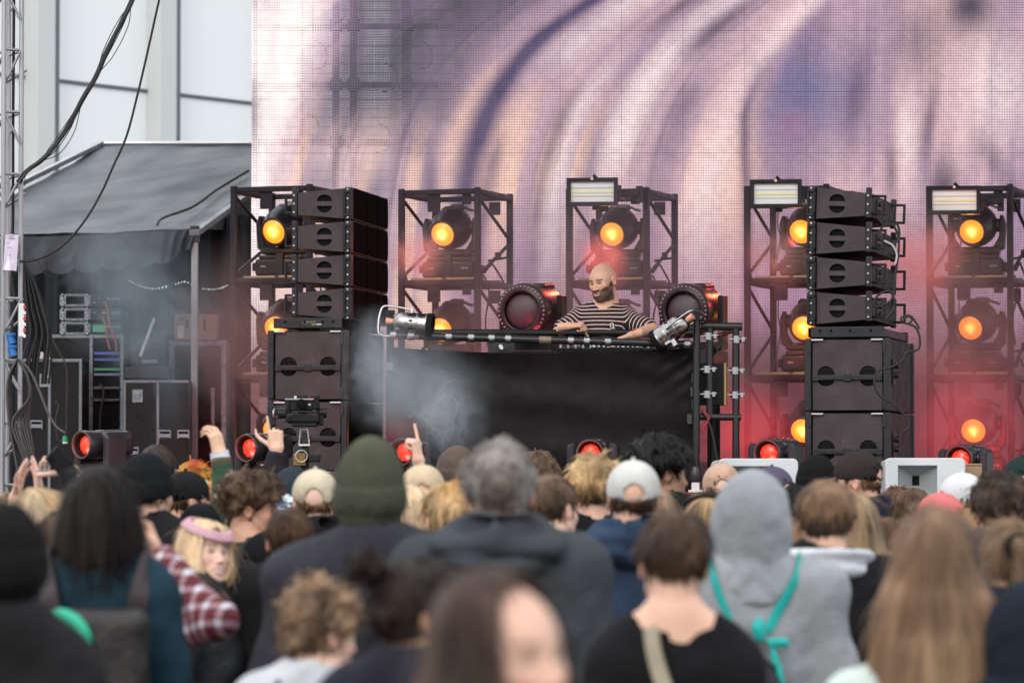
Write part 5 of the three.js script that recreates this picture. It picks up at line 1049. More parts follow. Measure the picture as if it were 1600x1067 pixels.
function headColors(g, o) {
  const p = g.attributes.position, c = new Float32Array(p.count * 3), S = o.skin, hc = o.beardColor ?? [0.02, 0.013, 0.01], hcB = o.stubble ?? null;
  const dark = (q, k) => q.map((v) => v * k);
  for (let i = 0; i < p.count; i++) {
    const x = p.getX(i), y = p.getY(i), z = p.getZ(i), ax = Math.abs(x); let q = S.slice();
    const n = 1 + 0.10 * noise3(x * 60, y * 60, z * 60); q = q.map((v) => v * n);
    const m3 = (a, b, t) => a.map((v, k) => mix(v, b[k], clamp(t)));
    q = m3(q, [S[0] * 1.02, S[1] * 0.78, S[2] * 0.74], 0.6 * Math.exp(-(((ax - 0.042) / 0.02) ** 2 + ((y + 0.025) / 0.02) ** 2)) * (z > 0.03 ? 1 : 0) + (ax > 0.078 && Math.abs(y) < 0.04 ? 0.45 : 0) + 0.35 * Math.exp(-((x / 0.012) ** 2 + ((y + 0.03) / 0.012) ** 2)) * (z > 0.09 ? 1 : 0));
    const sm = o.smile ?? 0, cy = -0.064 + sm * 0.010 * (ax / 0.026) ** 2;
    if (z > 0.07 && ax < 0.025 && Math.abs(y - cy) < 0.014) q = m3(q, [S[0] * 0.72, S[1] * 0.42, S[2] * 0.42], 1 - Math.abs(y - cy + 0.001) / 0.016);
    const teeth = sm > 0.3 && z > 0.064 && ax < 0.020 && Math.abs(y - cy + 0.0015) < 0.0045 - 0.0012 * (ax / 0.02), lips = z > 0.066 && ax < 0.024 && Math.abs(y - cy + 0.001) < 0.0088;
    if (!sm && z > 0.07 && ax < 0.022 && Math.abs(y - cy + 0.001) < 0.0022) q = [0.08, 0.03, 0.03];
    if (z > 0.045 && Math.abs(y - 0.0275 + 2.2 * (ax - 0.030) ** 2) < 0.0046 - 0.05 * Math.max(0, ax - 0.03) && ax > 0.012 && ax < 0.054) q = m3(q, hc, 0.85);   // brows
    const e = Math.hypot((ax - 0.031) / 0.0115, (y - 0.003) / 0.0056);
    if (z > 0.06 && e < 1.25) { q = m3(q, [0.05, 0.028, 0.022], 0.6); if (e < 0.8) { q = [0.40, 0.36, 0.34]; if (Math.hypot(ax - 0.031 + (o.gaze ?? 0) * Math.sign(x), y - 0.003) < 0.0052) q = [0.02, 0.012, 0.01]; } }
    if (o.beard) {
      const line = z > 0.045 ? -0.040 + 0.55 * Math.max(0, ax - 0.030) + 0.010 * sstep(0.03, 0.02, ax) : -0.030 + 0.95 * (0.045 - z);   // upper edge on the cheek, then the sideburn
      let w = sstep(line + 0.004, line - 0.005, y) * sstep(-0.026, -0.010, z) * sstep(-0.128, -0.114, y - 0.10 * Math.max(0, 0.05 - z)); if (ax > 0.073 && y > -0.04) w = 0;
      if (Math.hypot(ax * 0.9, y + 0.026) < 0.0155) w = 0;                    // nose
      if (lips) w = 0;
      q = m3(q, dark(hc, 1 + 0.5 * noise3(x * 400, y * 400, z * 400)), w * 0.88);
    }
    if (teeth) q = [0.70, 0.66, 0.60];
    if (hcB) { const scalp = sstep(0.052, 0.085, y + 0.55 * Math.max(0, -z) * (y > -0.01 ? 1 : 0)) ; q = m3(q, hcB, 0.5 * scalp); }
    c.set(q, i * 3);
  }
  g.setAttribute('color', new THREE.BufferAttribute(c, 3));
  return g;
}

// ---- a hand: wrist at the origin, fingers along +y, palm towards +z, thumb towards +x
function makeHand(curl, thumb, h, spread = 1) {
  const caps = [], R2 = (a) => [Math.cos(a), Math.sin(a)];
  const F = [[0.030, 0.088, 0.080, 0.0085], [0.010, 0.093, 0.090, 0.0088], [-0.010, 0.090, 0.083, 0.0084], [-0.029, 0.083, 0.066, 0.0076]];
  F.forEach(([fx, fy, len, r], i) => {
    let p = [fx, fy, 0], a = 0; const fan = (fx * 1.6 * spread);
    [0.45, 0.30, 0.25].forEach((s, k) => { a += curl[i] * [0.9, 1.1, 0.7][k]; const [c, sn] = R2(a), l = len * s, q = [p[0] + l * fan * c, p[1] + l * c, p[2] + l * sn]; caps.push([p, q, r * (1 - 0.08 * k), r * (1 - 0.08 * (k + 1))]); p = q; });
  });
  const t0 = [0.030, 0.025, 0.006], t1 = [0.030 + 0.034 * thumb[0], 0.058, 0.012 + 0.02 * thumb[1]], t2 = [t1[0] + 0.020 * thumb[0], 0.088, t1[2] + 0.026 * thumb[1]], t3 = [t2[0] + 0.004 * thumb[0] - 0.012 * thumb[1], 0.112 - 0.006 * thumb[1], t2[2] + 0.018 * thumb[1]];
  const f = (x, y, z) => {
    let d = cap(x, y, z, [0, -0.06, 0], [0, 0.0, 0], 0.030, 0.024);
    let m = smin(cap(x, y, z, [-0.022, 0.012, 0], [-0.028, 0.082, 0], 0.014, 0.0105), cap(x, y, z, [0.02, 0.012, 0], [0.028, 0.085, 0], 0.016, 0.011), 0.02);
    m = smin(m, cap(x, y, z, [0, 0.01, 0], [0, 0.088, -0.002], 0.017, 0.012), 0.022);
    m = smin(m, ell(x, y, z, 0.02, 0.035, 0.010, 0.016, 0.026, 0.012), 0.015);
    d = smin(d, m, 0.025);
    let e = 1; for (const [a, b, r0, r1] of caps) e = Math.min(e, cap(x, y, z, a, b, r0, r1));
    d = smin(d, e, 0.007);
    let t = smin(cap(x, y, z, t0, t1, 0.014, 0.0105), cap(x, y, z, t1, t2, 0.0105, 0.0095), 0.006); t = smin(t, cap(x, y, z, t2, t3, 0.0098, 0.008), 0.006);
    return smin(d, t, 0.010);
  };
  return skinOf(f, [-0.075, -0.065, -0.045], [0.105, 0.205, 0.115], h, 0.012);
}
const handCache = new Map();
const HANDS = { relax: [[0.35, 0.42, 0.48, 0.52], [0.8, 0.6]], point: [[0.03, 1.35, 1.5, 1.5], [1.3, 0.25]], flat: [[0.10, 0.08, 0.10, 0.14], [1.2, 0.15]], fist: [[1.2, 1.3, 1.35, 1.35], [0.5, 1.2]], droop: [[0.55, 0.62, 0.70, 0.75], [0.4, 0.8]], grip: [[0.75, 0.8, 0.85, 0.9], [0.6, 1.1]], type: [[0.35, 0.5, 0.55, 0.6], [0.9, 0.7]] };
function hand(kind, h) { const k = kind + h; if (!handCache.has(k)) handCache.set(k, makeHand(...HANDS[kind], h, kind === 'flat' || kind === 'point' ? 0.6 : 1)); return handCache.get(k); }

const setColor = (g, c) => { const a = new Float32Array(g.attributes.position.count * 3); for (let i = 0; i < a.length; i += 3) { a[i] = c[0]; a[i + 1] = c[1]; a[i + 2] = c[2]; } g.setAttribute('color', new THREE.BufferAttribute(a, 3)); return g; };
const addUV = (g, fn) => { const p = g.attributes.position, uv = new Float32Array(p.count * 2); for (let i = 0; i < p.count; i++) { const [u, v] = fn(p.getX(i), p.getY(i), p.getZ(i)); uv[2 * i] = u; uv[2 * i + 1] = v; } g.setAttribute('uv', new THREE.BufferAttribute(uv, 2)); return g; };
const wrapUV = (g) => addUV(g, (x, y, z) => [x + 0.6 * z, y + 0.2 * z]);
const hairUV = (g, cx = 0, cz = 0) => addUV(g, (x, y, z) => [Math.atan2(x - cx, -(z - cz)) / Math.PI * 1.5, y * 2.5 + z]);

const clothMats = new Map();
function clothMat(c, kind = 'cotton') {
  const k = c.join() + kind;
  if (!clothMats.has(k)) clothMats.set(k, kind === 'fleece' ? mat(c, 0.95, { spec: 0.2, sheen: 0.25, sheenColor: col(...c.map((v) => Math.min(1, v * 1.6 + 0.01))), bumpMap: rep(T.grain, 9), bumpScale: 0.003, map: rep(T.blotch, 3) })
    : kind === 'nylon' ? mat(c, 0.5, { spec: 0.6, bumpMap: rep(T.grain, 4), bumpScale: 0.003, map: rep(T.blotch, 2) })
      : kind === 'knit' ? mat(c, 0.95, { spec: 0.2, bumpMap: rep(T.grain, 12), bumpScale: 0.003, map: rep(T.blotch, 3) })
        : mat(c, 0.9, { spec: 0.25, bumpMap: rep(T.weave, 14), bumpScale: 0.001, map: rep(T.blotch, 2.2) }));
  return clothMats.get(k);
}
const hairMats = new Map();
function hairMat(c) { const k = c.join(); if (!hairMats.has(k)) hairMats.set(k, mat(c, 0.5, { spec: 0.28, map: T.strandC, bumpMap: T.strand, bumpScale: 0.006, vertexColors: true })); return hairMats.get(k); }
const skinMat = mat([1, 1, 1], 0.55, { vertexColors: true, bumpMap: rep(T.grain, 24), bumpScale: 0.0004 });
const SKIN = { fair: [0.60, 0.36, 0.27], pale: [0.66, 0.43, 0.34], tan: [0.47, 0.26, 0.17], warm: [0.54, 0.30, 0.21], brown: [0.22, 0.115, 0.07] };
const HAIR = { black: [0.010, 0.009, 0.009], dark: [0.022, 0.014, 0.010], brown: [0.055, 0.032, 0.020], mid: [0.11, 0.066, 0.040], light: [0.20, 0.13, 0.08], blond: [0.42, 0.29, 0.16], pale: [0.58, 0.46, 0.32], ginger: [0.36, 0.20, 0.08], grey: [0.30, 0.28, 0.27], red: [0.5, 0.10, 0.02] };

// ---- the whole figure, built 1.75 m tall facing +z, its left hand at +x
const HB = 1.612;                                                     // height of the ear line
function jointsOf(o) {
  const w = o.female ? 0.90 : 1;
  const J = { sh: [[0.178 * w, 1.425, -0.01], [-0.178 * w, 1.425, -0.01]], el: [[0.255 * w, 1.145, -0.03], [-0.255 * w, 1.145, -0.03]], wr: [[0.27 * w, 0.90, 0.045], [-0.27 * w, 0.90, 0.045]], up: [[0, -1, 0.15], [0, -1, 0.15]], palm: [[-1, 0, 0.1], [1, 0, 0.1]], hand: ['relax', 'relax'] };
  (o.arms ?? []).forEach((a, i) => { if (!a) return; for (const k of ['el', 'wr', 'up', 'palm', 'hand', 'sh']) if (a[k]) J[k][i] = a[k]; });
  return J;
}
function torsoField(o, J, e) {                                        // e: how much thicker than the body
  const w = o.female ? 0.90 : 1, b = (o.build ?? 1), tr = o.trap ?? 0;
  return (x, y, z) => {
    let d = ell(x, y, z, 0, 1.27, 0.0, (0.158 * w + 0.9 * e) * b, 0.20 + e, (0.112 + e) * b);
    d = smin(d, ell(x, y, z, 0, 1.06, 0.005, (0.140 * w + e) * b, 0.17 + e, (0.105 + e) * b), 0.08);
    d = smin(d, ell(x, y, z, 0, 0.93, -0.005, (0.168 + e) * b, 0.125 + e, 0.118 + e), 0.07);
    d = smin(d, cap(x, y, z, J.sh[0], J.sh[1], 0.062 + e, 0.062 + e), 0.07);
    d = smin(d, cap(x, y, z, [0.11 * w, 1.445 - tr, -0.015], [0.03, 1.50 - tr, -0.02], 0.042 + e, 0.045 + e), 0.06); d = smin(d, cap(x, y, z, [-0.11 * w, 1.445 - tr, -0.015], [-0.03, 1.50 - tr, -0.02], 0.042 + e, 0.045 + e), 0.06);
    return d;
  };
}
function armDist(x, y, z, J, i, e, toWrist = 1) { let d = cap(x, y, z, J.sh[i], J.el[i], 0.056 + e, 0.041 + e); if (toWrist > 0) { const w = J.wr[i], q = J.el[i], t = [mix(q[0], w[0], toWrist), mix(q[1], w[1], toWrist), mix(q[2], w[2], toWrist)]; d = smin(d, cap(x, y, z, q, t, 0.041 + e, mix(0.041, 0.027, toWrist) + e), 0.02); } return d; }
function legDist(x, y, z, e) { const ax = Math.abs(x); let d = cap(ax, y, z, [0.088, 0.92, 0], [0.100, 0.50, 0.015], 0.083 + e, 0.055 + e); d = smin(d, cap(ax, y, z, [0.100, 0.50, 0.015], [0.105, 0.10, -0.02], 0.055 + e, 0.038 + e), 0.03); return d; }
function bounds(J, m, yLo, yHi) { const lo = [-0.30, yLo, -0.24], hi = [0.30, yHi, 0.26]; for (const k of ['sh', 'el', 'wr']) for (const p of J[k]) for (let c = 0; c < 3; c++) { lo[c] = Math.min(lo[c], p[c] - 0.09 - m); hi[c] = Math.max(hi[c], p[c] + 0.09 + m); } lo[1] = Math.max(lo[1], yLo); return [lo, hi]; }

function frameFor(up, palm) { const y = V(...up).normalize(), z = V(...palm); z.addScaledVector(y, -z.dot(y)).normalize(); const x = V().crossVectors(y, z); return [x, y, z]; }
function placeHand(g, J, i) {
  const [x, y, z] = frameFor(J.up[i], J.palm[i]); const m = new THREE.Matrix4().makeBasis(x, y, z).setPosition(...J.wr[i]);
  const h = g.clone();
  // the thumb of a left hand points the other way
  if (i === 0) { h.scale(-1, 1, 1); const ix = h.index.array; for (let k = 0; k < ix.length; k += 3) { const t = ix[k]; ix[k] = ix[k + 1]; ix[k + 1] = t; } }
  return h.applyMatrix4(m);
}
const bodyCache = new Map(), headCache = new Map();
function headGeo(o, h) {
  const k = [o.female ? 1 : 0, o.smile ?? 0, o.beard ? 1 : 0, o.skin, o.beardColor, o.stubble, h].join();
  if (!headCache.has(k)) headCache.set(k, headColors(skinOf(headField(o), [-0.105, -0.17, -0.12], [0.105, 0.14, 0.13], h, 0.015), o));
  return headCache.get(k);
}
function person(o) {
  // o: label, px, top (photo pixels of the highest point), d, yaw, head:[yaw,pitch,roll], skin, hair, hat, top garment ...
  o.skin = o.skin ?? SKIN.fair;
  const d = o.d, lod = o.lod ?? clamp(d / 11, 0.9, 1.6), hb = 0.006 * lod, cb = 0.021 * lod, gb = 0.016 * lod;
  const extra = o.lift ?? (o.hat === 'beanie' ? 0.03 : o.hat === 'hood' ? 0.045 : o.hat ? 0.022 : o.hair?.type === 'bald' ? 0.0 : 0.018);
  const pos = at(o.px, o.top, d), topY = pos.y - (o.floor ?? 0);
  const S = (o.tall ?? topY) / (HB + 0.125 + extra), base = V(pos.x, o.floor ?? 0, pos.z);
  const t = thing('person', o.label, 'person', base, o.yaw ?? Math.PI, o.group); t.scale.setScalar(S);
  const [hy, hp, hr] = o.head ?? [0, 0, 0];
  const J = jointsOf(o);
  // arms given as photo pixels
  const local = (px, py, dd) => { const p = at(px, py, dd).sub(base).divideScalar(S).applyAxisAngle(Y, -(o.yaw ?? Math.PI)); return [p.x, p.y, p.z]; };
  const dirLocal = (v) => { const p = V(...v).applyAxisAngle(Y, -(o.yaw ?? Math.PI)); return [p.x, p.y, p.z]; };
  (o.reach ?? []).forEach((r) => { const i = r.side; J.wr[i] = local(...r.wrist); if (r.elbow) J.el[i] = local(...r.elbow); J.up[i] = dirLocal(r.up); J.palm[i] = dirLocal(r.palm); J.hand[i] = r.hand; if (r.sh) J.sh[i] = r.sh; });
  const hm = new THREE.Matrix4().makeRotationFromEuler(new THREE.Euler(hp, hy, hr, 'YXZ')).setPosition(0, HB, 0.02 + 0.02 * Math.sin(hp));
  // skin: torso, arms, legs, head and hands in one mesh
  const inner = torsoField(o, J, 0);
  const key = JSON.stringify([o.female ? 1 : 0, o.build ?? 1, J.sh, J.el, J.wr, cb.toFixed(4)]);
  if (!bodyCache.has(key)) {
    const [lo, hi] = bounds(J, 0, 0.0, 1.62);
    bodyCache.set(key, skinOf((x, y, z) => { let q = Math.min(inner(x, y, z), legDist(x, y, z, 0)); q = smin(q, armDist(x, y, z, J, 0, 0), 0.03); q = smin(q, armDist(x, y, z, J, 1, 0), 0.03); q = smin(q, cap(x, y, z, [0, 1.44, -0.015], [0, 1.56, 0.002], 0.060, 0.052), 0.04); const ax = Math.abs(x); q = smin(q, cap(ax, y, z, [0.105, 0.045, -0.03], [0.118, 0.03, 0.13], 0.04, 0.03), 0.03); return q; }, lo, hi, cb));
  }
  const noUV = (g) => { const h = g.clone(); return h; };
  const pieces = [setColor(bodyCache.get(key).clone(), o.skin), noUV(headGeo(o, o.headCell ?? hb)).applyMatrix4(hm)];
  for (const i of [0, 1]) pieces.push(setColor(placeHand(hand(J.hand[i], o.handCell ?? (J.hand[i] === 'relax' ? 0.009 : 0.0045)), J, i), o.skin));
  part('body', wrapUV(mergeGeometries(pieces.map((g) => { g.deleteAttribute('uv'); return g; }))), skinMat, t);
  // trousers and shoes
  const tr = o.trousers ?? [0.02, 0.022, 0.03], tk = 'trousers' + lod.toFixed(2) + (o.build ?? 1);
  if (!bodyCache.has(tk)) {
    bodyCache.set(tk, [wrapUV(skinOf((x, y, z) => Math.max(smin(legDist(x, y, z, 0.016) + 0.004 * Math.sin(y * 60 + x * 30), ell(x, y, z, 0, 0.93, -0.005, 0.185 * (o.build ?? 1), 0.14, 0.135), 0.05), y - 1.0, 0.07 - y), [-0.27, 0.05, -0.2], [0.27, 1.03, 0.2], gb * 1.3)),
      wrapUV(skinOf((x, y, z) => Math.max(cap(Math.abs(x), y, z, [0.105, 0.055, -0.035], [0.12, 0.042, 0.14], 0.056, 0.044), 0.002 - y, y - 0.11), [-0.2, -0.02, -0.12], [0.2, 0.13, 0.22], 0.014))]);
  }
  part('trousers', bodyCache.get(tk)[0], clothMat(tr), t); part('shoes', bodyCache.get(tk)[1], clothMat(o.shoes ?? [0.03, 0.03, 0.03]), t);
  garment(t, o, J, gb, hm);
  hairOf(t, o, hb * (o.hair?.fine ?? 1.15), hm);
  hatOf(t, o, hb * 1.2, hm);
  o.after?.(t, { J, local, S, hm, gb, base });
  return t;
}
function garment(t, o, J, gb, hm) {
  const c = o.top2 ?? {}, kind = c.kind ?? 'jacket', e = c.thick ?? { tee: 0.010, jacket: 0.028, hoodie: 0.026, puffer: 0.045, tank: 0.010, shirt: 0.020 }[kind];
  const sleeve = { tee: -0.45, tank: -2, jacket: 0.97, hoodie: 0.97, puffer: 0.97, shirt: 0.97 }[kind] , s2 = c.sleeve ?? sleeve;
  const inner = torsoField(o, J, e), sd = (o.seed ?? o.px) * 0.37, hem = c.hem ?? 0.86, neckR = c.neck ?? (kind === 'tee' || kind === 'tank' ? 0.078 : 0.066);
  const f = (x, y, z) => {
    let q = inner(x, y, z);
    for (const i of [0, 1]) {
      if (s2 >= 0) q = smin(q, armDist(x, y, z, J, i, e * 0.8, s2), 0.05);
      else if (s2 > -1) { const a = J.sh[i], b = J.el[i], k = 1 + s2 + 0.15; q = smin(q, cap(x, y, z, a, [mix(a[0], b[0], k), mix(a[1], b[1], k), mix(a[2], b[2], k)], 0.062 + e, 0.056 + e), 0.04); }
    }
    const fold = (kind === 'tee' || kind === 'tank' ? 0.5 : 1) * (c.fold ?? 1);
    q += fold * (0.014 * noise3(x * 7 + sd, y * 9 - x * 3, z * 7) + 0.005 * noise3(x * 19 + sd, y * 24 + x * 14, z * 19));
    if (c.quilt) q += 0.008 * Math.abs(Math.sin(y * 42));
    if (c.hood === 'down') {                                           // a soft hood lying on the shoulders
      const hx = x, hy = y - 1.492, hz = z + 0.062; let h = ell(hx, hy, hz, 0, -0.005, -0.055, 0.158, 0.078, 0.088); h = smin(h, cap(Math.abs(hx), hy, hz, [0.095, 0.03, 0.0], [0.05, -0.02, 0.13], 0.048, 0.03), 0.05); h = smax(h, -ell(hx, hy, hz, 0, 0.055, -0.06, 0.10, 0.030, 0.045), 0.02);
      h += 0.008 * noise3(x * 16 + sd, y * 16, z * 16) + 0.012 * Math.sin(8 + y * 34 - Math.abs(x) * 22) * (z < -0.06 ? 1 : 0.3); h += 0.014 * Math.exp(-(((hy + 0.03 + 1.6 * hx * hx - 0.25 * (hx > 0 ? hx : -hx * 0.4)) / 0.012) ** 2)) * (z < -0.09 ? 1 : 0);
      q = smin(q, h, 0.012);
    }
    if (c.collar) { const R = Math.hypot(x, z + 0.012); q = smin(q, Math.max(Math.abs(R - 0.074) - 0.014, Math.abs(y - 1.515) - c.collar), 0.02); }
    q = Math.max(q, hem - y + 0.004 * Math.sin(x * 50));
    const nz = z + 0.005 - (1.5 - y) * 0.10, nr = Math.hypot(x, nz) - neckR;
    if (!c.noNeck) q = smax(q, -Math.max(nr, 1.43 + (z < 0 ? 0.035 : -0.02 * (c.scoop ?? 1)) - y), 0.012);
    for (const i of [0, 1]) if (s2 >= 0) { const w = J.wr[i], b = J.el[i], dx = w[0] - b[0], dy = w[1] - b[1], dz = w[2] - b[2], l = Math.hypot(dx, dy, dz); const k = ((x - w[0]) * dx + (y - w[1]) * dy + (z - w[2]) * dz) / l; const near = Math.hypot(x - w[0], y - w[1], z - w[2]); if (near < 0.12) q = Math.max(q, k + l * (1 - s2) * 0.4); }
    return q;
  };
  const [lo, hi] = bounds(J, e + 0.03, hem - 0.02, c.hood === 'up' ? 1.62 : 1.60);
  const g = skinOf(f, lo, hi, c.cell ?? gb, 0.03);
  if (c.uv) addUV(g, (x, y, z) => c.uv(x, y, z, J)); else wrapUV(g);
  part({ tee: 't_shirt', jacket: 'jacket', hoodie: 'hoodie', puffer: 'puffer_jacket', tank: 'tank_top', shirt: 'shirt' }[kind], g, c.mat ?? clothMat(c.color, c.fabric ?? (kind === 'puffer' ? 'nylon' : kind === 'hoodie' ? 'fleece' : 'cotton')), t);
}
// skull offset used by hair and hats, in head space
const skull = (x, y, z, e) => ell(x, y, z, 0, 0.032, -0.012, 0.077 + e, 0.092 + e, 0.097 + e);
function hairOf(t, o, h, hm) {
  const H = o.hair; if (!H || H.type === 'bald') return;
  const warm = H.color[1] > 0.025 ? [1.42, 1.30, 1.18] : [1.15, 1.1, 1.05], c = H.color.map((v, k) => v * warm[k]), sd = (H.seed ?? o.px) * 0.13, amp = H.rough ?? 0.006, vol = H.vol ?? 0.012, fr = H.freq ?? 28;
  const covered = o.hat && o.hat !== 'hood' && o.hat !== 'headband';
  const line = H.front ?? 0.062;                                       // height of the hairline on the forehead
  const nape = H.nape ?? -0.05;
  const base = (x, y, z) => {
    const n = amp * (noise3(x * fr + sd, y * fr * 0.8, z * fr) + 0.6 * noise3(x * fr * 2.3, y * fr * 1.6 + sd, z * fr * 2.3)) + (H.curl ? H.curl * Math.sin(x * 95 + 3 * noise3(x * 30, y * 30, z * 30 + sd)) * Math.sin(y * 95 + sd) * Math.sin(z * 95) : 0);
    let d = skull(x, y, z, vol * (0.75 + 0.5 * sstep(-0.05, 0.12, y)));
    d += n;
    return d;
  };
  let f, lo = [-0.15, -0.14, -0.16], hi = [0.15, 0.185, 0.14];
  const ax = Math.abs;
  const faceCut = (x, y, z) => { const lim = line - 0.010 * (ax(x) / 0.05) ** 2 + (z < 0.05 ? -(0.05 - z) * 1.6 : 0); return Math.min(lim - y, 0.14) ; };   // positive below the hairline
  if (H.type === 'short') {
    const side = H.side ?? 0.6;                                         // how thin the sides are
    f = (x, y, z) => { let d = base(x, y, z) + vol * side * sstep(0.05, -0.03, y); d = smax(d, Math.min(faceCut(x, y, z), 0.2), 0.012); const ear = Math.hypot(ax(x) - 0.08, (y + 0.002) * 0.8, z + 0.008) - 0.026; d = smax(d, -ear, 0.01); return smax(d, nape - y - 0.25 * Math.max(0, ax(x) - 0.03), 0.015); };
  } else if (H.type === 'bob') {
    const L = H.length ?? 0.13;
    f = (x, y, z) => { const wd = 0.020 + 0.022 * sstep(0.06, -0.08, y); let d = ell(x, smax(y, -0.01, 0.09), z, 0, 0.028, -0.018, 0.079 + wd, 0.100 + vol, 0.100 + wd * 0.8); d += amp * (noise3(x * fr + sd, y * 5, z * fr) + 0.5 * noise3(x * fr * 2, y * 9, z * fr * 2)); d = smax(d, -L - y + 0.012 * noise3(x * 40, 1, z * 40), 0.03); const open = ell(x, y, z, (H.part ?? 0), -0.02, 0.12, 0.058, 0.09, 0.085); return smax(d, -open, 0.012); };
    lo = [-0.17, -L - 0.04, -0.17];
  } else if (H.type === 'long') {
    const L = H.length ?? 0.42, sw = H.width ?? 1;
    f = (x, y, z) => { const k = sstep(0.05, -0.16, y), wx = (0.088 + vol + 0.045 * k * sw - 0.02 * sstep(-0.22, -L, y) + (H.flare ?? 0) * sstep(-0.15, -L, y)), wz = 0.098 + vol - 0.030 * sstep(-0.06, -0.16, y), zc = -0.016 - 0.045 * sstep(-0.03, -0.2, y) + (H.fwd ?? 0) * sstep(-0.1, -0.3, y); let d; if (y > 0.03) d = ell(x, y, z, 0, 0.03, -0.014, wx, 0.100 + vol, wz); else { const q = Math.hypot(x / wx, (z - zc) / wz); d = (q - 1) * Math.min(wx, wz); }
      d += amp * (noise3(x * fr + sd, y * 3.5, z * fr) + 0.7 * noise3(x * fr * 2.4, y * 6, z * fr * 2.4)) + 0.006 * noise3(x * 9, y * 5 + sd, z * 9); d = smax(d, -L - y + 0.03 * noise3(x * 30 + sd, 2, z * 30), 0.02);
      const oo = H.open ?? [-0.030, 0.115, 0.064, 0.112, 0.090]; const open = ell(x, y, z, H.part ?? 0, ...oo); d = smax(d, -open, 0.012); const nk = Math.max(Math.hypot(x, z - 0.0) - 0.05, y + 0.09, -0.6 - y); return smax(d, -Math.max(nk, -z - 0.03), 0.01); };
    lo = [-0.21, -L - 0.05, -0.21]; hi = [0.21, 0.17, 0.13];
  } else if (H.type === 'pony' || H.type === 'bun') {
    const ty = H.tieY ?? 0.055, L = H.length ?? 0.26;
    f = (x, y, z) => { let d = base(x, y, z) + vol * 0.4 * sstep(0.05, -0.03, y); d = smax(d, faceCut(x, y, z), 0.012); const ear = Math.hypot(ax(x) - 0.08, y * 0.8, z + 0.004) - 0.026; d = smax(d, -ear, 0.01); d = smax(d, nape - y, 0.02);
      let p; if (H.type === 'bun') p = ell(x, y, z, 0, ty + 0.03, -0.125, 0.045, 0.042, 0.038) + amp * 1.5 * noise3(x * 50, y * 50, z * 50);
      else { p = cap(x, y, z, [0, ty, -0.105], [0.0, ty + 0.01, -0.145], 0.018, 0.026); p = smin(p, cap(x, y, z, [0, ty + 0.005, -0.145], [0.005, ty - L * 0.5, -0.155], 0.026, 0.040), 0.02); p = smin(p, cap(x, y, z, [0.005, ty - L * 0.5, -0.155], [0.012, ty - L, -0.135], 0.040, 0.012), 0.02); p += amp * 1.3 * (noise3(x * fr * 1.6, y * 5, z * fr * 1.6 + sd) + 0.5 * noise3(x * fr * 3, y * 9, z * fr * 3)); }
      return smin(d, p, 0.012); };
    lo = [-0.13, Math.min(-0.14, ty - L - 0.05), -0.215];
  }
  if (covered) { const ff = f, cutY = H.under ?? 0.03; f = (x, y, z) => smax(ff(x, y, z), y - cutY - 0.25 * z, 0.01); }
  const g = skinOf(f, lo, hi, h, 0.03);
  const p = g.attributes.position, cc = new Float32Array(p.count * 3), c2 = H.color2 ?? null, bald = H.crown ?? 0;
  for (let i = 0; i < p.count; i++) {
    const x = p.getX(i), y = p.getY(i), z = p.getZ(i);
    let k = 0.85 + 0.5 * noise3(x * 20 + sd, y * (H.type === 'short' ? 18 : 4), z * 20); k = clamp(k, 0.35, 1.6);
    let q = [k, k, k];
    if (c2) { const m = clamp(H.mix ? H.mix(x, y, z) : 0.5 + 0.9 * noise3(x * 14 + 3, y * 5, z * 14)); q = q.map((v, a) => v * mix(1, c2[a] / c[a], m)); }
    if (bald) { const m = bald * Math.exp(-((x / 0.032) ** 2 + ((y - 0.105) / 0.035) ** 2 + ((z + 0.062) / 0.035) ** 2)); q = q.map((v, a) => mix(v, o.skin[a] * 0.55 / c[a], m)); }
    cc.set(q, i * 3);
  }
  g.setAttribute('color', new THREE.BufferAttribute(cc, 3));
  hairUV(g);
  // loose locks over the mass: thin tapered blades that follow the fall of the hair
  const N = o.d < 12 ? 800 : o.d < 17 ? 450 : 260, nn = g.attributes.normal, P = [], NN = [], Cc = [], UV = [], long = H.type === 'long' || H.type === 'bob', wild = H.curl ? 1.0 : H.rough > 0.012 ? 0.6 : H.rough > 0.008 ? 0.32 : 0.18, len = long ? 0.11 : H.type === 'pony' ? 0.07 : 0.026 + 0.5 * vol, wd = 0.0011 + o.d * 0.00011;
  srand(Math.round((H.seed ?? o.px) * 7 + o.top));
  for (let q = 0; q < N; q++) {
    const i = Math.floor(rnd() * p.count), a = V(p.getX(i), p.getY(i), p.getZ(i)), n = V(nn.getX(i), nn.getY(i), nn.getZ(i));
    if (a.z > 0.06 && a.y < 0.05) continue;
    let dir = V(a.x, a.y - 0.105, a.z + 0.055).normalize().add(V(0, long ? -1.6 : -0.4, 0)).add(V(rr(-1, 1), rr(-1, 1), rr(-1, 1)).multiplyScalar(wild));
    dir.addScaledVector(n, -dir.dot(n)); if (dir.lengthSq() < 1e-4) continue; dir.normalize();
    const L = len * rr(0.5, 1.4), lift = rr(0.02, 0.14) * L * (0.4 + wild), sd2 = V().crossVectors(dir, n).normalize().multiplyScalar(wd * rr(0.6, 1.5)), b = a.clone().addScaledVector(n, 0.0012), m = b.clone().addScaledVector(dir, L * 0.55).addScaledVector(n, lift * 0.8), e = b.clone().addScaledVector(dir, L).addScaledVector(n, lift * 0.7).add(V(0, -0.15 * L, 0));
    const k = rr(0.75, 1.35), ci = [cc[3 * i] * k, cc[3 * i + 1] * k, cc[3 * i + 2] * k];
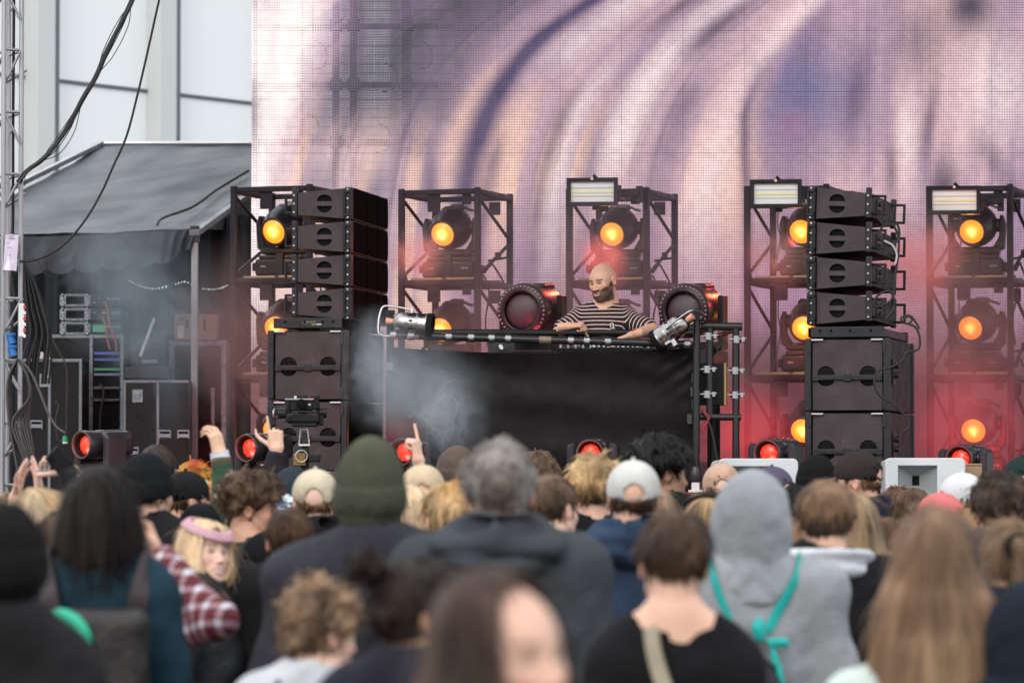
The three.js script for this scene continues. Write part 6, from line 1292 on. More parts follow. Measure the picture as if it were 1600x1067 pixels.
    const tri = (u0, u1, u2) => (V().crossVectors(V().subVectors(u1, u0), V().subVectors(u2, u0)).dot(n) < 0 ? [u0, u2, u1] : [u0, u1, u2]).forEach((w) => { P.push(w.x, w.y, w.z); NN.push(n.x, n.y, n.z); Cc.push(...ci); UV.push(q * 0.37, w.y * 2.5); });
    const b1 = b.clone().add(sd2), b2 = b.clone().sub(sd2), m1 = m.clone().addScaledVector(sd2, 0.8), m2 = m.clone().addScaledVector(sd2, -0.8);
    tri(b1, b2, m1); tri(b2, m2, m1); tri(m1, m2, e);
  }
  const lg = new THREE.BufferGeometry(); lg.setAttribute('position', new THREE.Float32BufferAttribute(P, 3)); lg.setAttribute('normal', new THREE.Float32BufferAttribute(NN, 3)); lg.setAttribute('color', new THREE.Float32BufferAttribute(Cc, 3)); lg.setAttribute('uv', new THREE.Float32BufferAttribute(UV, 2));
  const hp = part('hair', g.applyMatrix4(hm), hairMat(c), t);
  part('locks', lg.applyMatrix4(hm), hairMat(c), hp).userData.kind = 'stuff';
}
function hatOf(t, o, h, hm) {
  const c = o.hatColor;
  if (!o.hat) return;
  if (o.hat === 'beanie') {
    const tip = o.tip ?? 0.03;
    const f = (x, y, z) => { let d = ell(x, y, z, 0, 0.030, -0.012, 0.094, 0.108 + tip + 0.012, 0.108); d += 0.0022 * Math.sin(Math.atan2(x, z) * 46) * sstep(0.16, 0.06, y) + 0.004 * noise3(x * 20, y * 20, z * 20); const b = Math.max(ell(x, y, z, 0, 0.02, -0.012, 0.099, 0.13, 0.113), Math.abs(y - 0.02 + 0.10 * (z - 0.0) * -1) - 0.030); d = smin(d, b, 0.008); return Math.max(d, (o.low ?? -0.012) + 0.28 * z - y, -skull(x, y, z, -0.02)); };
    part('beanie', wrapUV(skinOf(f, [-0.13, -0.09, -0.15], [0.13, 0.20 + tip, 0.13], h, 0.02)).applyMatrix4(hm), clothMat(c, 'knit'), t);
  } else if (o.hat === 'cap' || o.hat === 'capback') {
    const back = o.hat === 'capback' ? -1 : 1;
    const f = (x, y, z0) => { const z = z0 * back; let d = ell(x, y, z, 0, 0.045, back > 0 ? -0.006 : 0.012, 0.089, 0.098, 0.108); d += 0.0015 * Math.cos(Math.atan2(x, z) * 6) ; d = Math.max(d, 0.006 + 0.20 * (z + 0.11) * 0.5 - y, -skull(x, y, z0, 0.0) - 0.004); const gap = Math.max(ell(x, y, z, 0, 0.026, -0.11, 0.034, 0.036, 0.06), 0.026 - y); return Math.max(d, -gap); };
    const cap_ = part('cap', wrapUV(skinOf(f, [-0.12, 0.0, -0.15], [0.12, 0.17, 0.15], h, 0.02)).applyMatrix4(hm), clothMat(c), t);
    const br = (x, y, z0) => { const z = z0 * (back > 0 ? 1 : -1) * (back > 0 ? 1 : 1); const bz = back > 0 ? z0 : -z0; const q = Math.hypot(x / 0.082, (bz - 0.075) / 0.115) - 1; const yy = y - 0.036 + 0.22 * Math.max(0, bz - 0.08) + 5.5 * x * x * 0.35; return Math.max(q * 0.08, Math.abs(yy) - 0.005, 0.07 - bz); };
    part('brim', wrapUV(skinOf(br, [-0.11, -0.05, -0.22], [0.11, 0.08, 0.22], 0.0055, 0.02)).applyMatrix4(hm), clothMat(o.brimColor ?? c), cap_);
    part('button', new THREE.SphereGeometry(0.008, 10, 8).translate(0, 0.145, back > 0 ? -0.006 : -0.012).applyMatrix4(hm), clothMat(c), cap_);
  } else if (o.hat === 'bucket') {
    const f = (x, y, z) => { const r = Math.hypot(x, z + 0.01); let d = Math.max(r - mix(0.098, 0.075, clamp((y - 0.03) / 0.1)), y - 0.135, 0.02 - y); const bw = 0.10 + 0.75 * (0.045 - y); d = Math.min(d, Math.max(Math.abs(r - bw) - 0.006, y - 0.05, -0.012 - y)); return Math.max(d + 0.004 * noise3(x * 22, y * 22, z * 22), -skull(x, y, z, -0.01)); };
    part('bucket_hat', wrapUV(skinOf(f, [-0.17, -0.03, -0.18], [0.17, 0.15, 0.16], h, 0.02)).applyMatrix4(hm), o.hatMat ?? clothMat(c), t);
  } else if (o.hat === 'bandana') {
    const f = (x, y, z) => { let d = skull(x, y, z, 0.019) + 0.003 * noise3(x * 30, y * 30, z * 30); d = Math.max(d, 0.005 + 0.25 * z - y, -skull(x, y, z, 0.0)); return Math.min(d, Math.max(cap(x, y, z, [0, 0.0, -0.12], [0.01, -0.13, -0.12], 0.03, 0.012))); };
    part('bandana', wrapUV(skinOf(f, [-0.13, -0.16, -0.17], [0.13, 0.18, 0.13], h, 0.02)).applyMatrix4(hm), o.hatMat ?? clothMat(c), t);
  } else if (o.hat === 'headband') {
    const f = (x, y, z) => { const sk = skull(x, y, z, 0.026), a = y * 0.92 + z * 0.4 - 0.098; return Math.max(Math.abs(sk - 0.002) - 0.0065, Math.abs(a) - 0.015, -0.005 - y); };
    part('headband', wrapUV(skinOf(f, [-0.14, -0.03, -0.16], [0.14, 0.18, 0.14], 0.0048, 0.02)).applyMatrix4(hm), clothMat(c), t);
  } else if (o.hat === 'hood') {
    const f = (x, y, z) => { let d = ell(x, y, z, 0, 0.025, -0.03, 0.118, 0.140, 0.135); d = smin(d, ell(x, y, z, 0, 0.075, -0.075, 0.07, 0.092, 0.085), 0.05); d = smin(d, cap(x, y, z, [0, -0.06, -0.03], [0, -0.19, -0.045], 0.105, 0.125), 0.06); d += 0.007 * noise3(x * 11 + 2, y * 13 + x * 6, z * 11) + 0.004 * noise3(x * 26, y * 26, z * 26) + 0.004 * Math.sin(y * 70 + Math.abs(x) * 60) * sstep(-0.06, -0.14, y); d = smax(d, -ell(x, y, z, 0, -0.005, 0.13, 0.078, 0.115, 0.13), 0.015); d = Math.max(d, -0.22 - y); return Math.max(d, -ell(x, y, z, 0, 0.01, 0.01, 0.094, 0.125, 0.11)); };
    part('hood', wrapUV(skinOf(f, [-0.18, -0.24, -0.22], [0.18, 0.22, 0.17], h * 1.3, 0.02)).applyMatrix4(hm), clothMat(c, 'fleece'), t);
  }
}
// ---------------------------------------------------------------- the DJ
const PI = Math.PI;
{
  const stripes = dataTex(8, 64, (i, j, u, v) => { const s = v > 0.40 && v < 0.61; return s ? [0.90, 0.74, 0.70] : [0.105, 0.095, 0.125]; }, true);
  const teeMat = mat([1, 1, 1], 0.9, { map: stripes, bumpMap: T.weave, bumpScale: 0.0008 });
  const P = 0.0275;
  person({
    label: 'bald bearded DJ in a striped navy T-shirt smiling behind the booth', px: 943, top: 412, d: 25, floor: STAGE, yaw: -0.10, head: [-0.55, 0.17, 0.07], skin: [0.60, 0.335, 0.235], beard: true, smile: 1, beardColor: [0.030, 0.019, 0.014], stubble: [0.40, 0.24, 0.18],
    hair: { type: 'bald' }, lod: 0.7, headCell: 0.0024, handCell: 0.0030, build: 0.93, trap: 0.045, arms: [{ sh: [0.150, 1.380, -0.01] }, { sh: [-0.150, 1.380, -0.01] }], trousers: [0.02, 0.022, 0.03], jaw: -0.0035, gaze: 0.001,
    reach: [{ side: 1, elbow: [874, 519, 24.95], wrist: [888, 510, 24.73], up: [0.95, 0.10, 0.25], palm: [0.1, -0.9, -0.25], hand: 'fist' }, { side: 0, elbow: [1018, 514, 24.85], wrist: [988, 524, 24.66], up: [-0.93, -0.28, 0.2], palm: [0.0, -0.9, 0.1], hand: 'type' }],
    top2: { kind: 'tee', mat: teeMat, thick: 0.010, cell: 0.008, neck: 0.064, scoop: 0.6, hem: 0.80, fold: 1.3, sleeve: -0.36,
      uv: (x, y, z, J) => { let v = y; for (const i of [0, 1]) { const a = J.sh[i], b = J.el[i], dx = b[0] - a[0], dy = b[1] - a[1], dz = b[2] - a[2], l = Math.hypot(dx, dy, dz), t = ((x - a[0]) * dx + (y - a[1]) * dy + (z - a[2]) * dz) / l; if ((x > 0) === (i === 0)) v = mix(y, 1.425 - t, sstep(0.115, 0.19, Math.abs(x) + 0.06 * (1.42 - y)) * sstep(-0.05, 0.06, t)); } return [x / 0.1, (v + 0.012 * noise3(x * 8, y * 6, z * 8)) / P]; } },
    after: (t, { J }) => {
      const w = J.wr[0], e = J.el[0], dir = V(w[0] - e[0], w[1] - e[1], w[2] - e[2]).normalize();
      const g = new THREE.CylinderGeometry(0.034, 0.036, 0.018, 20, 1, true); g.applyQuaternion(new THREE.Quaternion().setFromUnitVectors(Y, dir)); g.translate(w[0] - dir.x * 0.025, w[1] - dir.y * 0.025, w[2] - dir.z * 0.025);
      part('wristband', g, mat([0.55, 0.10, 0.04], 0.6, { side: THREE.DoubleSide }), t);
      const f = torsoField({ build: 0.93, trap: 0.045 }, J, 0.012); let z = 0.3; while (f(0.065, 1.285, z) > 0 && z > 0) z -= 0.002;
      const em = new THREE.Group(); em.name = 'emblem'; em.position.set(0.062, 1.335, z + 0.007); em.rotation.y = 0.35; em.scale.setScalar(0.8); t.add(em);
      part('letter', [new THREE.TorusGeometry(0.0125, 0.0035, 6, 20).translate(0, -0.006, 0), new THREE.TorusGeometry(0.016, 0.0035, 6, 16, PI).translate(0, 0.004, 0), bx(0.006, 0.034, 0.005, 0.014, -0.006, 0, 0.001), bx(0.012, 0.006, 0.005, 0.018, -0.021, 0, 0.001)], mat([0.7, 0.7, 0.72], 0.7), em);
    },
  });
}
// ---------------------------------------------------------------- the audience
const plaid = dataTex(128, 128, (i, j, u, v) => {
  const A = [0.36, 0.09, 0.12], W = [0.78, 0.74, 0.78], K = [0.16, 0.06, 0.10];
  const b = (t) => { const q = (t * 2) % 1; return q < 0.42 ? 0 : q < 0.52 ? 2 : q < 0.86 ? 1 : 2; };
  const c = [A, W, K], p = c[b(u)], q = c[b(v)], n = 0.05 * tileNoise(u, v, 16, 3, 3); return [0, 1, 2].map((k) => 0.5 * (p[k] + q[k]) + n);
}, true);
const floral = dataTex(128, 128, (i, j, u, v) => { const a = tileNoise(u, v, 9, 71, 3), b = tileNoise(u, v, 14, 73, 3); return a > 0.16 ? [0.16, 0.22, 0.34] : b > 0.2 ? [0.45, 0.42, 0.32] : b < -0.22 ? [0.30, 0.33, 0.36] : [0.80, 0.84, 0.86]; }, true);
const camo = dataTex(128, 128, (i, j, u, v) => { const a = tileNoise(u, v, 5, 81, 3), b = tileNoise(u, v, 6, 83, 3); return a > 0.12 ? [0.30, 0.24, 0.17] : b > 0.1 ? [0.13, 0.30, 0.22] : b < -0.2 ? [0.52, 0.48, 0.40] : [0.25, 0.26, 0.20]; }, true);
const camoMat = mat([1, 1, 1], 0.9, { map: rep(camo, 5), bumpMap: rep(T.grain, 8), bumpScale: 0.002 }), plaidMat = mat([1, 1, 1], 0.9, { map: rep(plaid, 8.5), bumpMap: rep(T.weave, 12), bumpScale: 0.001 }), floralMat = mat([1, 1, 1], 0.85, { map: rep(floral, 4) });
const C = { black: [0.011, 0.011, 0.013], char: [0.034, 0.037, 0.043], navy: [0.018, 0.030, 0.058], ink: [0.020, 0.020, 0.030], grey: [0.30, 0.32, 0.345], slate: [0.055, 0.064, 0.075], petrol: [0.012, 0.034, 0.052], white: [0.62, 0.62, 0.63], cream: [0.60, 0.52, 0.38], mint: [0.52, 0.60, 0.57], olive: [0.060, 0.062, 0.042], teal: [0.0, 0.34, 0.32], dkgrey: [0.04, 0.045, 0.05] };
const R = -PI / 2;
const strapBand = (t, name, pts, w, m) => {                            // a flat strap following points
  const cv = curveOf(pts.map((p) => V(...p))), n = 40, pos = [], idx = [];
  for (let i = 0; i <= n; i++) { const p = cv.getPoint(i / n), tg = cv.getTangent(i / n), out = V(p.x, 0, p.z).normalize(), s = V().crossVectors(tg, out).normalize().multiplyScalar(w / 2); for (const [a, b] of [[-1, 0], [1, 0], [1, 0.007], [-1, 0.007]]) pos.push(p.x + s.x * a + out.x * b, p.y + s.y * a + out.y * b, p.z + s.z * a + out.z * b); if (i) for (let k = 0; k < 4; k++) { const a = (i - 1) * 4 + k, b = (i - 1) * 4 + (k + 1) % 4; idx.push(a, b, a + 4, b, b + 4, a + 4); } }
  const g = new THREE.BufferGeometry(); g.setAttribute('position', new THREE.Float32BufferAttribute(pos, 3)); g.setIndex(idx); g.computeVertexNormals(); return part(name, wrapUV(g), m, t);
};
const onBack = (J, e, x, y, side = -1) => { const f = torsoField({}, J, e); let z = side * 0.4; while (f(x, y, z) > 0.004 && Math.abs(z) > 0.01) z -= side * 0.004; return [x, y, z]; };
const back = (label, cat, o, t, list) => { const g = thing(list.name, label, cat, t.position.clone(), t.rotation.y); g.scale.copy(t.scale); return g; };

const crowd = [
  // nearest
  { label: 'brunette woman in the very foreground turning her blurred face to the right', px: 764, top: 884, d: 5.2, yaw: 1.4, head: [-0.56, -0.07, 0.05], female: true, skin: [0.62, 0.38, 0.29], hair: { type: 'long', color: [0.045, 0.027, 0.021], color2: [0.12, 0.075, 0.055], length: 0.40, vol: 0.014, rough: 0.008, part: 0.012, width: 1.9, open: [0.0, 0.088, 0.088, 0.128, 0.122] }, top2: { kind: 'jacket', color: [0.10, 0.07, 0.06] } },
  { label: 'person in a tight black cap at the left edge, nearest of those on the left', px: 0, top: 778, d: 7.4, head: [-0.1, 0, 0], skin: SKIN.fair, hat: 'beanie', low: -0.045, tip: 0.0, hatColor: [0.010, 0.010, 0.011], hair: { type: 'short', color: HAIR.dark }, top2: { kind: 'jacket', color: [0.014, 0.014, 0.016] }, build: 0.8, arms: [{ sh: [0.125, 1.37, -0.01], el: [0.18, 1.12, -0.03] }, { sh: [-0.125, 1.37, -0.01], el: [-0.18, 1.12, -0.03] }] },
  { label: 'long straight light brown hair of a woman in a mint top, front right', px: 1462, top: 789, d: 8.6, female: true, head: [0.0, -0.02, 0], hair: { type: 'long', color: [0.15, 0.098, 0.068], color2: [0.30, 0.20, 0.12], length: 0.56, width: 1.25, flare: 0.055, rough: 0.006, freq: 34, vol: 0.012, mix: (x, y, z) => sstep(0.05, -0.3, y) * 0.7 + 0.7 * noise3(x * 34, y * 3, z * 34) }, top2: { kind: 'tee', color: C.mint, sleeve: -0.5, thick: 0.006 }, build: 0.84, arms: [{ sh: [0.185, 1.30, -0.01] }, { sh: [-0.185, 1.30, -0.01] }], trap: 0.06 },
  { label: 'boy with short brown hair in a black T-shirt with a beige shoulder strap', px: 1053, top: 799, d: 9.2, head: [0.05, 0.02, 0.02], skin: [0.62, 0.38, 0.28], hair: { type: 'short', color: [0.085, 0.053, 0.036], vol: 0.016, rough: 0.008, nape: -0.075, crown: 0, color2: [0.05, 0.03, 0.02] }, top2: { kind: 'tee', color: C.black, neck: 0.105, thick: 0.006 }, build: 0.84, arms: [{ sh: [0.145, 1.375, -0.01], el: [0.215, 1.12, -0.02] }, { sh: [-0.145, 1.375, -0.01], el: [-0.215, 1.12, -0.02] }],
    after: (t, { J }) => { const e = 0.014; strapBand(t, 'shoulder_strap', [onBack(J, e, 0.06, 1.47), onBack(J, e, 0.05, 1.40), onBack(J, e, 0.02, 1.30), onBack(J, e, -0.04, 1.15), onBack(J, e, -0.1, 1.0)], 0.04, clothMat([0.40, 0.36, 0.27])); } },
  { label: 'child with curly light hair and a pale grey hoodie in the foreground', px: 500, top: 914, d: 9.3, yaw: PI - 0.25, head: [-0.75, 0.12, 0.08], female: true, skin: SKIN.pale, hair: { type: 'short', color: [0.27, 0.19, 0.13], vol: 0.030, rough: 0.022, freq: 34, curl: 0.006, nape: -0.10, side: 0.1, front: 0.06, color2: [0.14, 0.09, 0.06] }, top2: { kind: 'hoodie', color: [0.50, 0.52, 0.56], neck: 0.08 },
    after: (t, { J }) => strapBand(t, 'strap', [onBack(J, 0.03, 0.09, 1.49), onBack(J, 0.03, 0.085, 1.42), onBack(J, 0.03, 0.08, 1.3), onBack(J, 0.03, 0.08, 1.1)], 0.022, clothMat([0.03, 0.04, 0.05])) },
  { label: 'dark haired person half hidden between the curly child and the foreground woman', px: 648, top: 868, d: 7.6, yaw: PI - 0.7, head: [-0.5, 0, 0], female: true, skin: [0.58, 0.33, 0.20], hair: { type: 'bun', color: [0.022, 0.014, 0.012], rough: 0.010, vol: 0.014, tieY: 0.09 }, top2: { kind: 'jacket', color: C.ink } },
  { label: 'tall person in an olive beanie and dark jacket, seen from behind', px: 578, top: 698, d: 10.6, hat: 'beanie', hatColor: [0.070, 0.074, 0.052], low: -0.07, tip: 0.035, build: 1.12, hair: { type: 'short', color: HAIR.dark }, top2: { kind: 'jacket', color: [0.034, 0.034, 0.044], thick: 0.036, collar: 0.03 } },
  { label: 'grey haired man in a charcoal hooded sweatshirt, seen from behind', px: 780, top: 687, d: 10.2, head: [0.0, 0.0, 0.0], skin: [0.56, 0.31, 0.23], build: 1.12, hair: { type: 'short', color: [0.17, 0.155, 0.15], color2: [0.40, 0.39, 0.385], vol: 0.014, rough: 0.007, freq: 40, nape: -0.07, mix: (x, y, z) => 0.9 * sstep(0.03, 0.07, Math.abs(x)) * sstep(0.11, 0.02, y) + 0.35 * sstep(0.06, 0.11, y) }, top2: { kind: 'hoodie', color: [0.048, 0.055, 0.064], hood: 'down', thick: 0.032 } },
  { label: 'dark bob haired woman in a navy jacket with a backpack, left foreground', px: 156, top: 733, d: 10.2, female: true, head: [-0.06, 0, 0], skin: SKIN.fair, hair: { type: 'bob', color: [0.014, 0.0095, 0.008], length: 0.122, vol: 0.024, rough: 0.005 }, top2: { kind: 'jacket', color: C.petrol, collar: 0.03, thick: 0.030 }, build: 0.96, arms: [{ sh: [0.125, 1.40, -0.01], el: [0.19, 1.13, -0.03] }, { sh: [-0.125, 1.40, -0.01], el: [-0.19, 1.13, -0.03] }], id: 'packer' },
  { label: 'person in a red and white plaid shirt raising one arm behind the bob haired woman', px: 158, top: 800, d: 11.4, hair: { type: 'short', color: HAIR.dark }, top2: { kind: 'shirt', mat: plaidMat, thick: 0.026 }, reach: [{ side: 1, sh: [-0.19, 1.38, 0.0], elbow: [338, 968, 11.05], wrist: [243, 866, 11.20], up: [-0.35, 0.9, -0.1], palm: [-0.7, -0.3, 0.4], hand: 'grip' }] },
  { label: 'person in a grey hood with thin turquoise backpack cords', px: 1175, top: 737, d: 11.3, hat: 'hood', hatColor: [0.29, 0.31, 0.335], build: 1.08, hair: { type: 'short', color: HAIR.brown }, top2: { kind: 'hoodie', color: [0.29, 0.31, 0.335], thick: 0.034, noNeck: true }, id: 'teal' },
  { label: 'person in a dark navy hood cut off by the right edge', px: 1612, top: 905, d: 8.5, hat: 'hood', hatColor: [0.016, 0.022, 0.034], hair: { type: 'short', color: HAIR.dark }, top2: { kind: 'hoodie', color: [0.016, 0.022, 0.034], noNeck: true } },
  { label: 'woman with a brown ponytail in a dark scrunchie at the right edge', px: 1580, top: 808, d: 10.8, female: true, head: [0.08, 0, 0], hair: { type: 'pony', color: [0.13, 0.08, 0.05], color2: [0.24, 0.16, 0.10], tieY: 0.05, length: 0.30, rough: 0.007, vol: 0.015 }, top2: { kind: 'jacket', color: [0.02, 0.025, 0.035] },
    after: (t, { hm }) => part('scrunchie', wrapUV(new THREE.TorusGeometry(0.028, 0.015, 8, 18).translate(0, 0.055, -0.128).applyMatrix4(hm)), clothMat([0.012, 0.012, 0.014], 'fleece'), t) },
  // second row
  { label: 'blond woman with a pink headband smiling towards the right', px: 312, top: 806, d: 13.3, yaw: 1.35, head: [-0.62, -0.10, -0.10], female: true, smile: 0.5, skin: [0.72, 0.47, 0.38], hat: 'headband', hatColor: [0.60, 0.36, 0.42], hair: { type: 'long', color: HAIR.pale, length: 0.30, rough: 0.007, vol: 0.012, open: [-0.01, 0.11, 0.068, 0.106, 0.10] }, top2: { kind: 'puffer', color: [0.012, 0.013, 0.015] } },
  { label: 'man with short hair and a thinning crown in a black hoodie with white lining', px: 1291, top: 748, d: 12, skin: [0.60, 0.37, 0.27], hair: { type: 'short', color: [0.15, 0.098, 0.065], color2: [0.06, 0.04, 0.028], vol: 0.016, rough: 0.007, nape: -0.075, crown: 0.55, mix: (x, y, z) => sstep(0.06, -0.03, y) }, top2: { kind: 'hoodie', color: [0.014, 0.014, 0.016] },
    after: (t, { gb }) => part('hood_lining', wrapUV(skinOf((x, y, z) => { const R = Math.hypot(x / 1.15, z + 0.01); return smax(Math.abs(R - 0.105) - 0.026, Math.abs(y - 1.485 + 0.25 * z * 0.3) - 0.05, 0.02) + 0.006 * noise3(x * 30, y * 30, z * 30) + 0.006 * Math.sin(y * 120 + z * 20); }, [-0.2, 1.38, -0.2], [0.2, 1.58, 0.2], gb * 0.8)), clothMat([0.56, 0.58, 0.64], 'fleece'), t) },
  { label: 'woman with long brown hair and a bare right arm beside the grey hood', px: 1248, top: 806, d: 12.6, female: true, skin: SKIN.tan, hair: { type: 'long', color: HAIR.mid, color2: HAIR.light, length: 0.42 }, top2: { kind: 'tank', color: [0.25, 0.27, 0.30] }, arms: [null, { el: [-0.30, 1.14, 0.0], wr: [-0.30, 0.9, 0.08] }] },
  { label: 'man in a white baseball cap with a rear opening and a navy hoodie', px: 990, top: 717, d: 13.3, hat: 'cap', hatColor: [0.60, 0.60, 0.58], skin: [0.60, 0.36, 0.26], hair: { type: 'short', color: HAIR.brown, nape: -0.07 }, top2: { kind: 'hoodie', color: [0.028, 0.046, 0.085], hood: 'down' } },
  { label: 'man with short brown hair and pale ears right of the grey haired man', px: 862, top: 738, d: 14, yaw: PI - 0.2, head: [-0.45, 0, 0], skin: SKIN.pale, hair: { type: 'short', color: [0.115, 0.078, 0.056], color2: [0.07, 0.045, 0.032], vol: 0.010, rough: 0.004 }, top2: { kind: 'tee', color: C.dkgrey } },
  { label: 'woman with an orange blond ponytail between beanie and grey haired man', px: 703, top: 752, d: 13.6, female: true, head: [0.1, 0, 0], skin: SKIN.pale, hair: { type: 'pony', color: [0.40, 0.24, 0.10], color2: [0.55, 0.38, 0.20], length: 0.30, tieY: 0.03, rough: 0.009, vol: 0.016 }, top2: { kind: 'jacket', color: [0.45, 0.40, 0.38] } },
  { label: 'person with very pale long hair just right of the olive beanie', px: 636, top: 756, d: 14.6, female: true, hair: { type: 'long', color: [0.62, 0.50, 0.36], length: 0.4, rough: 0.01 }, top2: { kind: 'jacket', color: [0.5, 0.42, 0.36] } },
  { label: 'young man with curly brown hair in profile looking right', px: 388, top: 743, d: 15.3, yaw: PI - 0.75, head: [-0.80, 0.02, 0.02], skin: [0.52, 0.29, 0.20], stubble: null, hair: { type: 'short', color: [0.060, 0.036, 0.025], color2: [0.12, 0.075, 0.05], vol: 0.032, rough: 0.018, freq: 30, curl: 0.005, side: 0.75, front: 0.050 }, top2: { kind: 'tee', color: [0.05, 0.055, 0.06] } },
  { label: 'person in a cream cap with a rear opening and a black hoodie', px: 492, top: 731, d: 15.2, hat: 'cap', hatColor: [0.60, 0.53, 0.40], skin: [0.66, 0.43, 0.36], hair: { type: 'short', color: HAIR.mid, vol: 0.008 }, top2: { kind: 'hoodie', color: C.black, hood: 'down' } },
  { label: 'man in a black cap and black jacket looking right, left of the curly man', px: 226, top: 708, d: 14.8, yaw: PI - 0.3, head: [-0.5, 0.03, 0], skin: [0.50, 0.29, 0.21], hat: 'beanie', hatColor: [0.011, 0.012, 0.014], low: -0.015, tip: 0.008, hair: { type: 'short', color: HAIR.black, nape: -0.07 }, top2: { kind: 'jacket', color: [0.012, 0.012, 0.014] } },
  { label: 'blond person at the left behind the black cap, face turned right', px: 62, top: 760, d: 13.6, female: true, yaw: PI - 0.4, head: [-0.6, 0, 0], skin: SKIN.pale, hair: { type: 'bob', color: [0.46, 0.34, 0.20], color2: [0.60, 0.48, 0.33], length: 0.10, rough: 0.008 }, top2: { kind: 'jacket', color: [0.06, 0.05, 0.06] } },
  { label: 'person in a round black cap behind the pink headband', px: 312, top: 783, d: 14.9, hat: 'beanie', hatColor: [0.010, 0.011, 0.014], tip: 0.0, low: 0.0, hair: { type: 'short', color: HAIR.dark }, top2: { kind: 'jacket', color: C.black } },
  { label: 'person in a sandy cap showing brown hair in its wide rear opening', px: 660, top: 724, d: 15.6, female: true, hat: 'cap', hatColor: [0.60, 0.47, 0.33], hair: { type: 'bob', color: [0.07, 0.04, 0.027], length: 0.16 }, top2: { kind: 'jacket', color: [0.35, 0.30, 0.26] } },
  { label: 'person with a shaggy blond crop and dark nape, left of the white cap', px: 927, top: 715, d: 15, head: [0.2, 0, 0], skin: SKIN.fair, hair: { type: 'short', color: [0.40, 0.29, 0.16], color2: [0.06, 0.04, 0.028], vol: 0.028, rough: 0.016, freq: 26, nape: -0.08, side: 0.7, mix: (x, y, z) => sstep(0.04, -0.03, y) + 0.35 * noise3(x * 30, y * 12, z * 30) }, top2: { kind: 'jacket', color: C.black } },
  { label: 'person wearing a white and blue floral bandana', px: 441, top: 770, d: 16.2, hat: 'bandana', hatMat: floralMat, hatColor: C.white, hair: { type: 'short', color: HAIR.mid, under: -0.02 }, top2: { kind: 'jacket', color: [0.02, 0.04, 0.08] } },
  { label: 'person in a camouflage jacket raising a relaxed hand with a white cuff', px: 358, top: 752, d: 16.6, skin: [0.62, 0.38, 0.26], hair: { type: 'short', color: HAIR.mid }, top2: { kind: 'jacket', mat: camoMat, thick: 0.034 }, reach: [{ side: 0, sh: [0.185, 1.44, 0], elbow: [362, 800, 16.50], wrist: [343, 712, 16.50], up: [-0.22, 0.96, -0.05], palm: [-0.75, 0.0, -0.6], hand: 'droop' }],
    after: (t, { J }) => { const w = J.wr[0], e = J.el[0], dir = V(w[0] - e[0], w[1] - e[1], w[2] - e[2]).normalize(), g = new THREE.CylinderGeometry(0.041, 0.043, 0.06, 20); g.applyQuaternion(new THREE.Quaternion().setFromUnitVectors(Y, dir)); g.translate(w[0] - dir.x * 0.012, w[1] - dir.y * 0.012, w[2] - dir.z * 0.012); part('cuff', g, clothMat([0.66, 0.66, 0.72]), t); } },
  { label: 'person with both hands raised to clap at the left edge', px: 98, top: 778, d: 16, skin: [0.64, 0.40, 0.32], hair: { type: 'short', color: HAIR.brown }, top2: { kind: 'tee', color: [0.02, 0.02, 0.022] }, reach: [{ side: 0, elbow: [26, 852, 15.90], wrist: [22, 782, 15.80], up: [0.22, 0.95, -0.1], palm: [0.9, -0.1, 0.2], hand: 'flat' }, { side: 1, elbow: [92, 850, 15.80], wrist: [62, 780, 15.75], up: [-0.15, 0.98, -0.1], palm: [-0.8, 0, 0.3], hand: 'flat' }] },
  { label: 'person holding up a phone with one hand left of the bob haired woman', px: 120, top: 762, d: 15.2, skin: [0.64, 0.41, 0.32], hair: { type: 'short', color: HAIR.mid }, top2: { kind: 'jacket', color: C.black }, reach: [{ side: 1, elbow: [136, 805, 15.1], wrist: [112, 738, 15.0], up: [-0.75, 0.62, -0.1], palm: [-0.45, -0.6, -0.5], hand: 'grip' }], id: 'phone' },
  { label: 'person in a coral pink cap pointing its brim to the right', px: 1468, top: 768, d: 16.5, yaw: PI - 0.6, head: [-0.85, 0.06, 0], skin: SKIN.fair, hat: 'cap', hatColor: [0.62, 0.17, 0.17], hair: { type: 'short', color: HAIR.brown }, top2: { kind: 'jacket', color: [0.5, 0.5, 0.52] } },
  { label: 'person with thick dark brown hair near the right edge', px: 1563, top: 742, d: 14.4, hair: { type: 'short', color: [0.030, 0.019, 0.015], color2: [0.07, 0.045, 0.033], vol: 0.030, rough: 0.014, nape: -0.085, side: 0.2 }, skin: SKIN.fair, top2: { kind: 'jacket', color: [0.05, 0.05, 0.055] } },
  { label: 'woman with long wavy blond hair just right of the thinning crown', px: 1326, top: 764, d: 13.2, female: true, hair: { type: 'long', color: [0.28, 0.19, 0.115], color2: [0.44, 0.33, 0.21], length: 0.36, rough: 0.014, freq: 22 }, top2: { kind: 'jacket', color: [0.16, 0.14, 0.13] } },
  { label: 'person in a cream white jacket behind the long brown hair', px: 1378, top: 806, d: 14.2, hair: { type: 'short', color: HAIR.mid }, top2: { kind: 'jacket', color: [0.56, 0.53, 0.47], hood: 'down' } },
  { label: 'person with light wavy hair tucked behind the white cap', px: 1018, top: 757, d: 15.6, female: true, hair: { type: 'long', color: [0.24, 0.165, 0.11], color2: [0.34, 0.24, 0.17], length: 0.35, rough: 0.012 }, top2: { kind: 'jacket', color: C.navy } },
  { label: 'woman with straight blond hair and dark hairband left of the grey hood', px: 1106, top: 768, d: 14.6, female: true, hat: 'headband', hatColor: [0.02, 0.02, 0.022], hair: { type: 'long', color: [0.50, 0.37, 0.22], color2: [0.26, 0.17, 0.10], length: 0.34 }, top2: { kind: 'jacket', color: [0.45, 0.42, 0.44] } },
  // far rows
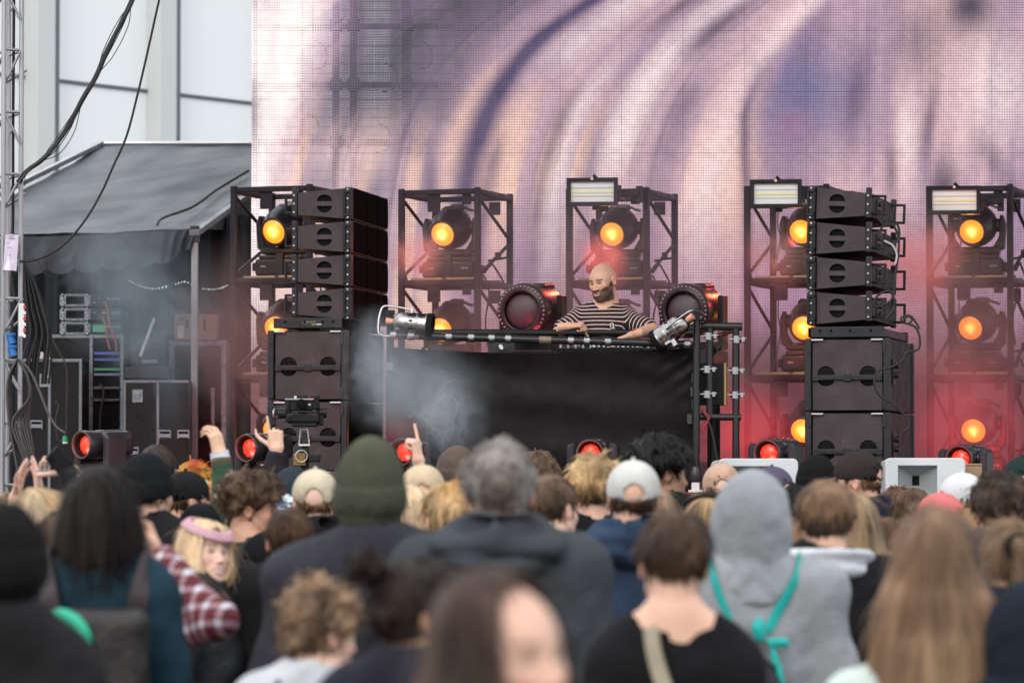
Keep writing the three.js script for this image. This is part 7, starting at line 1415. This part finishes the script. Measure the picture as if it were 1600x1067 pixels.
  { label: 'man in a dark cap and navy jacket with black hood looking left', px: 1344, top: 703, d: 17.6, yaw: PI + 0.35, head: [0.85, 0.05, 0], skin: [0.60, 0.35, 0.26], hat: 'cap', hatColor: [0.030, 0.025, 0.024], brimColor: [0.075, 0.066, 0.06], stubble: null, hair: { type: 'short', color: HAIR.mid, vol: 0.005, rough: 0.002 }, top2: { kind: 'hoodie', color: [0.022, 0.026, 0.048], hood: 'down' } },
  { label: 'man with curly black hair and faded sides before the booth cloth, facing right', px: 1030, top: 685, d: 16.2, yaw: PI - 0.5, head: [-0.65, 0, 0], skin: [0.34, 0.19, 0.12], hair: { type: 'short', color: [0.008, 0.008, 0.008], vol: 0.034, rough: 0.0115, freq: 44, side: 0.95, nape: -0.03, front: 0.056 }, top2: { kind: 'jacket', color: C.black } },
  { label: 'person behind the curly man pointing one finger up, with two wristbands', px: 396, top: 752, d: 19.2, skin: [0.62, 0.39, 0.29], hair: { type: 'short', color: HAIR.dark }, top2: { kind: 'jacket', color: [0.026, 0.023, 0.030] }, reach: [{ side: 1, sh: [-0.18, 1.45, 0], elbow: [426, 775, 18.90], wrist: [432, 703, 18.90], up: [-0.10, 0.99, -0.05], palm: [0.1, 0.0, -1], hand: 'point' }],
    after: (t, { J }) => { for (const [k, c] of [[0.022, [0.6, 0.6, 0.64]], [0.034, [0.05, 0.05, 0.10]]]) { const w = J.wr[1], e = J.el[1], dir = V(w[0] - e[0], w[1] - e[1], w[2] - e[2]).normalize(), g = new THREE.CylinderGeometry(0.034, 0.034, 0.009, 20); g.applyQuaternion(new THREE.Quaternion().setFromUnitVectors(Y, dir)); g.translate(w[0] - dir.x * k, w[1] - dir.y * k, w[2] - dir.z * k); part('wristband', g, mat(c, 0.6), t); } } },
  { label: 'person in a navy blue knit cap left of the cream cap', px: 456, top: 727, d: 18.2, hat: 'beanie', hatColor: [0.030, 0.040, 0.052], tip: 0.0, hair: { type: 'short', color: HAIR.dark }, top2: { kind: 'jacket', color: [0.026, 0.03, 0.04] } },
  { label: 'person in a grey brown knit cap pointing a finger upwards', px: 714, top: 694, d: 18.6, skin: [0.62, 0.39, 0.30], hat: 'beanie', hatColor: [0.12, 0.09, 0.075], tip: 0.0, low: -0.03, hair: { type: 'short', color: HAIR.mid }, top2: { kind: 'jacket', color: [0.03, 0.04, 0.045] }, reach: [{ side: 0, sh: [0.17, 1.46, 0], elbow: [672, 768, 18.30], wrist: [654, 722, 18.20], up: [-0.16, 0.98, -0.1], palm: [-0.93, 0, -0.36], hand: 'point' }] },
  { label: 'man with cropped brown hair behind the black capped man, left side', px: 244, top: 690, d: 18, skin: SKIN.tan, hair: { type: 'short', color: [0.035, 0.025, 0.022], vol: 0.006, rough: 0.002 }, top2: { kind: 'jacket', color: C.slate } },
  { label: 'person in a black cap with a pale round badge, turned right', px: 288, top: 734, d: 17.2, yaw: PI - 0.4, head: [-0.6, 0, 0], hat: 'cap', hatColor: [0.013, 0.013, 0.014], skin: SKIN.fair, hair: { type: 'short', color: HAIR.brown }, top2: { kind: 'jacket', color: C.black },
    after: (t, { hm }) => part('badge', new THREE.SphereGeometry(0.018, 14, 8).scale(1, 1, 0.3).translate(0, 0.085, 0.093).applyMatrix4(hm), mat([0.55, 0.62, 0.40], 0.6), t) },
  { label: 'person with red and yellow dyed hair under the raised hand', px: 303, top: 722, d: 19.4, hair: { type: 'short', color: [0.40, 0.06, 0.02], color2: [0.55, 0.30, 0.05], vol: 0.02, rough: 0.014, freq: 40 }, top2: { kind: 'jacket', color: C.char } },
  { label: 'person with ginger hair left of the curly man', px: 328, top: 752, d: 17.8, hair: { type: 'short', color: [0.42, 0.22, 0.09], vol: 0.018, nape: -0.08 }, top2: { kind: 'jacket', color: C.olive } },
  { label: 'person with tousled brown hair right of the grey haired man, far row', px: 838, top: 706, d: 18.6, hair: { type: 'short', color: [0.11, 0.075, 0.055], vol: 0.024, rough: 0.014, freq: 36 }, top2: { kind: 'jacket', color: C.char } },
  { label: 'person in a bright blue jacket and beige cap before the red crate', px: 1128, top: 722, d: 19, hat: 'cap', hatColor: [0.55, 0.36, 0.27], skin: SKIN.pale, hair: { type: 'short', color: HAIR.light }, top2: { kind: 'jacket', color: [0.03, 0.32, 0.58], hood: 'down' } },
  { label: 'person in a purple cap before the white speaker', px: 1207, top: 727, d: 18.6, yaw: PI + 0.2, head: [0.6, 0, 0], hat: 'cap', hatColor: [0.10, 0.085, 0.14], skin: SKIN.fair, hair: { type: 'short', color: HAIR.brown }, top2: { kind: 'jacket', color: C.char } },
  { label: 'person with a round black knit cap between two white speakers', px: 1277, top: 708, d: 19, hat: 'beanie', hatColor: [0.010, 0.010, 0.011], tip: 0.0, low: -0.03, skin: SKIN.brown, hair: { type: 'short', color: HAIR.black }, top2: { kind: 'jacket', color: C.ink } },
  { label: 'person in a white cap before the right white speaker', px: 1506, top: 737, d: 17.6, yaw: PI + 0.3, head: [0.5, 0, 0], hat: 'cap', hatColor: [0.66, 0.67, 0.70], skin: SKIN.fair, hair: { type: 'short', color: HAIR.light }, top2: { kind: 'jacket', color: C.grey } },
  { label: 'person in a dark green cap at the right edge, far row', px: 1599, top: 712, d: 17.6, hat: 'cap', hatColor: [0.014, 0.032, 0.026], skin: SKIN.tan, hair: { type: 'short', color: HAIR.dark }, top2: { kind: 'jacket', color: C.black } },
  { label: 'person with brown hair between the coral cap and the dark cap', px: 1424, top: 764, d: 17.4, hair: { type: 'short', color: [0.10, 0.065, 0.045], vol: 0.02, rough: 0.012 }, top2: { kind: 'jacket', color: [0.30, 0.28, 0.27] } },
  { label: 'person with wavy brown hair left of the cream cap, far row', px: 525, top: 738, d: 19, female: true, hair: { type: 'bob', color: [0.09, 0.05, 0.036], color2: [0.16, 0.10, 0.07], rough: 0.012 }, top2: { kind: 'jacket', color: C.char } },
  { label: 'person with a sleek dark brown head of hair between the two raised hands at left', px: 186, top: 742, d: 19.6, hair: { type: 'short', color: HAIR.dark }, top2: { kind: 'jacket', color: C.char } },
  { label: 'person with mousy hair just left of the olive beanie, far row', px: 536, top: 752, d: 17.6, hair: { type: 'short', color: [0.13, 0.09, 0.065], rough: 0.012 }, top2: { kind: 'jacket', color: C.slate } },
  { label: 'person in a black jacket with short hair in front of the cream cap', px: 452, top: 790, d: 13.4, hair: { type: 'short', color: HAIR.brown }, top2: { kind: 'jacket', color: C.black } },
  { label: 'person with sandy short hair between ponytail and grey haired man', px: 742, top: 738, d: 18, hair: { type: 'short', color: [0.24, 0.165, 0.10], rough: 0.012 }, top2: { kind: 'jacket', color: C.navy } },
  { label: 'person with dark hair between the shaggy blond and the pale eared man', px: 893, top: 760, d: 17, hair: { type: 'short', color: HAIR.dark }, top2: { kind: 'jacket', color: C.black } },
  { label: 'person with a light brown bob between the white cap and the blond hairband woman', px: 1062, top: 770, d: 17.8, female: true, hair: { type: 'bob', color: [0.20, 0.13, 0.085], rough: 0.012 }, top2: { kind: 'jacket', color: [0.42, 0.40, 0.40] } },
  { label: 'person with cropped dark hair left of the thinning crown', px: 1243, top: 752, d: 17, skin: SKIN.brown, hair: { type: 'short', color: HAIR.black, vol: 0.006 }, top2: { kind: 'jacket', color: C.slate } },
  { label: 'person with chestnut curls in front of the right white speaker', px: 1400, top: 764, d: 19.4, hair: { type: 'short', color: [0.09, 0.05, 0.035], vol: 0.024, rough: 0.016, freq: 34 }, top2: { kind: 'jacket', color: C.ink } },
  { label: 'person with brown hair between the coral cap and the right edge', px: 1535, top: 778, d: 17, hair: { type: 'short', color: [0.075, 0.048, 0.034], rough: 0.01 }, top2: { kind: 'jacket', color: [0.5, 0.5, 0.5] } },
  { label: 'person with fair tousled hair at the far left behind the clapping hands', px: 14, top: 768, d: 18.4, hair: { type: 'short', color: [0.26, 0.18, 0.11], rough: 0.014 }, top2: { kind: 'jacket', color: C.char } },
  { label: 'person with dark bobbed hair right of the blond left person', px: 96, top: 796, d: 13, female: true, hair: { type: 'bob', color: HAIR.brown }, top2: { kind: 'jacket', color: C.black } },
  { label: 'person in a dark jacket with brown hair behind the pale long hair', px: 596, top: 772, d: 16.8, hair: { type: 'short', color: HAIR.brown }, top2: { kind: 'jacket', color: C.black } },
  { label: 'person with ash brown hair behind the navy hoodie, right of it', px: 1046, top: 806, d: 13.8, hair: { type: 'short', color: [0.15, 0.105, 0.075] }, top2: { kind: 'jacket', color: C.grey } },
  { label: 'person with tied brown hair right of the cream white jacket', px: 1418, top: 806, d: 14.8, female: true, hair: { type: 'bun', color: HAIR.mid }, top2: { kind: 'jacket', color: C.navy } },
  { label: 'person in a charcoal top with dark curls between blond woman and curly man', px: 262, top: 774, d: 18.4, hair: { type: 'short', color: HAIR.dark, vol: 0.024, rough: 0.016 }, top2: { kind: 'jacket', color: C.char } },
  { label: 'person with honey coloured long hair far right, below the white cap', px: 1516, top: 792, d: 15, female: true, hair: { type: 'long', color: [0.30, 0.20, 0.11], length: 0.34 }, top2: { kind: 'jacket', color: [0.30, 0.30, 0.32] } },
];
const folk = {};
crowd.forEach((o, i) => { const t = person({ seed: i * 3.1 + 1, trousers: [[0.02, 0.022, 0.03], [0.03, 0.04, 0.07], [0.012, 0.012, 0.013], [0.06, 0.055, 0.045]][i % 4], ...o }); if (o.id) folk[o.id] = t; });

// what people carry
{
  const J = jointsOf({ female: true }), e = 0.045;
  let t = folk.packer, b = thing('backpack', 'dark backpack with a green strap loop on the navy jacket', 'backpack', t.position.clone(), t.rotation.y); b.scale.copy(t.scale);
  const bm = clothMat([0.022, 0.019, 0.020], 'nylon');
  part('bag', wrapUV(skinOf((x, y, z) => { const q = [Math.abs(x) - 0.115, Math.abs(y - 1.17) - 0.19, Math.abs(z + 0.245) - 0.055]; return Math.hypot(Math.max(q[0], 0), Math.max(q[1], 0), Math.max(q[2], 0)) + Math.min(Math.max(...q), 0) - 0.035 + 0.006 * noise3(x * 20, y * 16, z * 20); }, [-0.2, 0.9, -0.37], [0.2, 1.45, -0.12], 0.016)), bm, b);
  for (const s of [-1, 1]) strapBand(b, 'shoulder_strap', [onBack(J, e, s * 0.10, 1.36), onBack(J, e, s * 0.115, 1.44), [s * 0.125, 1.525, -0.02], onBack(J, e, s * 0.125, 1.44, 1), onBack(J, e, s * 0.14, 1.2, 1)], 0.06, clothMat([0.05, 0.038, 0.042], 'nylon'));
  part('green_loop', tube([V(0.10, 1.375, -0.29), V(0.06, 1.385, -0.325), V(0.025, 1.37, -0.34), V(0.0, 1.33, -0.35), V(0.0, 1.29, -0.355), V(0.02, 1.25, -0.355)], 0.018, 60, 10).scale(1, 1, 1), mat([0.0, 0.34, 0.20], 0.55), b);
  t = folk.teal; b = thing('drawstring_bag', 'black drawstring bag with turquoise cords and a bow on the grey hooded sweater', 'bag', t.position.clone(), t.rotation.y); b.scale.copy(t.scale);
  const J2 = jointsOf({}), e2 = 0.042, cm = mat([0.0, 0.36, 0.34], 0.6, { bumpMap: rep(T.weave, 12), bumpScale: 0.001 });
  part('bag', wrapUV(skinOf((x, y, z) => ell(x, y, z, 0.05, 1.08, -0.20, 0.15, 0.20, 0.08) + 0.008 * noise3(x * 14, y * 14, z * 14), [-0.14, 0.84, -0.34], [0.26, 1.32, -0.08], 0.018)), clothMat(C.black, 'nylon'), b);
  strapBand(b, 'cord', [[0.125, 1.54, -0.05], onBack(J2, e2, 0.118, 1.48), onBack(J2, e2, 0.10, 1.42), onBack(J2, e2, 0.075, 1.36), onBack(J2, e2, 0.062, 1.30)], 0.022, cm);
  strapBand(b, 'cord', [[-0.135, 1.54, -0.05], onBack(J2, e2, -0.12, 1.48), onBack(J2, e2, -0.095, 1.43), onBack(J2, e2, -0.06, 1.37), onBack(J2, e2, -0.035, 1.32)], 0.028, cm);
  part('bow', wrapUV(skinOf((x, y, z) => { y -= 0.21; x += 0.03; const zz = z; let d2 = ell(x, y, zz, 0.022, 1.118, -0.205, 0.022, 0.036, 0.013); d2 = smin(d2, ell(x, y, zz, -0.035, 1.078, -0.205, 0.034, 0.019, 0.012), 0.012); d2 = smin(d2, cap(x, y, zz, [-0.01, 1.08, -0.205], [-0.045, 0.95, -0.215], 0.010, 0.012), 0.012); return d2 + 0.006 * noise3(x * 50, y * 50, z * 50); }, [-0.16, 1.10, -0.27], [0.08, 1.42, -0.13], 0.009)), cm, b);
  const q = at(98, 728, 14.95), ph = thing('phone', 'black phone held up by a hand left of the bob haired woman', 'phone', q, 0.5); ph.rotation.z = 0.75;
  part('body', bx(0.075, 0.15, 0.009, 0, 0, 0, 0.004), M.caseBlack, ph); part('camera', bx(0.02, 0.03, 0.003, -0.02, 0.05, 0.006, 0.001), M.hole, ph);
}

renderer.render(scene, camera);
